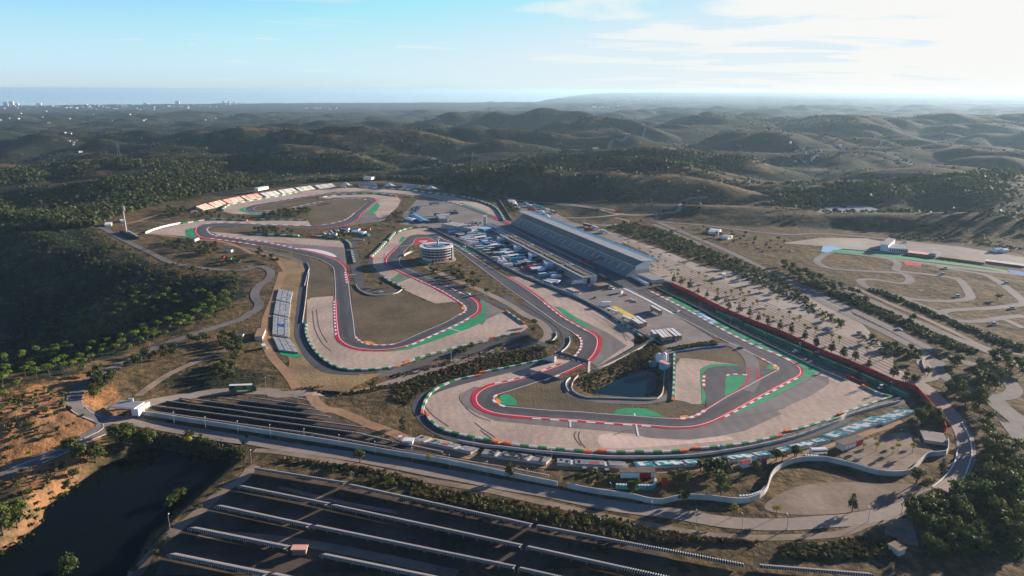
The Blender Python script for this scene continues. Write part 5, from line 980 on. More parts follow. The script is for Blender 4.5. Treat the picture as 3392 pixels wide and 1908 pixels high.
def gantry():
    A_ = at_z('J 1735,640')[0]; B_ = at_z('J 2092,748')[0]; c = (A_ + B_) / 2; d = B_ - A_; L = np.linalg.norm(d); root = empty('footbridge', (c[0], c[1], 0), math.atan2(d[1], d[0]), label='black footbridge with six lettered panels crossing the track', cat='bridge')
    for x, n_ in ((-L / 2, 0), (L / 2, 0)):
        b = MB(); b.box((x, 0, 3.6), (.5, 2.6, 7.8), MT['concrete']); b.build('pylon', root)
    b = MB(); b.box((0, 0, 6.9), (L, 2.4, .4), MT['roof_grey']); b.build('deck', root); b = MB(); b.box((0, -1.3, 6.3), (L, .2, 2.4), MT['black']); b.box((0, 1.3, 6.3), (L, .2, 2.4), MT['black']); bd = b.build('board', root)
    for k in range(6):
        x = -L / 2 + (k + .5) * L / 6; b = MB()
        for j_ in range(5): b.box((x - 1.35 + j_ * .62, -1.44, 6.05 + .1 * (j_ % 2)), (.44, .08, 1.0 + .25 * ((j_ * 7 + k) % 2)), MT['white']); b.box((x - 1.35 + j_ * .62, -1.49, 6.1), (.14, .08, .35), MT['black'])
        b.build('lettering', bd)
        b = MB(); b.box((x + L / 12 - .25, -1.46, 6.3), (.22, .1, 2.3), MT['grey_metal']); b.build('divider', bd)
    b = MB(); b.add([(-L / 2, 1.3, 0), (-L / 2 - 10, 2.5, 0), (-L / 2, 1.3, 5), (-L / 2, -1.3, 0), (-L / 2 - 10, -2.5, 0), (-L / 2, -1.3, 5)], [(0, 1, 2), (3, 5, 4), (2, 1, 4, 5), (0, 2, 5, 3)], MT['wall_white']); b.build('ramp', root)
    A_ = at_z('C 430,1050')[0]; B_ = at_z('C 622,1010')[0]; c = (A_ + B_) / 2; d = B_ - A_; L = np.linalg.norm(d); root = empty('start_gantry', (c[0], c[1], 0), math.atan2(d[1], d[0]), label='red gantry spanning the start line below the grandstand', cat='gantry')
    b = MB(); b.box((0, 0, 6.2), (L, 1.2, 1.5), MT['banner_red']); b.build('beam', root)
    for x in (-L / 2, L / 2): b = MB(); b.box((x, 0, 3), (1.3, 1.3, 7.4), MT['banner_red']); b.build('post', root)
gantry()
def gatehouse():
    c = at('G 1370,850')[0]; root = empty('gatehouse', (c[0], c[1], c[2]), rad(-8), label='white gatehouse canopy with red panel at the road junction', cat='gatehouse')
    b = MB(); b.box((0, 0, 4.3), (15, 9, .5), MT['white']); b.box((0, 0, 4.6), (14.2, 8.2, .12), MT['roof_grey']); b.build('canopy', root); b = MB(); b.box((7.3, -1.5, 2.1), (4.2, 5.2, 4.4), MT['white']); b.build('booth', root); b = MB(); b.box((4.4, -3.8, 2.0), (1.4, .3, 4), MT['banner_red']); b.build('red_panel', root)
    b = MB(); b.add([(-7.5, -3, 4.2), (-12, -4, 0), (-13.5, -4, 0), (-9, -3, 4.6), (-7.5, -2.2, 4.2), (-12, -3.2, 0), (-13.5, -3.2, 0), (-9, -2.2, 4.6)], [(0, 1, 2, 3), (4, 7, 6, 5), (0, 4, 5, 1), (3, 2, 6, 7)], MT['white']); b.build('slanted_leg', root); b = MB(); b.box((-1, 4.6, 3.0), (3, .4, 6.2), MT['white']); b.build('rear_fin', root)
gatehouse()
def tanks():
    for i_, (s_, l_) in enumerate((('K 580,790', 'white water tank left of its twin behind the pump house'), ('K 640,785', 'white water tank right of its twin behind the pump house'))):
        c = at(s_)[0]; root = empty('water_tank', (c[0], c[1], c[2]), label=l_, cat='tank', group='white tanks at the pond'); b = MB(); b.cyl((0, 0, -1), 1.9, 6, MT['white'], 16); b.build('shell', root); b = MB(); b.cyl((0, 0, 5), 1.9, .8, MT['white'], 16, r2=.6); b.build('lid', root)
tanks()
def mast():
    c = at('E 1350,238')[0]; root = empty('water_mast', (c[0], c[1], c[2]), label='tall slim mast with a fat drum on top at the left edge', cat='mast'); b = MB(); b.cyl((0, 0, -1), 1.0, 31, MT['concrete'], 10, r2=.7); b.build('pole', root); b = MB(); b.cyl((0, 0, 29), 1.5, 1.6, MT['dirt_pale'], 12, r2=2.6); b.cyl((0, 0, 30.6), 2.6, 5.2, MT['dirt_pale'], 12, r2=2.2); b.build('drum', root); b = MB(); b.box((0, 0, 1), (5, 4, 3), MT['white']); b.build('base_hut', root)
    c = at('E 1290,225 1480,300'); wall_run('hill_ramp', c[:, :2], 3.0, 3.0, 'dark', 'dark ramp wall with green end running down from the mast', 'wall'); wall_run('hill_ramp', at('E 1375,235 1465,290')[:, :2], 3.6, 1.0, 'white', 'white parapet beside the dark ramp', 'wall')
mast()
def star(spec, label):
    c = at_z(spec, 4)[0]; root = empty('star_tent', (c[0], c[1], 3.0), label=label, cat='tent', group='star shaped tents on the far embankment'); b = MB(); n = 12; V = [(0, 0, 8)]
    for k in range(n): a = 2 * math.pi * k / n + .2; r_ = 13 if k % 2 == 0 else 5; V.append((r_ * math.cos(a), r_ * .8 * math.sin(a), 1.0 if k % 2 == 0 else 3.4))
    b.add(V, [(0, 1 + k, 1 + (k + 1) % n) for k in range(n)], MT['white']); b.build('canopy', root); b = MB(); b.tube((0, 0, -3), (0, 0, 8.4), .25, MT['grey_metal']); b.build('pole', root)
star('B 150,178', 'star shaped tent left of the shaded seat banks'); star('B 612,185', 'star shaped tent between the two shaded seat banks'); star('B 1055,215', 'star shaped tent right of the shaded seat banks')
# ================================================================ solar rows
def solar(name, xyz0, xyz1, wid, zn, zf, label, group, period=0.95, legs=6.0, thin=False):
    a, b_ = np.array(xyz0[:2]), np.array(xyz1[:2]); d = b_ - a; L = np.linalg.norm(d); d /= L; c = (a + b_) / 2; root = empty(name, (c[0], c[1], gz(*c)), math.atan2(d[1], d[0]), label=label, cat='solar panels', group=group)
    n = max(2, int(L / period)); V = []; F = []; MI = []
    for k in range(n):
        x0 = -L / 2 + k * L / n; x1 = x0 + L / n
        for (u0, u1, mi_, lift) in ((x0, x0 + (x1 - x0) * .62, 0, 0.0), (x0 + (x1 - x0) * .62, x1, 1, .02)):
            i = len(V); V += [(u0, 0, zn + lift), (u1, 0, zn + lift), (u1, wid, zf + lift), (u0, wid, zf + lift), (u0, 0, zn - wid * .2), (u1, 0, zn - wid * .2), (u1, wid, zf - .12), (u0, wid, zf - .12)]
            F += [(i, i + 1, i + 2, i + 3), (i + 4, i + 7, i + 6, i + 5), (i, i + 4, i + 5, i + 1), (i + 2, i + 6, i + 7, i + 3)]; MI += [mi_] * 4
    obj('panel_deck', np_mesh('panel_deck', V, F, [MT['panel'], MT['frame_pale']], MI), root)
    b = MB(); m_ = max(2, int(L / legs))
    for k in range(m_ + 1):
        x = -L / 2 + L * k / m_; v_ = len(b.v); b.tube((x, wid * .5, -.5), (x, wid * .5, (zn + zf) / 2 - .1), .12, MT['frame_pale'], 4); b.tube((x, wid * .5, .6), (x, .5, zn - wid * .22), .08, MT['frame_pale'], 3); b.add([], [], MT['frame_pale']); b.f.append([v_ + 4, v_ + 5, v_ + 8, v_ + 9]); b.m.append(0)
        if k: b.f.append([v_ - 14 + 4, v_ - 14 + 5, v_ + 5, v_ + 4]); b.m.append(0)
    b.build('support_frame', root)
gs1 = 'rows of the lower solar field'
rows = [('640,1178 862,1214', 'top left'), ('868,1218 1332,1320', 'long top middle'), ('1345,1322 1872,1422', 'top right'), ('1915,1424 2200,1447', 'short far right'), ('592,1222 816,1267', 'second left'), ('825,1270 1306,1373', 'second middle'), ('1320,1376 1850,1492', 'second right'), ('535,1272 769,1322', 'third left'), ('780,1323 1290,1427', 'third middle'), ('1300,1430 1700,1520', 'third right'), ('468,1328 713,1377', 'fourth left'), ('800,1396 1200,1478', 'fourth middle'), ('415,1395 660,1445', 'fifth left'), ('672,1446 900,1496', 'fifth middle')]
for s_, l_ in rows:
    P = at_z('F ' + s_, 4.0); solar('solar_row', P[0], P[1], 5.0, 4.1, 1.3, 'striped solar panel row, %s one of the lower field' % l_, gs1)
gs2 = 'rows of the upper solar field'
for s_, l_ in (('G 1530,845 Q 900,340', 'lowest'), ('Q 905,341 1700,445', 'lowest, middle stretch'), ('Q 1705,446 2576,602', 'lowest, right stretch'), ('P 5,286 900,440', 'thin lowest, nearest the wall gap'), ('P 905,441 1200,485', 'thin one left of the wall tree'), ('P 1290,505 1660,575', 'thin one right of the wall tree'), ('G 1625,795 Q 1100,290', 'second'), ('Q 1105,291 2150,432', 'second, middle stretch'), ('Q 2155,433 2576,530', 'second, right stretch'), ('P 5,215 520,320', 'second, beside the white hut'), ('Q 160,100 1000,215', 'third'), ('Q 1005,216 2260,380', 'third, right stretch'), ('Q 300,68 900,140', 'fourth'), ('Q 905,141 1900,266', 'fourth, right stretch'), ('Q 690,58 1800,200', 'fifth'), ('Q 1040,58 1710,150', 'sixth'), ('Q 1490,58 1670,90', 'short topmost')):
    P = at_z(parse(s_), 1.8); solar('solar_row', P[0], P[1], 2.8, 2.3, 1.15, 'thin solar panel row, %s of the upper field' % l_, gs2, 1.1, 7)
# ================================================================ plants
def crown_mesh(name, lobes, n, size, m, flat=0.0, seed=0):
    """leaf clusters: small bent quads spread through and over the lobes (centre, radii)"""
    rg = np.random.default_rng(seed); vol = np.array([l[1][0] * l[1][1] * l[1][2] for l in lobes]) ** .67; pr = vol / vol.sum(); V = []; F = []
    for k in range(n):
        c, r_ = lobes[rg.choice(len(lobes), p=pr)]; d = rg.normal(size=3); d /= np.linalg.norm(d); d[2] = d[2] if d[2] > -.35 else -d[2] * .5; rr = rg.uniform(.62, 1.06) if rg.random() < .85 else rg.uniform(.2, .6)
        p = np.array(c) + d * np.array(r_) * rr; nrm = d + rg.normal(size=3) * .55; nrm /= np.linalg.norm(nrm)
        a = np.cross(nrm, rg.normal(size=3)); a /= np.linalg.norm(a); b = np.cross(nrm, a); s = size * rg.uniform(.55, 1.25); i = len(V)
        V += [p - a * s, p - b * s * .7 + nrm * s * .15, p + a * s, p + b * s * .7 + nrm * s * .15]; F.append((i, i + 1, i + 2, i + 3))
    return np_mesh(name, V, F, [m])
def trunk_mesh(h, r_, limbs=3, seed=0, lean=.1):
    b = MB(); rg = random.Random(seed); x = 0; y = 0; segs = 3
    for k in range(segs):
        x2 = x + rg.uniform(-lean, lean) * h / segs; y2 = y + rg.uniform(-lean, lean) * h / segs; b.tube((x, y, h * k / segs - (0.6 if k == 0 else 0)), (x2, y2, h * (k + 1) / segs), r_ * (1 - .22 * k), MT['bark'], 6); x, y = x2, y2
    for k in range(limbs): a = rg.uniform(0, 6.28); b.tube((x * .8, y * .8, h * .8), (x + math.cos(a) * h * .3, y + math.sin(a) * h * .3, h * 1.2), r_ * .4, MT['bark'], 4)
    o = b.build('trunk'); me = o.data; bpy.data.objects.remove(o); return me
def rl(rg, n, R, z0, z1, r0, r1, fz): return [((rg.uniform(-R, R), rg.uniform(-R, R), rg.uniform(z0, z1)), (lambda q: (q, q * rg.uniform(.85, 1.1), q * fz))(rg.uniform(r0, r1))) for _ in range(n)]
PROTO = {}
def proto(kind, name, crowns, trunks): PROTO[kind] = (name, crowns, trunks)
R_ = lambda s: random.Random(s)
proto('pine', 'stone_pine', [crown_mesh('crown', [((0, 0, 4.6), (2.5, 2.4, 1.3))] + rl(R_(s), 5, 1.6, 4.3, 5.2, 1.0, 1.5, .65), 300, .42, MT['leaf_pine'], seed=s) for s in range(5)], [trunk_mesh(4.4, .22, 3, s) for s in range(3)])
proto('oak', 'oak_tree', [crown_mesh('crown', [((0, 0, 3.2), (2.3, 2.3, 1.9))] + rl(R_(s + 9), 6, 1.7, 2.4, 4.4, 1.0, 1.6, .85), 330, .45, MT['leaf_oak'], seed=s + 10) for s in range(5)], [trunk_mesh(2.6, .25, 3, s + 5) for s in range(3)])
proto('wild', 'wild_tree', [crown_mesh('crown', [((0, 0, 3.0), (2.2, 2.2, 1.9))] + rl(R_(s + 59), 6, 1.8, 2.0, 4.4, .9, 1.5, .85), 300, .45, MT['leaf_oak'], seed=s + 60) for s in range(4)], [trunk_mesh(2.4, .22, 3, s + 25) for s in range(2)])
proto('dark', 'conifer_tree', [crown_mesh('crown', [((0, 0, 2.6), (2.3, 2.3, 1.8)), ((.2, 0, 4.6), (1.8, 1.8, 1.8)), ((0, .2, 6.8), (1.1, 1.1, 1.9))] + rl(R_(s + 19), 4, 1.6, 2, 5.4, .8, 1.2, 1.0), 330, .45, MT['leaf_dark'], seed=s + 20) for s in range(4)], [trunk_mesh(5.5, .2, 2, s + 9) for s in range(2)])
proto('young', 'young_tree', [crown_mesh('crown', [((0, 0, 2.9), (1.25, 1.25, 1.05))] + rl(R_(s + 29), 2, .7, 2.6, 3.4, .5, .8, .9), 110, .33, MT['leaf_yellow'], seed=s + 30) for s in range(4)], [trunk_mesh(2.5, .10, 2, s + 12) for s in range(2)])
proto('leafy', 'broadleaf_tree', [crown_mesh('crown', [((0, 0, 4.4), (2.6, 2.6, 2.6))] + rl(R_(s + 39), 8, 2.4, 2.6, 6.6, 1.2, 2.0, .9), 460, .5, MT['leaf_fresh'], seed=s + 40) for s in range(5)], [trunk_mesh(3.8, .28, 3, s + 15) for s in range(3)])
proto('bush', 'bush', [crown_mesh('foliage', [((0, 0, .8), (1.2, 1.2, 1.0))] + rl(R_(s + 49), 2, .8, .5, 1.3, .5, .8, .9), 90, .3, MT['leaf_fresh'], seed=s + 50) for s in range(4)], None)
BASES = {}
def tree(kind, x, y, s, label, group):
    name, crowns, trunks = PROTO[kind]; z = gz(x, y); ci = random.randrange(len(crowns)); rz = random.uniform(0, 6.28)
    if trunks is None: o = obj(name, crowns[ci], None, (x, y, z), rz); o.scale = (s, s, s * random.uniform(.85, 1.15)); return tag(o, label, 'bush', group)
    r_ = empty(name, (x, y, z), rz, label=label, cat='tree', group=group); r_.scale = (s, s, s * random.uniform(.88, 1.15)); obj('trunk', trunks[random.randrange(len(trunks))], r_); obj('crown', crowns[ci], r_); return r_
def scatter(spec, n, mind, pts=None):
    P = parse(spec); lo, hi = P.min(0), P.max(0); out = []; tries = 0; cell = {}
    cand = np.random.default_rng(len(P) * 7 + n).uniform(lo, hi, (n * 14, 2)); cand = cand[inside(cand[:, 0], cand[:, 1], P)][:n * 5]
    if len(cand) == 0: return []
    W = at(cand)
    for q in W:
        if len(out) >= n: break
        if out and min((q[0] - o[0]) ** 2 + (q[1] - o[1]) ** 2 for o in out) < mind ** 2: continue
        out.append((q[0], q[1]))
    return out
CNT = [0]
def grove(kind, spec, n, mind, s, label, group):
    for x, y in scatter(spec, n, mind): tree(kind, x, y, random.uniform(*s), label, group); CNT[0] += 1
def singles(kind, spec, s, label, group=None, each=None):
    W = at(spec)
    for i, q in enumerate(W): tree(kind, q[0], q[1], random.uniform(*s), each[i] if each else label, group); CNT[0] += 1
grove('pine', 'E 1100,980 1500,880 1950,900 2450,860 2560,960 2450,1080 2150,1230 1900,1330 1500,1449 G 1150,330 800,480 700,420 900,200 1000,0 E 1050,1350', 115, 5.2, (.85, 1.3), 'bright green stone pine on the dark slope above the curving road', 'stone pines on the dark slope')
grove('pine', 'E 500,1180 900,1080 1050,1350 G 1000,30 900,200 700,430 450,520 250,640 0,760 0,180 E 280,1449', 75, 5.5, (.9, 1.35), 'bright green stone pine at the left edge above the orange knoll', 'stone pines near the left edge')
grove('wild', 'E 30,330 900,240 1240,330 1600,520 2250,650 2560,660 2500,840 1950,870 1500,860 900,1040 400,1120 30,1100', 150, 6.5, (.6, 1.1), 'small dull green tree on the shaded valley side', 'small trees in the left valley')
go = 'dark round trees inside the circuit grounds'
grove('wild', 'A 400,800 560,760 1000,810 1080,900 930,935 600,890', 42, 4, (.9, 1.35), 'dark tree in the grove below the small red fronted building', go)
grove('wild', 'A 430,440 640,410 745,450 700,500 500,520', 26, 4.5, (1, 1.4), 'dark tree in the clump below the salmon seats', go); grove('oak', 'A 1500,500 1700,460 1960,440 2050,470 1950,510 1700,540 1520,530', 34, 4.5, (1, 1.5), 'dark tree in the long clump below the far hairpin', go)
grove('oak', 'A 780,450 1050,490 1350,530 1300,550 1000,530 800,510', 16, 6, (.8, 1.2), 'dark tree on the bank between the two loops', go); grove('oak', 'A 1390,665 1480,645 1640,650 1850,690 1800,705 1500,695', 18, 4.5, (.9, 1.3), 'dark tree behind the green barrier of the middle infield', go)
grove('oak', 'A 1080,990 1290,960 1300,1010 1180,1030', 9, 3.5, (.8, 1.2), 'dark tree beside the red and blue marshal tents', go); grove('oak', 'A 1430,910 1500,890 1640,960 1690,1010 1600,1000', 9, 4, (.9, 1.3), 'dark tree on the corner of the light dirt track', go); grove('oak', 'B 60,700 300,720 290,750 60,735', 9, 4, (.8, 1.2), 'dark tree in front of the white tent camp', go)
grove('oak', 'B 640,500 740,470 760,500 680,590', 12, 4, (.9, 1.3), 'dark tree on the bank left of the upper paddock', go); grove('oak', 'B 1850,370 1900,360 1990,470 1930,500', 14, 4.5, (1, 1.4), 'dark tree above the far end of the grandstand', go)
grove('oak', 'B 1210,205 1500,240 1860,300 1870,340 1600,310 1300,240', 34, 6, (1, 1.5), 'dark tree along the bank beyond the far straight', go)
singles('oak', 'B 1050,1095 1090,1110 1120,1115 1070,1120', (.9, 1.2), 'dark tree below the round tower entrance', go); singles('oak', 'B 1290,1140 1320,1125 1350,1120 1385,1140 1300,1165 1380,1170 1350,1195 1400,1200', (1, 1.3), 'dark tree in the clump right of the round tower', go)
singles('oak', 'B 1440,1230 1480,1240 1520,1250 1545,1215 1510,1275 1560,1230', (.9, 1.2), 'dark tree in the clump beside the back straight service road', go)
singles('oak', 'B 1650,1330 1360,1060 1500,1150 1270,1085 B 400,825 520,1255 640,1258 600,640 665,645 460,630', (.9, 1.2), None, go, ['lone dark tree beside the pale path right of the tower', 'small tree right of the tower foot', 'small tree above the service road clump', 'low tree near the white marshal car', 'lone dark tree on the dry grass triangle', 'round tree inside the curved low wall', 'smaller tree inside the curved low wall', 'tree at the top of the triangle lawn', 'second tree at the top of the triangle lawn', 'tree beside the dark road above the camp'])
gl = 'trees in the strip beside the dual carriageway'
grove('wild', 'C 690,640 880,580 1100,600 1250,660 1800,900 2300,1090 2560,1200 L 600,440 1000,600 1480,700 1530,745 1200,750 800,500 400,290 0,120 C 1900,1070 1500,900 1100,790 860,690', 95, 7, (.75, 1.35), 'dark tree in the scrub strip beside the car park', gl)
grove('wild', 'D 0,1030 400,1180 700,1300 850,1350 900,1449 L 850,190 650,110 350,20 150,-60 D 0,1100', 40, 6, (1, 1.7), 'dense dark tree between carriageway and access road', gl); grove('wild', 'C 1400,600 1900,650 2300,720 2570,760 2560,900 2300,850 1900,760 1500,660', 22, 12, (.7, 1.2), 'scattered dark tree on the slope by the white halls', gl)
gr = 'trees round the turning circle on the right'
grove('oak', 'L 2010,900 2150,870 2240,920 2330,990 2340,1100 2200,1130 2080,1050', 16, 4, (1.1, 1.7), 'dark tree on the island of the turning circle', gr); grove('oak', 'L 1740,830 1850,790 1930,790 1870,880', 6, 4, (1, 1.4), 'dark tree at the top of the turning circle', gr); grove('oak', 'L 1740,1090 1850,1060 1940,1120 1880,1170 1780,1150', 7, 4, (1.2, 1.6), 'dark tree left of the turning circle island', gr)
grove('oak', 'L 2180,790 2400,770 2560,880 2560,950 2400,900 2250,830', 14, 5, (1.1, 1.5), 'dark tree right of the turning circle', gr); grove('oak', 'L 1640,610 1760,620 1900,680 1850,720 1700,650', 8, 4, (1, 1.4), 'dark tree where the carriageway ends', gr); singles('oak', 'L 1550,950 1395,370 1410,1040 1420,800 1070,775 2290,140', (1.1, 1.4), None, gr, ['lone round tree on the junction island', 'lone dark tree beside the upper access road', 'small tree behind the red wall bend', 'round tree inside the car park exit curve', 'round tree in the last car park row', 'small tree in the kart infield'])
grove('leafy', 'L 1890,1230 2120,1200 2140,1400 M 2250,40 2290,220 2560,330 2570,1440 2350,1400 1930,1060 1760,900 1960,720 2110,520 2150,260 2080,0', 100, 6, (.75, 1.45), 'leafy green tree in the wood right of the main road', 'wood in the lower right corner')
grove('leafy', 'M 1330,960 1500,930 1660,960 1680,1080 1500,1130 1340,1100', 9, 4, (1, 1.4), 'leafy tree left of the dirt path at the lower right', 'trees beside the dirt path'); grove('leafy', 'M 1450,1170 1800,1120 2080,1200 2200,1440 1650,1440 1500,1300', 26, 4.2, (.6, 1.2), 'small leafy tree in the plot below the dirt path', 'trees beside the dirt path')
grove('leafy', 'M 1710,60 1400,0 L 1560,1310 1680,1400', 10, 4, (.7, 1.1), 'leafy tree behind the end of the red wall', 'trees beside the dirt path')
gk = 'dark trees lining the red wall'
W_ = at('C 1385,1225 1465,1240 1560,1290 1650,1335 1745,1375 1850,1430 K 1325,235 1440,280 1550,325 1645,375 1745,405 1875,465 1995,510 2140,565 2260,635 2430,700 2540,745 L 235,575 360,635 525,700 650,760 770,800 915,870 1180,965 1310,1030')
for q in W_: tree('dark', q[0], q[1], random.uniform(.85, 1.2), 'tall dark tree in the car park row along the red wall', gk)
gy = 'young yellow green trees of the car park'
W_ = at('C 605,700 650,725 1025,880 1140,915 1160,960 1230,985 1245,950 1215,1030 1280,1060 1150,1065 1220,1085 1360,1145 1435,1120 1430,1175 1440,1025 1300,1015 1500,1050 1655,1160 1730,1185 1810,1210 1720,1230 1790,1270 1850,1340 1940,1380 2100,1330 2005,1345 2190,1360 1945,1435 2095,1380 2280,1449 2125,1449 1580,1130 1510,1210 905,815 1350,950 1550,1000 1900,1150 2300,1320 K 1295,185 1395,220 1500,190 1585,230 1640,195 1735,240 1710,290 1865,280 1975,325 1700,345 1800,380 2090,370 2025,400 1910,365 2145,465 2260,500 2430,575 2510,600 1460,75 1545,100 1360,90 1210,85 1380,150 1480,110 1850,190 2180,300 2330,400 L 180,375 70,325 240,460 350,495 520,570 605,600 420,395 575,470 800,640 900,720')
for q in W_: tree('young', q[0], q[1], random.uniform(1.05, 1.6), 'small yellow green tree in the rows of the car park', gy)
# trees that stand alone along the roads and walls
def one(kind, spec, s, label, group='single trees along the roads'): q = at(spec)[0]; tree(kind, q[0], q[1], s, label, group)
for k_, s_, z_, l_ in (('oak', 'Q 2230,745', 1.25, 'lone round tree on the verge of the main road'), ('dark', 'P 1245,600', 1.1, 'tall grey green tree growing against the white wall'), ('young', 'P 400,450', 1.3, 'small yellow tree in front of the white wall'), ('oak', 'Nn 300,925', 1.3, 'round tree in front of the turquoise cabins'), ('leafy', 'Nn 850,1030', .8, 'pale bush like tree against the winding wall'), ('leafy', 'Nn 1250,935', 1.45, 'large pale tree inside the winding wall'),
        ('young', 'Nn 1385,1165', 1.5, 'small yellow tree on the dirt above the main road'), ('young', 'Nn 1835,1170', 1.5, 'second small yellow tree above the main road'), ('dark', 'M 740,950', 1.0, 'bare looking tree beside the main road bend'), ('oak', 'M 1425,650', 1.35, 'round tree between the winding wall and the road bend'), ('dark', 'M 1695,550', .95, 'slim dark tree inside the road bend'), ('oak', 'M 1635,860', 1.6, 'big round tree on the outer side of the road bend'), ('young', 'M 1550,680', 1.4, 'yellow bush on the verge inside the road bend'),
        ('leafy', 'J 120,1330', .8, 'tree left of the barrier tip'), ('oak', 'J 115,1395', .9, 'lower tree left of the barrier tip'), ('oak', 'J 1515,255', 1.0, 'tree at the gravel point, upper of two'), ('oak', 'J 1500,335', 1.0, 'tree at the gravel point, lower of two'), ('young', 'J 1110,570', 1.5, 'pale small tree on the service road verge'), ('leafy', 'J 850,500', .7, 'small tree on the bank under the shaded barrier'), ('oak', 'J 1660,480', 1.1, 'dark tree left of the black footbridge'), ('oak', 'J 1720,490', 1.2, 'dark tree touching the black footbridge'), ('oak', 'H 2330,885', .9, 'tree on the bank above the service road cutting'), ('oak', 'H 2375,880', .9, 'right of two trees on the bank above the cutting'), ('leafy', 'H 1405,1265', .8, 'green tree on the verge of the service road'),
        ('oak', 'G 670,710', .9, 'grey green tree outside the road bend on the left'), ('oak', 'G 500,880', .8, 'dark bush like tree on the orange knoll'), ('leafy', 'G 330,1040', .7, 'green tree in the middle of the orange knoll'), ('oak', 'G 800,1250', 1.2, 'dark tree on the road edge below the knoll'), ('young', 'G 680,1300', 1.3, 'yellow bush on the roadside below the knoll'), ('young', 'G 325,1345', 1.2, 'yellow bush at the foot of the orange soil'), ('young', 'G 2020,1235', 1.7, 'yellow poplar on the lake bank'), ('leafy', 'R 1830,735', 1.0, 'bright tree in the shade of the lake bank'), ('leafy', 'R 1930,655', .85, 'smaller bright tree on the shaded lake bank'), ('leafy', 'R 745,1480', 1.4, 'green tree cut by the bottom edge near the lake'), ('leafy', 'R 780,410', .8, 'slender green tree on the left lake shore')): one(k_, s_, z_, l_)
grove('oak', 'G 1000,480 1120,430 1250,440 1290,520 1180,580 1010,600 970,560', 12, 3.2, (1.0, 1.4), 'dark tree in the clump inside the road bend', 'trees between the left roads'); grove('oak', 'G 980,640 1080,600 1090,640 1000,720', 5, 3, (.8, 1.1), 'tree beside the kerb of the road bend', 'trees between the left roads'); grove('oak', 'G 1520,240 1620,250 1860,170 1900,220 1830,290 1560,330 1380,420 1350,390', 14, 4, (.9, 1.35), 'dark tree beside the road above the pale path', 'trees between the left roads')
grove('oak', 'G 2000,90 2200,70 2220,110 2040,130', 6, 4, (1, 1.3), 'dark tree on the verge of the upper left road', 'trees between the left roads'); grove('oak', 'G 2350,60 2560,90 2570,330 2500,330 2340,150', 16, 4, (1, 1.4), 'dark tree beside the white caravans', 'trees between the left roads'); grove('oak', 'G 2230,400 2500,340 2520,560 2300,540', 15, 4, (.9, 1.3), 'dark tree on the slope above the black and green lorry', 'trees between the left roads')
grove('leafy', 'G 760,1300 1060,1290 1050,1420 R 930,300 750,200', 14, 4, (.8, 1.3), 'leafy tree beside the lake inlet', 'trees on the lake banks'); grove('leafy', 'G 1150,1130 1340,1110 1640,1150 1600,1220 1200,1220', 12, 4, (.8, 1.25), 'leafy tree on the north bank of the lake', 'trees on the lake banks'); grove('oak', 'Q 400,520 850,580 1000,690 950,780 830,700 600,610', 22, 4, (.7, 1.2), 'dull tree on the bank at the corner of the lake', 'trees on the lake banks'); grove('leafy', 'R 0,880 180,800 330,830 250,940 0,1060', 10, 4, (1.1, 1.5), 'leafy tree on the far left lake shore', 'trees on the lake banks')
grove('oak', 'Nn 1020,690 1100,640 1290,650 1420,690 1280,740 1100,740', 12, 3.2, (1, 1.4), 'dark tree in the clump below the teal seats', 'trees inside the winding wall'); grove('oak', 'Nn 700,740 850,740 860,830 790,860', 6, 3, (.9, 1.3), 'dark tree right of the turquoise cabins', 'trees inside the winding wall'); singles('oak', 'Nn 1610,680 1900,570 1840,565 2050,530 M 130,360', (.9, 1.2), None, 'trees inside the winding wall', ['round tree beside the little red tent', 'round tree in front of the second teal bank', 'low tree left of the minibus track', 'slender tree near the white minibus', 'tree left of the white minibus'])
grove('oak', 'P 1930,610 2060,600 2340,610 2350,680 2000,680', 9, 4, (.8, 1.1), 'dark tree behind the wall gap', 'trees inside the winding wall'); grove('young', 'M 960,160 1150,250 1500,200 1380,330 1000,360 800,300', 14, 6, (.9, 1.4), 'pale sapling on the bare slope inside the winding wall', 'saplings on the bare slope')
gb_ = 'shrubs planted between the solar rows'
singles('bush', 'Q 1430,1000 1480,1005 1640,1040 1730,1050 1790,1070 1850,1080 1990,1100 2050,1120 2110,1130 2170,1140 2225,1150 2530,1200 P 835,1080 935,1110 1045,1140 1155,1160 1415,1225 1525,1250 1655,1270 1890,1320 2020,1350 2135,1365 2265,1390 2380,1400 480,1280 605,1310 720,1340 845,1360 955,1385 1090,1405', (.8, 1.5), 'small round shrub standing between two solar rows', gb_)
grove('bush', 'Q 1900,840 2576,930 P 400,740 1000,900 1900,1020 2576,1120 2576,1170 1900,1080 1000,950 300,740 Q 2500,990', 110, 2.2, (.9, 1.7), 'green shrub in the hedge above the lower solar field', 'shrubs of the hedge above the solar field')
grove('bush', 'R 1300,1449 1700,1050 2100,750 2450,500 Q 1050,760 1080,780 960,870 700,1080 400,1330 R 1500,1449', 30, 4, (.8, 1.3), 'small shrub along the track by the lake', 'shrubs along the lake track')
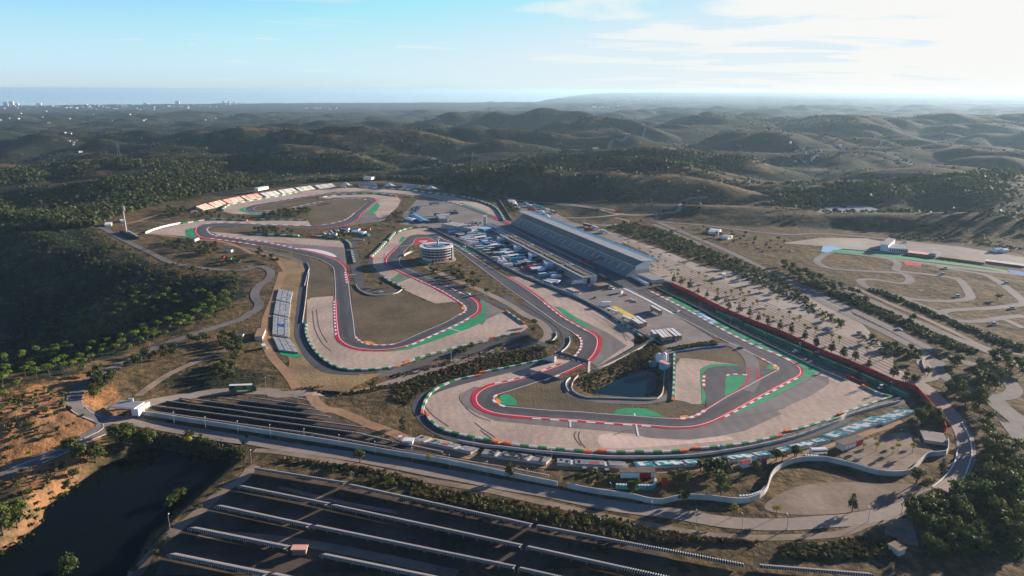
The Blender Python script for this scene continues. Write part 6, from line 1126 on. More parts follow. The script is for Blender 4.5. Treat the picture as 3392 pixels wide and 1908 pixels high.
# ---------------------------------------------------------------- plants nobody could count
def mass(name, pts, hs, m, label, kq=7, spread=.5, tall=1.0, qs=.5):
    """many crowns as one object; pts (n,2); each a handful of bent leaf patches"""
    rg = np.random.default_rng(len(pts)); P = np.asarray(pts); n = len(P); h = rg.uniform(hs[0], hs[1], n); z = ground(P[:, 0], P[:, 1]); V = np.zeros((n, kq, 4, 3))
    for k in range(kq):
        d = rg.normal(size=(n, 3)); d /= np.linalg.norm(d, axis=1)[:, None]; d[:, 2] = np.abs(d[:, 2]) * .9; c = np.stack([P[:, 0], P[:, 1], z + h * .45 * tall], 1) + d * (h * spread * .8)[:, None] * np.array([1, 1, tall * .95])
        nr_ = d + rg.normal(size=(n, 3)) * .4; nr_ /= np.linalg.norm(nr_, axis=1)[:, None]; a = np.cross(nr_, rg.normal(size=(n, 3))); a /= np.linalg.norm(a, axis=1)[:, None]; b = np.cross(nr_, a); s = (h * qs * rg.uniform(.6, 1.2, n))[:, None]
        V[:, k, 0] = c - a * s; V[:, k, 1] = c - b * s * .8; V[:, k, 2] = c + a * s; V[:, k, 3] = c + b * s * .8
    V = V.reshape(-1, 3); F = np.arange(len(V)).reshape(-1, 4); o = obj(name, np_mesh(name, V, F, [MT[m]])); return tag(o, label, None, None, 'stuff')
def fill(spec, n):
    P = parse(spec); lo, hi = P.min(0), P.max(0); c = np.random.default_rng(n).uniform(lo, hi, (int(n * 4), 2)); c = c[inside(c[:, 0], c[:, 1], P)][:n]; W = at(c); return W[:, :2]
def fillw(spec, n, z=0):    # even over the ground rather than over the picture
    P = at_z(spec, z); lo, hi = P.min(0), P.max(0); c = np.random.default_rng(n + 3).uniform(lo, hi, (int(n * 5), 2)); return c[inside(c[:, 0], c[:, 1], P)][:n]
mass('forest', np.vstack([fill('F 0,522 130,485 420,425 640,402 690,440 640,468 470,498 300,545 240,572 0,585', 6500), fill('F 0,470 200,440 330,400 0,430', 700)]), (4.5, 8.5), 'leaf_oak', 'dense plantation on the hills at the left', 8, .45, 1.25, .42)
mass('forest', np.vstack([fill('F 640,470 900,448 1100,450 1160,470 1000,452 690,462', 900), fill('F 250,410 600,395 900,400 1000,430 700,425 300,425', 1600)]), (4.5, 8), 'leaf_oak', 'plantation beyond the far seats', 7, .45, 1.3, .42)
mass('forest', np.vstack([fill('F 1130,425 1400,395 1650,380 1900,400 1850,430 1600,420 1400,430 1200,470 1150,450', 2600), fill('F 1900,490 2200,470 2500,450 2570,500 2300,500 2000,520', 900), fill('F 1850,300 2100,290 2200,320 1900,330', 500), fill('F 2100,470 2300,455 2560,430 2570,445 2200,490', 900)]), (5, 9), 'leaf_oak', 'open pine wood on the hills in the middle distance', 7, .42, 1.5, .42)
hp = np.vstack([np.stack([np.random.default_rng(5).uniform(-1, 1, 26000) * 1, np.random.default_rng(6).uniform(0, 1, 26000)], 1)]); rr_ = 750 * np.exp(hp[:, 1] * math.log(7.5)); aa_ = np.radians(hp[:, 0] * 38); HX, HY = np.sin(aa_) * rr_, np.cos(aa_) * rr_
vg = perlin(HX / 210, HY / 150, 31) + .5 * perlin(HX / 60, HY / 50, 32); kp = (sdist(HX, HY, FLAT) > 70) & (vg > .03); mass('woodland', np.stack([HX[kp], HY[kp]], 1), (3, 7.5), 'leaf_dark', 'dark scrub woodland scattered over the far hills', 6, .55, 1.0, .5)
hx = np.random.default_rng(8).uniform(-1, 1, 16000); hy = np.random.default_rng(9).uniform(0, 1, 16000); rr_ = 620 * np.exp(hy * math.log(5)); HX, HY = np.sin(np.radians(hx * 38)) * rr_, np.cos(np.radians(hx * 38)) * rr_
vg = perlin(HX / 120, HY / 90, 33); kp = (sdist(HX, HY, FLAT) > 40) & (vg > .05); mass('shrubs', np.stack([HX[kp], HY[kp]], 1), (1.5, 4), 'leaf_scrub', 'dry shrubs on the hillsides', 5, .6, .9, .5)
mass('undergrowth', np.vstack([fillw('E 0,200 950,180 1250,320 1500,480 2200,620 2576,650 2576,1000 2300,1130 1800,1330 1500,1449 G 1150,330 700,480 0,800', 2000), fillw('G 0,860 500,700 650,760 720,900 960,960 800,1100 300,1300 0,1430', 90)]), (1.0, 2.6), 'leaf_oak', 'undergrowth on the valley side at the left', 8, .6, .8, .5)
slope = [fillw('J 0,760 300,690 700,575 966,525 1300,450 1500,410 1480,395 1200,420 900,480 600,560 300,640 0,720', 260, 0), fillw('J 0,890 0,1060 180,1100 300,980 500,880 900,770 1300,680 1680,600 1640,500 1540,470 1300,520 966,595 600,690 300,780', 1300, 0), fillw('J 1940,850 2050,800 2300,700 2576,540 K 480,600 540,620 660,700 560,740 500,820 300,900 150,960 0,990 J 2150,950 2050,960', 650, 0), fillw('K 690,655 900,620 1180,570 1210,620 1000,640 760,680', 300, 0), fillw('H 600,1240 900,1290 1250,1270 1500,1200 1700,1130 1680,1100 1400,1170 1200,1200', 300)]
mass('undergrowth', np.vstack(slope), (.5, 1.6), 'leaf_scrub', 'brown bushes on the banks of the cutting and the pond', 8, .6, .8, .5)
mass('undergrowth', np.vstack([fillw('Q 1400,690 2200,800 2576,860 P 500,700 1000,800 1700,920 2576,1060 2576,1120 1700,1010 900,880 300,700 Q 2400,880 1400,720', 1500), fillw('Nn 0,1200 600,1330 1200,1410 1700,1449 600,1440 0,1260', 700), fillw('M 0,1280 400,1290 900,1230 1200,1230 1180,1449 0,1449', 350), fillw('P 200,700 2576,1180 2576,1290 200,790', 900), fillw('G 1400,1040 2000,1130 2576,1220 2576,1330 2000,1230 1400,1120', 700)]), (.7, 2.0), 'leaf_scrub', 'dry shrubs along the ditch above the solar field', 8, .6, .8, .5)
mass('undergrowth', np.vstack([fillw('C 690,620 900,560 1250,640 1900,900 2576,1180 L 700,470 1500,700 1500,760 1150,760 700,470 0,100 C 1900,1060 1100,780', 1800), fillw('L 200,-70 850,150 1350,360 1700,540 2100,700 2000,710 1600,570 1100,340 600,120', 700), fillw('D 1150,740 1900,790 2576,870 2576,840 1700,740 1150,700', 250), fillw('L 900,20 1500,260 2200,560 2576,700 2576,640 1900,400 1100,60', 500)]), (.9, 2.6), 'leaf_oak', 'undergrowth in the strips beside the dual carriageway', 8, .6, .8, .5)
mass('undergrowth', np.vstack([fillw('M 1720,900 2100,520 2200,200 2576,400 2576,1449 1450,1449 1500,1200 1700,1100', 1100), fillw('R 0,420 500,250 800,250 1100,300 800,450 500,700 450,880 200,1080 0,1200', 110), fillw('M 0,1330 1150,1260 1150,1449 0,1449', 180)]), (.8, 2.2), 'leaf_oak', 'undergrowth of the lower corners', 8, .6, .8, .5)
print('trees', CNT[0])
# ================================================================ vehicles
def colmat(k, c, r_=.4):
    if k not in MT: mk(k, c, r_, var=.04, scale=.5, spec=.5)
    return MT[k]
CLR = dict(white=(.80, .80, .80), black=(.02, .02, .025), blue=(.09, .27, .44), red=(.55, .02, .03), teal=(.03, .40, .42), grey=(.30, .31, .33), navy=(.02, .05, .16), orange=(.80, .40, .06), brown=(.30, .22, .16), green=(.02, .10, .06), cream=(.68, .60, .48))
for k_, c_ in CLR.items(): colmat('paint_' + k_, c_)
mk('tyre_rubber', (.015, .015, .015), .8)
def wheels(root, xs, y, r_=.5):
    for x in xs:
        for sy in (-1, 1): b = MB(); b.cyl((x, sy * y - .15, r_), r_, .3, MT['tyre_rubber'], 10, axis='y'); b.build('wheel', root)
def frame2(name, spec, **k):
    P = at(spec); a, c = P[0], P[1]; d = c[:2] - a[:2]; L = float(np.linalg.norm(d)); m_ = (a + c) / 2; return empty(name, (m_[0], m_[1], gz(m_[0], m_[1])), math.atan2(d[1], d[0]), **k), L
def lorry(spec, body, cab, label, group='lorries and coaches of the paddock', roof='white', h=3.0, w_=2.55, maxl=17, name='lorry', full=False, cabin=True):
    root, L = frame2(name, spec, label=label, cat='lorry', group=group); L = min(max(L, 9), maxl); tl = L - (2.9 if cabin else 0); x0 = -L / 2
    b = MB(); b.box((x0 + tl / 2, 0, 1.1 + h / 2), (tl, w_, h), MT['paint_' + body]); b.build('trailer', root); b = MB(); b.box((x0 + tl / 2, 0, 1.16 + h), (tl - .1, w_ - .1, .12), MT['paint_' + roof]); b.build('roof', root)
    if cabin:
        b = MB(); b.add([(x0 + tl + .6, -1.2, .6), (L / 2, -1.2, .6), (L / 2, 1.2, .6), (x0 + tl + .6, 1.2, .6), (x0 + tl + .6, -1.2, 3.5), (L / 2 - .5, -1.2, 3.3), (L / 2 - .5, 1.2, 3.3), (x0 + tl + .6, 1.2, 3.5)], [(0, 3, 2, 1), (4, 5, 6, 7), (0, 1, 5, 4), (1, 2, 6, 5), (2, 3, 7, 6), (3, 0, 4, 7)], MT['paint_' + cab]); b.build('cab', root)
        b = MB(); b.quad((L / 2 - .18, -1.05, 1.9), (L / 2 - .18, 1.05, 1.9), (L / 2 - .42, 1.05, 3.0), (L / 2 - .42, -1.05, 3.0), MT['glass']); b.build('windscreen', root)
    wheels(root, [x0 + 1.6, x0 + 2.8] + ([x0 + 4.0, L / 2 - 1.1, L / 2 - 3.2] if full else [L / 2 - 1.2]), w_ / 2 - .1); return root, L
def coach(spec, body, label, group='lorries and coaches of the paddock', name='coach', L0=None, roof='white', h=3.1):
    root, L = frame2(name, spec, label=label, cat='coach', group=group); L = L0 or min(max(L, 6), 13); b = MB(); b.box((0, 0, .45 + h / 2), (L, 2.5, h), MT['paint_' + body], top=(.985, .92)); b.build('body', root)
    b = MB(); b.box((0, 0, .47 + h + .06), (L * .94, 2.1, .14), MT['paint_' + roof]); b.build('roof', root); b = MB(); b.box((0, 0, .45 + h * .66), (L * .92, 2.56, h * .3), MT['glass'], top=(1, .97)); b.build('windows', root); b = MB(); b.box((L / 2 - .02, 0, .45 + h * .6), (.1, 2.2, h * .5), MT['glass'], top=(1, .95)); b.build('windscreen', root); wheels(root, (-L * .32, L * .33), 1.15, .45); return root
def car(spec, body, label, group='cars about the circuit', name='car', L0=4.4, h=1.45):
    root, L = frame2(name, spec, label=label, cat='car', group=group); L = L0; b = MB(); b.box((0, 0, .62), (L, 1.8, .66), MT['paint_' + body], top=(.96, .94)); b.box((-.15, 0, .95 + (h - .95) / 2), (L * .56, 1.6, h - .95 + .01), MT['paint_' + body], top=(.74, .84)); b.build('body', root)
    b = MB(); b.box((-.15, 0, .97 + (h - 1.05) / 2), (L * .575, 1.64, h - 1.08), MT['glass'], top=(.78, .86)); b.build('windows', root); wheels(root, (-L * .32, L * .32), .82, .33); return root
def tent(spec, m, label, group='tents and awnings', wid=8, h=3.2, peak=1.6, name='tent', cat='tent', side=None):
    root, L = frame2(name, spec, label=label, cat=cat, group=group); L = max(L, 2.5); b = MB(); y = wid / 2
    b.add([(-L / 2, -y, h), (L / 2, -y, h), (L / 2, y, h), (-L / 2, y, h), (-L / 2, 0, h + peak), (L / 2, 0, h + peak)], [(0, 1, 5, 4), (2, 3, 4, 5), (0, 4, 3), (1, 2, 5), (0, 3, 2, 1)], MT['paint_' + m]); b.build('canopy', root)
    if side: b = MB(); b.box((0, 0, h / 2 - .15), (L * .97, wid * .95, h + .3 - .02), MT['paint_' + side]); b.build('walls', root)
    else:
        for sx in (-1, 1):
            for sy in (-1, 1): b = MB(); b.tube((sx * L * .47, sy * y * .94, -.2), (sx * L * .47, sy * y * .94, h), .12, MT['grey_metal'], 5); b.build('leg', root)
    return root
# the black and green lorry on the service road, with its lettering
root, L = lorry('G 2452,632 H 168,1268', 'black', 'black', 'black and green lorry lettered VR46 on the service road', group=None, h=3.1, maxl=18, full=True)
b = MB(); b.add([(L / 2 - 6.4, -1.30, 4.15), (L / 2 - 3.0, -1.30, 4.15), (L / 2 - 3.0, -1.30, 1.35), (L / 2 - 5.0, -1.30, 1.35)], [(3, 2, 1, 0), (0, 1, 2, 3)], colmat('paint_lime', (.12, .62, .03))); b.build('green_panel', root)
b = MB(); b.box((-2.4, -1.3, 1.55), (L - 5.6, .04, .28), MT['paint_lime']); b.build('green_stripe', root)
cu = bpy.data.curves.new('lettering', 'FONT'); cu.body = 'VR46'; cu.align_x = 'CENTER'; cu.align_y = 'CENTER'; cu.size = 2.2; cu.offset = .03; cu.materials.append(MT['paint_lime']); o = obj('lettering', cu, root, (-2.4, -1.33, 2.85)); o.rotation_euler = (rad(90), 0, 0); text_to_mesh(o)
coach('M 315,335 440,330', 'white', 'white minibus parked beside the dirt track', 'vehicles parked inside the winding wall', 'minibus', 8.5, h=2.6)
# paddock, row by row
ZL = [('Z1 170,755 400,735', 'black', 'white', 'black lorry with white roof nearest the upper fence'), ('Z1 235,775 400,757', 'black', 'white', 'second black lorry beside the row of white trailers'), ('Z1 270,815 440,795', 'white', 'white', 'first white trailer of the pair of three in the upper paddock'), ('Z1 300,835 470,815', 'white', 'white', 'middle white trailer of the upper paddock row'), ('Z1 335,865 510,840', 'grey', 'white', 'pale grey trailer with dark panel in the upper paddock row'),
      ('Z1 640,905 400,930', 'white', 'white', 'white lorry with its cab towards the fence'), ('Z1 1085,895 1255,875', 'black', 'teal', 'dark trailer behind the pit building, upper of two'), ('Z1 1090,925 1260,905', 'black', 'teal', 'dark trailer behind the pit building, lower of two'), ('Z1 1225,1000 1375,985', 'black', 'grey', 'dark lorry left of the second stair block'),
      ('Z1 1130,1075 1300,1055', 'white', 'white', 'white topped lorry in the middle of the paddock'), ('Z1 1450,1085 1640,1060', 'blue', 'blue', 'bright blue lorry behind the second stair block'), ('Z1 1470,1125 1660,1100', 'navy', 'blue', 'dark blue lorry beside the bright blue one'), ('Z1 1540,1165 1710,1140', 'black', 'grey', 'black trailer with grey roof in the middle paddock'),
      ('Z1 1265,1250 1490,1225', 'teal', 'teal', 'long teal lorry in the middle paddock'), ('Z1 1700,1220 1880,1200', 'black', 'brown', 'black lorry left of the third stair block'), ('Z1 1770,1270 1900,1255', 'green', 'grey', 'dark green lorry left of the third stair block'), ('Z1 1930,1385 2140,1360', 'navy', 'white', 'navy lorry with white roof under the pit windows'), ('Z1 2030,1430 2220,1405', 'blue', 'blue', 'pale blue lorry under the pit windows'),
      ('Z1 1790,1385 1560,1410', 'red', 'red', 'bright red lorry in the lower paddock'), ('Z3 550,400 330,420', 'green', 'green', 'dark green lorry beside the pit windows'), ('Z3 940,600 680,625', 'white', 'white', 'white lorry at the end of the pit building'), ('Z3 800,590 570,610', 'brown', 'red', 'dark red trailer beside the last white lorry'), ('Z3 1470,1050 1215,1060', 'white', 'white', 'white lorry alone on the open yard'),
      ('Z1 30,705 230,690', 'blue', 'blue', 'blue trailer at the top corner of the paddock'), ('Z1 60,650 210,640', 'grey', 'white', 'grey trailer with white roof at the top corner of the paddock'), ('B 1085,500 1155,498', 'black', 'teal', 'dark lorry in the upper yard beside the white one'), ('B 1155,518 1250,512', 'white', 'white', 'white lorry standing in the upper yard'), ('B 1035,385 1145,378', 'grey', 'black', 'grey lorry at the top of the upper yard'), ('B 1260,485 1345,480', 'navy', 'grey', 'navy lorry at the right of the upper yard')]
for s_, bd, rf, l_ in ZL: lorry(s_, bd, bd, l_, roof=rf)
gk2 = 'trailers parked in a fan at the end of the yard'
for s_, l_, L_ in (('K 508,515 552,558', 'short white trailer at the left of the fan', 10), ('K 555,512 640,598', 'first long white roofed trailer of the fan', 17), ('K 590,505 678,592', 'second long trailer of the fan', 17), ('K 630,502 718,588', 'third long trailer of the fan, pinkish roof', 17), ('K 668,495 778,582', 'fourth long trailer of the fan', 17), ('K 715,492 818,578', 'last long trailer of the fan', 17), ('K 315,375 410,445', 'white roofed trailer beside the yellow strip', 16), ('K 348,362 444,430', 'second white roofed trailer beside the yellow strip', 16), ('K 302,395 385,445', 'low white trailer at the gravel fence', 13)):
    lorry(s_, 'brown', 'white', l_, gk2, roof='cream' if 'pink' in l_ else 'white', maxl=L_, cabin=False, name='trailer')
for s_, l_ in (('K 200,330 298,375', 'flat white load beside the yellow strip'), ('K 42,248 150,290', 'flat cream load above the yellow strip')): lorry(s_, 'cream', 'white', l_, gk2, h=1.2, maxl=17, cabin=False, name='flat_trailer')
lorry('K 506,250 608,305', 'brown', 'white', 'brown trailer casting a long shadow on the yard', gk2, maxl=17, cabin=False, name='trailer'); lorry('Z3 1235,480 1355,555', 'black', 'black', 'dark trailer by the main straight end of the pits', gk2, roof='grey', cabin=False, name='trailer')
for s_, c_, l_ in (('Z3 110,590 300,650', 'white', 'white coach along the paddock fence, left of a pair'), ('Z3 180,575 345,635', 'cream', 'cream coach along the paddock fence, right of a pair'), ('Z3 600,765 750,820', 'white', 'white coach beside the orange roofed one'), ('Z1 1005,1210 1090,1285', 'white', 'white van on the inside of a parked pair'), ('Z1 1085,1200 1185,1290', 'white', 'white van on the fence side of a parked pair')): coach(s_, c_, l_, L0=8 if 'van' in l_ else 12)
coach('Z3 650,745 835,830', 'white', 'white coach with orange roof', roof='orange')
for s_, m_, sd, l_, wd in (('Z1 555,810 770,785', 'white', 'red', 'domed red awning with white stripes', 8), ('Z1 650,870 870,840', 'blue', 'blue', 'bright blue domed hospitality tent', 9), ('Z1 745,930 940,905', 'blue', 'navy', 'dark blue awning below the bright blue dome', 7), ('Z1 855,965 1060,935', 'white', 'grey', 'white hospitality roof over a black truck', 8), ('Z1 910,1010 1110,985', 'black', 'black', 'black awning with pale ribs', 5), ('Z1 900,1160 1035,1150', 'black', 'black', 'row of black pop up tents at the fence', 6), ('Z1 1145,1125 1350,1100', 'white', 'grey', 'white rounded awning in mid paddock', 7), ('Z1 1215,1180 1440,1155', 'white', 'navy', 'white awning with red and black squares', 8), ('Z1 1405,1310 1670,1285', 'grey', 'black', 'flat grey roofed hospitality unit', 10), ('Z1 1670,1440 1920,1420', 'white', 'navy', 'white canvas roof beside the red lorry', 10), ('Z3 175,590 440,620', 'white', 'navy', 'white pitched marquee in the open shade', 10), ('Z3 -10,385 170,375', 'blue', 'navy', 'navy hospitality block below the white canvas', 9), ('Z1 1050,1060 1270,1040', 'blue', 'blue', 'flat blue roof in mid paddock', 8), ('Z5 240,545 470,585', 'white', 'blue', 'blue and white tent at the left of the upper yard', 12), ('Z5 420,430 800,640', 'blue', 'navy', 'long bright blue roof in the upper yard', 12), ('B 1190,620 1290,640', 'white', 'teal', 'white tops of the paddock entrance tents', 8)):
    tent(s_, m_, l_, wid=wd, side=sd, peak=1.0)
ga = 'lorries behind the grandstand'
for s_, c_, l_ in (('Z2 250,175 420,190', 'white', 'white lorry furthest behind the grandstand'), ('Z2 280,200 430,215', 'white', 'second white lorry behind the grandstand'), ('Z2 300,225 440,240', 'white', 'third white lorry behind the grandstand'), ('Z2 330,250 450,262', 'white', 'fourth white lorry behind the grandstand'), ('Z2 370,285 490,300', 'navy', 'navy lorry behind the far roof end'), ('Z2 390,320 520,345', 'blue', 'blue and red lorry behind the far roof end'), ('Z2 590,225 655,235', 'teal', 'short teal lorry on the rear yard'), ('Z2 640,265 755,280', 'white', 'white lorry between the teal ones'), ('Z2 770,255 840,290', 'teal', 'teal lorry, first of three in line'), ('Z2 840,285 910,320', 'teal', 'teal lorry, second of three in line'), ('Z2 910,310 980,340', 'teal', 'teal lorry, third of three in line'), ('Z2 1010,345 1095,380', 'white', 'white lorry after the teal line'), ('Z2 1115,385 1215,425', 'black', 'white and black lorry last in the rear line'), ('Z2 650,345 825,355', 'red', 'red lorry behind the grandstand roof'), ('Z2 850,395 1000,415', 'white', 'white and red lorry behind the grandstand roof'), ('Z2 1010,475 1070,485', 'white', 'short white lorry close to the blue roof strip'), ('Z2 1770,655 1920,690', 'black', 'black and red lorry behind the stand'), ('Z2 1950,705 2070,745', 'white', 'white lorry near the car park corner, left one'), ('Z2 2115,780 2240,815', 'white', 'white lorry near the car park corner, right one'), ('Z2 1780,745 1950,745', 'red', 'red lorry near the car park corner')): lorry(s_, c_, c_, l_, ga, roof='white' if c_ in ('white', 'black', 'navy', 'blue') else c_, maxl=15)
for s_, c_, l_ in (('Z3 1835,935 1900,940', 'white', 'white car at the edge of the open yard'), ('Z3 1945,950 1990,975', 'white', 'white pickup by the pit exit fence'), ('Z3 1710,850 1780,835', 'red', 'red car by the paddock fence'), ('Z1 1455,1375 1530,1385', 'red', 'red car left of the red lorry'), ('Z1 1520,1415 1600,1425', 'red', 'second red car left of the red lorry'), ('Z3 1420,700 1520,715', 'white', 'white van right of the brown block'), ('Z3 1030,660 1095,640', 'white', 'white van left of the brown block'), ('Z3 1140,900 1180,880', 'black', 'dark tractor alone on the open yard'), ('L 1215,455 1270,465', 'white', 'white car on the dual carriageway'), ('D 65,1250 100,1265', 'navy', 'dark car on the dual carriageway'), ('H 1455,228 1515,222', 'white', 'white marshal car inside the curved low wall'), ('H 2395,245 2425,240', 'white', 'white car on the track at the blue kerb'), ('B 1435,1335 1465,1340', 'white', 'white car at the inner kerb of the corner'), ('B 1390,830 1430,835', 'white', 'white car on the green painted strip'), ('B 1030,1022 1060,1012', 'white', 'white car at the tower entrance, left one'), ('B 1085,1015 1115,1008', 'white', 'white car at the tower entrance, right one'), ('K 1420,665 1485,655', 'navy', 'dark car on the link lane'), ('L 1195,905 1240,915', 'white', 'white car under the last car park tree'), ('K 780,270 800,262', 'white', 'small white car on the main straight'),
                    ('D 1235,805 1280,808', 'white', 'white car behind the kart clubhouse, right one'), ('D 1205,822 1250,826', 'white', 'white car behind the kart clubhouse, left one'), ('D 1270,785 1335,788', 'white', 'white van behind the kart clubhouse'), ('D 2205,878 2240,878', 'white', 'car left of the white shapes at the kart yard edge'), ('D 2410,885 2440,880', 'red', 'red car at the right of the kart yard'), ('D 1705,1062 1765,1068', 'white', 'white van in the kart infield'), ('D 1680,1130 1740,1128', 'white', 'white hut like van in the kart infield'), ('D 1848,1365 1885,1365', 'white', 'white van at the kart track bend'), ('L 2435,235 2470,235', 'white', 'white van at the right of the kart infield'), ('L 2235,405 2275,405', 'white', 'white van on the lower kart grass'), ('D 60,890 110,870', 'grey', 'grey car by the dirt circle'), ('D 2370,1222 2410,1220', 'white', 'white van beside the right kart lane'), ('L 365,702 400,700', 'white', 'white box on the green netted terrace'), ('L 115,700 155,690', 'white', 'white box at the guard rail of the green run off'), ('L 1035,1085 1075,1075', 'white', 'white observation cabin above the last corner')):
    car(s_, c_, l_, L0=4.6 if 'van' not in l_ and 'cabin' not in l_ else 5.6, h=1.5 if 'van' not in l_ and 'cabin' not in l_ else 2.3)
for s_, l_, wd in (('D 2250,885 2330,880', 'white domed tent at the kart yard, larger', 6), ('D 2335,890 2390,885', 'white domed tent at the kart yard, smaller', 5)): tent(s_, 'white', l_, wid=wd, side='white')
gt = 'tents and vans of the infield camp'
for s_, m_, sd, l_, wd in (('Z6 1690,180 1930,200', 'white', 'grey', 'largest white tent of the infield camp', 12), ('Z6 1650,130 1820,140', 'grey', 'white', 'grey tent at the top of the infield camp', 8), ('Z6 1830,215 1900,240', 'white', 'teal', 'small white tent right in the infield camp', 6), ('Z6 1940,230 2010,250', 'white', 'teal', 'teal sided tent at the camp corner', 6), ('Z6 1290,225 1380,230', 'white', 'white', 'pale awning left in the infield camp', 5), ('Z6 1480,115 1620,125', 'blue', 'white', 'dark awning at the back of the camp', 5), ('Z6 1950,125 2035,125', 'red', 'orange', 'bright orange red tent apart from the camp', 5), ('A 1085,950 1110,955', 'red', 'red', 'round red tent in the hillside grove', 4), ('A 1110,975 1180,975', 'teal', 'teal', 'green tent beside the red one', 4), ('A 1225,995 1270,995', 'teal', 'teal', 'turquoise tent in the hillside grove', 4), ('A 1130,880 1190,885', 'white', 'white', 'white tent in the shade below the dirt track', 5), ('Nn 1455,630 1530,615', 'red', 'white', 'red and white pop up tent beside the teal banks', 5), ('Nn 620,805 670,805', 'red', 'red', 'pink red pop up tent right of the cabins', 3.5), ('Nn 1670,600 1725,600', 'red', 'navy', 'dark red kiosk beside the teal banks', 4), ('Nn 1575,600 1615,600', 'white', 'white', 'little white tent behind the round tree', 3), ('G 2530,60 2600,60', 'white', 'grey', 'white caravan roofs in the trees at the upper left', 5), ('C 770,460 830,460', 'red', 'red', 'red banners at the road loop', 4), ('C 1100,560 1175,555', 'red', 'white', 'red roofed stand at the road junction', 4), ('C 1025,560 1045,560', 'red', 'red', 'small red kiosk at the road junction', 3), ('C 1185,500 1210,500', 'teal', 'teal', 'pale green tower like stand at the road loop', 4)): tent(s_, m_, l_, gt, wid=wd * .75, side=sd, h=2.2, peak=.8)
for i_, (x, y) in enumerate(((1110, 205), (1150, 195), (1200, 215), (1240, 170), (1260, 190), (1330, 150), (1370, 145), (1440, 190), (1500, 190), (1560, 160))): car('Z6 %d,%d %d,%d' % (x, y, x + 40, y + 4), ('white', 'white', 'grey', 'white', 'cream', 'blue', 'grey', 'white', 'navy', 'white')[i_], 'parked van on the left side of the infield camp', 'vans of the infield camp', L0=5.5, h=2.3)
for i_, (x, y) in enumerate(((520, 150), (560, 165), (600, 160), (630, 200), (560, 220), (500, 215), (440, 240), (480, 260), (420, 200), (660, 140), (540, 280), (380, 330), (440, 330))): car('Z5 %d,%d %d,%d' % (x, y, x + 30, y + 12), ('white', 'navy', 'white', 'white', 'blue', 'grey', 'white', 'navy', 'black', 'cream', 'white', 'grey', 'white')[i_], 'vehicle in the crowded strip below the dry embankment', 'vehicles below the dry embankment', L0=6, h=2.6)
for i_, (x, y) in enumerate(((1600, 290), (1640, 300), (1700, 270), (1750, 290), (1780, 340), (2250, 620), (2350, 640), (2420, 700), (2480, 640), (1560, 600), (850, 560), (900, 590), (860, 610))): car('Z5 %d,%d %d,%d' % (x, y, x + 34, y + 10), ('white', 'grey', 'navy', 'cream', 'red', 'white', 'blue', 'white', 'grey', 'brown', 'white', 'cream', 'grey')[i_], 'van in the upper yard near the striped halls', 'vans of the upper yard', L0=6, h=2.5)
# the tight rows of the paddock: whatever gap is left holds one more lorry, van or awning
occ = [(o_.matrix_world.translation.x if 0 else o_.location.x, o_.location.y) for o_ in COL.objects if o_.parent is None and o_.get('category') in ('lorry', 'coach', 'tent', 'car', 'hall')]
for s_ in range(60, 330, 6):
    for t_ in (-64, -73, -82, -91, -100):
        p = loc(s_ + random.uniform(-1.5, 1.5), t_ + random.uniform(-1.5, 1.5)); fence_t = -93 if s_ > 130 else -93 + (130 - s_) * .35
        if t_ < fence_t - 2 or min(math.hypot(p[0] - x, p[1] - y) for x, y in occ) < 7.5 or random.random() < .12: continue
        a = math.atan2(NS[1], NS[0]) + random.uniform(-.05, .05); occ.append((p[0], p[1])); k_ = random.random(); lab = 'paddock vehicle or awning wedged between the team lorries'
        if k_ < .5: c_ = random.choice(('white', 'white', 'blue', 'black', 'navy', 'grey', 'teal')); r_ = copy_lorry = None; root = empty('lorry', (p[0], p[1], 0), a, label='lorry wedged into the tight rows of the paddock', cat='lorry', group='lorries packed in the paddock'); b = MB(); b.box((-.8, 0, 2.4), (8.6, 2.5, 2.9), MT['paint_' + c_]); b.build('trailer', root); b = MB(); b.box((-.8, 0, 3.92), (8.5, 2.4, .12), MT['paint_white']); b.build('roof', root); b = MB(); b.box((4.8, 0, 1.9), (2.0, 2.4, 2.6), MT['paint_' + c_], top=(.85, .95)); b.build('cab', root)
        elif k_ < .8: m_ = random.choice(('white', 'white', 'blue', 'grey', 'teal')); root = empty('awning', (p[0], p[1], 0), a, label='awning standing between the team lorries of the paddock', cat='awning', group='awnings packed in the paddock'); b = MB(); b.box((0, 0, 3.1), (8, 5, .5), MT['paint_' + m_], top=(.9, .7)); b.build('canopy', root); b = MB(); b.box((0, 0, 1.4), (7.6, 4.6, 2.9), MT['paint_' + random.choice(('navy', 'black', 'blue'))]); b.build('walls', root)
        else: c_ = random.choice(('white', 'white', 'black', 'grey')); root = empty('van', (p[0], p[1], 0), a, label='van parked between the team lorries of the paddock', cat='van', group='vans packed in the paddock'); b = MB(); b.box((0, 0, 1.2), (5.4, 2, 1.9), MT['paint_' + c_], top=(.93, .9)); b.build('body', root); b = MB(); b.box((.6, 0, 1.75), (4.3, 2.04, .5), MT['glass'], top=(.95, .93)); b.build('windows', root)
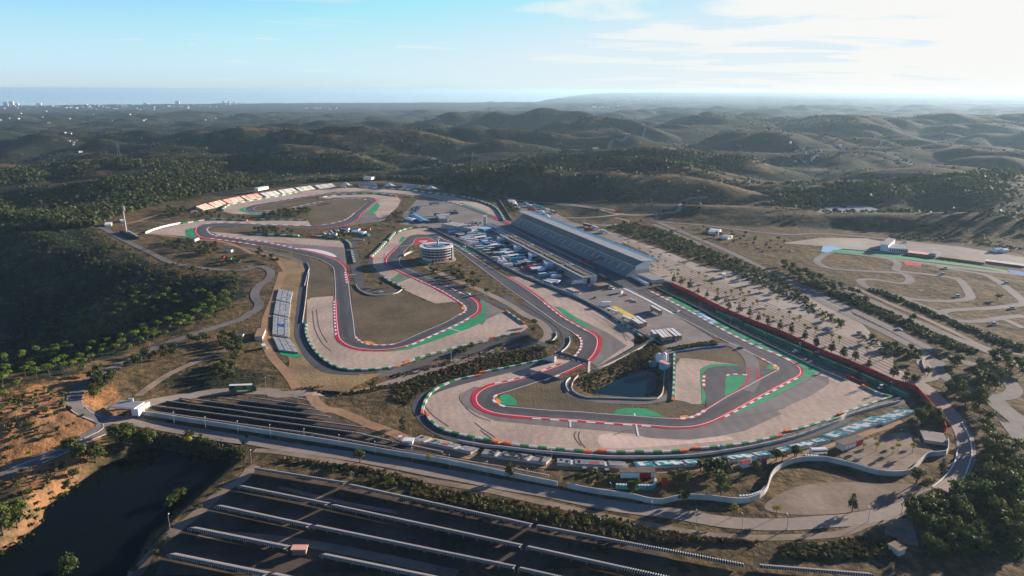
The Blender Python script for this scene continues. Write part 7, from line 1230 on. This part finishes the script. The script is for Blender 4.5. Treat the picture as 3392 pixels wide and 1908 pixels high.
# portable toilets
def loo(): 
    b = MB(); b.box((0, 0, 1.05), (1.1, 1.1, 2.3), MT['toilet']); me1 = mesh_only(b, 'cabin'); b = MB(); b.box((0, 0, 2.28), (1.16, 1.16, .22), MT['white'], top=(.8, .8)); me2 = mesh_only(b, 'roof')
    return me1, me2
LOO = loo()
def loos(spec, label, group, n=None, m=None):
    P = at(spec)[:, :2]; s_ = resample(catmull(P, 4), 1.5) if not n else resample(catmull(P, 4), 1e-9 + np.linalg.norm(np.diff(P, axis=0), axis=1).sum() / n)
    for k in range(len(s_) - 1):
        d = s_[k + 1] - s_[k]; r_ = empty('portable_toilet', (*s_[k], gz(*s_[k])), math.atan2(d[1], d[0]), label=label, cat='toilet', group=group); obj('cabin', LOO[0], r_); obj('roof', LOO[1], r_)
loos('Nn 140,862 300,868 480,870 530,858 548,830 545,790', 'turquoise portable toilet with white roof in the row by the brown roofed building', 'turquoise portable toilets'); loos('Nn 1455,985 1560,975 1680,930 1730,870', 'portable toilet inside the curve of the winding wall', 'portable toilets at the wall curve'); loos('M 245,385 395,392', 'portable toilet on the wall beside the white minibus', 'portable toilets near the minibus')
for s_, l_ in (('P 2045,525', 'grey tank standing left of the dark kiosk'), ('P 2165,530', 'dark green kiosk on the dirt apron'), ('P 2285,545', 'slim dark post box on the dirt apron'), ('P 85,190', 'white round cabin near the white hut'), ('Nn 1262,442', 'bright teal box behind the bottom barrier')):
    q = at(s_)[0]; r_ = empty('kiosk', tuple(q), .2, label=l_, cat='kiosk'); b = MB(); b.box((0, 0, 1.1), (1.8, 1.6, 2.4), MT['teal' if 'teal' in l_ else 'dark' if 'dark' in l_ else 'grey_metal' if 'grey' in l_ else 'white']); b.build('cabin', r_); b = MB(); b.box((0, 0, 2.4), (2.1, 1.9, .2), MT['white' if 'white' in l_ else 'grey_metal']); b.build('roof', r_)
# lamp posts
def lamp_proto(h):
    b = MB(); b.cyl((0, 0, -.3), .12, h + .3, MT['grey_metal'], 6, r2=.07); p = mesh_only(b, 'pole'); b = MB(); b.tube((0, 0, h - .1), (0, .9, h + .15), .06, MT['grey_metal'], 5); a = mesh_only(b, 'bracket'); b = MB(); b.box((0, 1.0, h + .12), (.35, .9, .18), MT['white'], top=(.8, .8)); l = mesh_only(b, 'lamp_head')
    return p, a, l
LP = lamp_proto(7.0)
def lamp(spec, label, group):
    for q in at(spec):
        r_ = empty('street_lamp', tuple(q), 0.2, label=label, cat='street lamp', group=group)
        for n_, m_ in zip(('pole', 'bracket', 'lamp_head'), LP): obj(n_, m_, r_)
lamp('Nn 513,1168 988,1258 1473,1292 1952,1305 M 45,1138 910,1058 1265,975', 'thin street lamp on the outer verge of the main road', 'street lamps of the main road'); lamp('P 212,412 612,492 1018,562 1438,642 2325,800 Q 250,342 587,397 932,440 1278,480 1640,528 2012,592 2395,665', 'thin street lamp in front of the long white wall', 'street lamps of the white wall')
lamp('H 262,1245 828,1268 2237,962 J 628,638 1510,640', 'thin street lamp beside the service road', 'street lamps of the service road'); lamp('H 932,1268 P 1697,438 200,210 868,310 Q 1075,760 R 1815,955', 'taller pole standing alone near the seats and solar field', 'poles of the lower infield'); lamp('Z3 1632,700 Z1 710,1050 Z5 1370,900', 'slim white mast in the paddock', 'masts of the paddock'); lamp('K 1030,258 1348,430 1712,598 2090,700 L 180,715 1153,1135 J 1020,60', 'camera pole behind the run off', 'poles behind the run off'); lamp('A 1510,880 1822,930', 'slim pole on the shaded infield slope', 'poles of the infield')
# ================================================================ houses and towns far off
def house_proto():
    out = []
    for k in range(4):
        rg = random.Random(k); L, W, H = rg.uniform(12, 18), rg.uniform(8, 11), rg.uniform(4, 7); b = MB(); b.box((0, 0, H / 2 - 2), (L, W, H + 4), MT['bar_white']); w_ = mesh_only(b, 'wall'); b = MB(); b.add([(-L / 2 - .4, -W / 2 - .4, H), (L / 2 + .4, -W / 2 - .4, H), (L / 2 + .4, W / 2 + .4, H), (-L / 2 - .4, W / 2 + .4, H), (-L / 2 - .4, 0, H + 2), (L / 2 + .4, 0, H + 2)], [(0, 1, 5, 4), (2, 3, 4, 5), (0, 4, 3), (1, 2, 5), (0, 3, 2, 1)], MT['salmon' if k % 2 else 'concrete']); r_ = mesh_only(b, 'roof')
        out.append((w_, r_))
    return out
HP = house_proto()
def houses(spec, n, label, group, s=(.8, 1.6)):
    s = (s[0] * .62, s[1] * .62)
    P = parse(spec); lo, hi = P.min(0), P.max(0); c = np.random.default_rng(n * 3).uniform(lo, hi, (n * 6, 2)); c = c[inside(c[:, 0], c[:, 1], P)][:n]
    for q in at(c):
        if ground(q[0], q[1]) < -99: continue
        k = random.randrange(4); f = random.uniform(*s); r_ = empty('house', (q[0], q[1], gz(q[0], q[1])), random.uniform(0, 3), label=label, cat='house', group=group); f = max(.55, math.hypot(q[0], q[1]) * .0024 / 15 * random.uniform(.6, 1.25)); r_.scale = (f, f, f); obj('wall', HP[k][0], r_); obj('roof', HP[k][1], r_)
houses('S 0,160 400,150 700,150 1150,150 1500,168 1450,185 900,215 300,200 0,185', 150, 'small white house of the coastal town on the left horizon', 'houses of the coastal town', (1.6, 3.4))
houses('S 0,190 900,230 1450,215 1400,300 700,290 0,340', 20, 'scattered white farmhouse on the plain at the left', 'farmhouses of the left plain', (1.0, 2.0)); houses('S 1860,195 2140,195 2140,210 1860,210', 12, 'white house of the hamlet near the middle of the bay', 'houses of the bay hamlet', (2, 3)); houses('S 300,320 450,320 520,500 560,500 460,470 400,370', 8, 'small white house in the valley at the far left', 'farmhouses of the left plain', (.8, 1.3))
houses('U 1400,265 1680,262 1660,285 1480,285', 16, 'white house of the town on the hazy central plain', 'houses of the central town', (2, 3.2)); houses('U 1480,190 2050,195 2020,235 1700,230', 20, 'pale house of the hazy town by the headland', 'houses of the headland town', (3, 5))
houses('V 0,690 300,700 280,740 0,740', 12, 'white house of the village in the right valley', 'houses of the valley village', (.9, 1.6)); houses('V 450,550 1100,600 1080,700 700,760 550,740 400,740', 26, 'scattered pale house of the right valley', 'houses of the valley village', (.8, 1.5)); houses('U 2120,710 2560,730 2560,745 2200,740', 10, 'house beside the road in the right valley', 'houses of the valley village', (.9, 1.5)); houses('V 1490,725 1640,720 1640,745 1500,750', 4, 'lone white farm under the dark hill on the right', 'farm under the dark hill', (1, 1.6)); houses('U 100,360 160,360 160,385 100,385', 5, 'long white shed on the far central hill', 'sheds on the far hill', (1.4, 2.2)); houses('U 70,710 160,730 160,745 80,740', 4, 'house at the bend of the valley road', 'houses at the valley road', (.8, 1.2))
def tower_block(spec, w_, h, label):
    q = at(spec)[0]
    while ground(q[0], q[1]) < -96: q = q * np.array([.985, .985, 1])
    q = (q[0], q[1], gz(q[0], q[1])); r_ = empty('apartment_tower', tuple(q), .3, label=label, cat='apartment tower', group='apartment towers on the horizon'); b = MB(); b.box((0, 0, h / 2 - 4), (w_, w_ * .6, h + 8), MT['white']); b.build('wall', r_); b = MB(); b.box((0, 0, h + 2), (w_ * .4, w_ * .3, 4), MT['concrete']); b.build('roof', r_)
for s_, w_, h, l_ in (('S 30,158', 60, 62, 'apartment tower at the left edge of the horizon'), ('S 67,158', 60, 66, 'second apartment tower from the left edge'), ('S 100,160', 50, 34, 'lower block right of the two left towers'), ('S 235,165', 70, 40, 'wide block at the end of the left town'), ('S 1080,160', 70, 60, 'single tall tower standing above the town'), ('S 1362,168', 30, 50, 'left tower of the three by the bay'), ('S 1395,168', 30, 50, 'middle tower of the three by the bay'), ('S 1427,170', 30, 42, 'right tower of the three by the bay'), ('S 885,165', 60, 30, 'broad block in the middle of the coastal town')): tower_block(s_, w_, h, l_)
def pylon(spec, h, label):
    q = at(spec)[0]; r_ = empty('power_pylon', tuple(q), .4, label=label, cat='pylon', group='pylons on the hills'); b = MB()
    for sx in (-1, 1):
        for sy in (-1, 1): b.tube((sx * 3, sy * 3, -1), (sx * .5, sy * .5, h), .3, MT['grey_metal'], 4)
    for z in (h * .7, h * .85): b.tube((-6, 0, z), (6, 0, z), .3, MT['grey_metal'], 4)
    b.build('lattice', r_)
pylon('U 428,755', 28, 'slim pylon beside the valley road'); pylon('S 725,490', 30, 'pylon on the left plain'); pylon('V 1345,620', 30, 'pylon in the right valley')
# the small round dirt kart ring and reservoirs of the far ground
poly('reservoir', 'D 355,450 370,395 500,385 900,405 1010,440 1030,480 900,490 600,480 360,475', 'grey_metal', 2.0, label='pale flat reservoir beyond the kart circuit')
poly('bare_soil', 'D 0,220 250,215 540,285 520,310 200,320 0,295', 'dirt', 3.0, True, 'bare reddish field beyond the kart circuit')
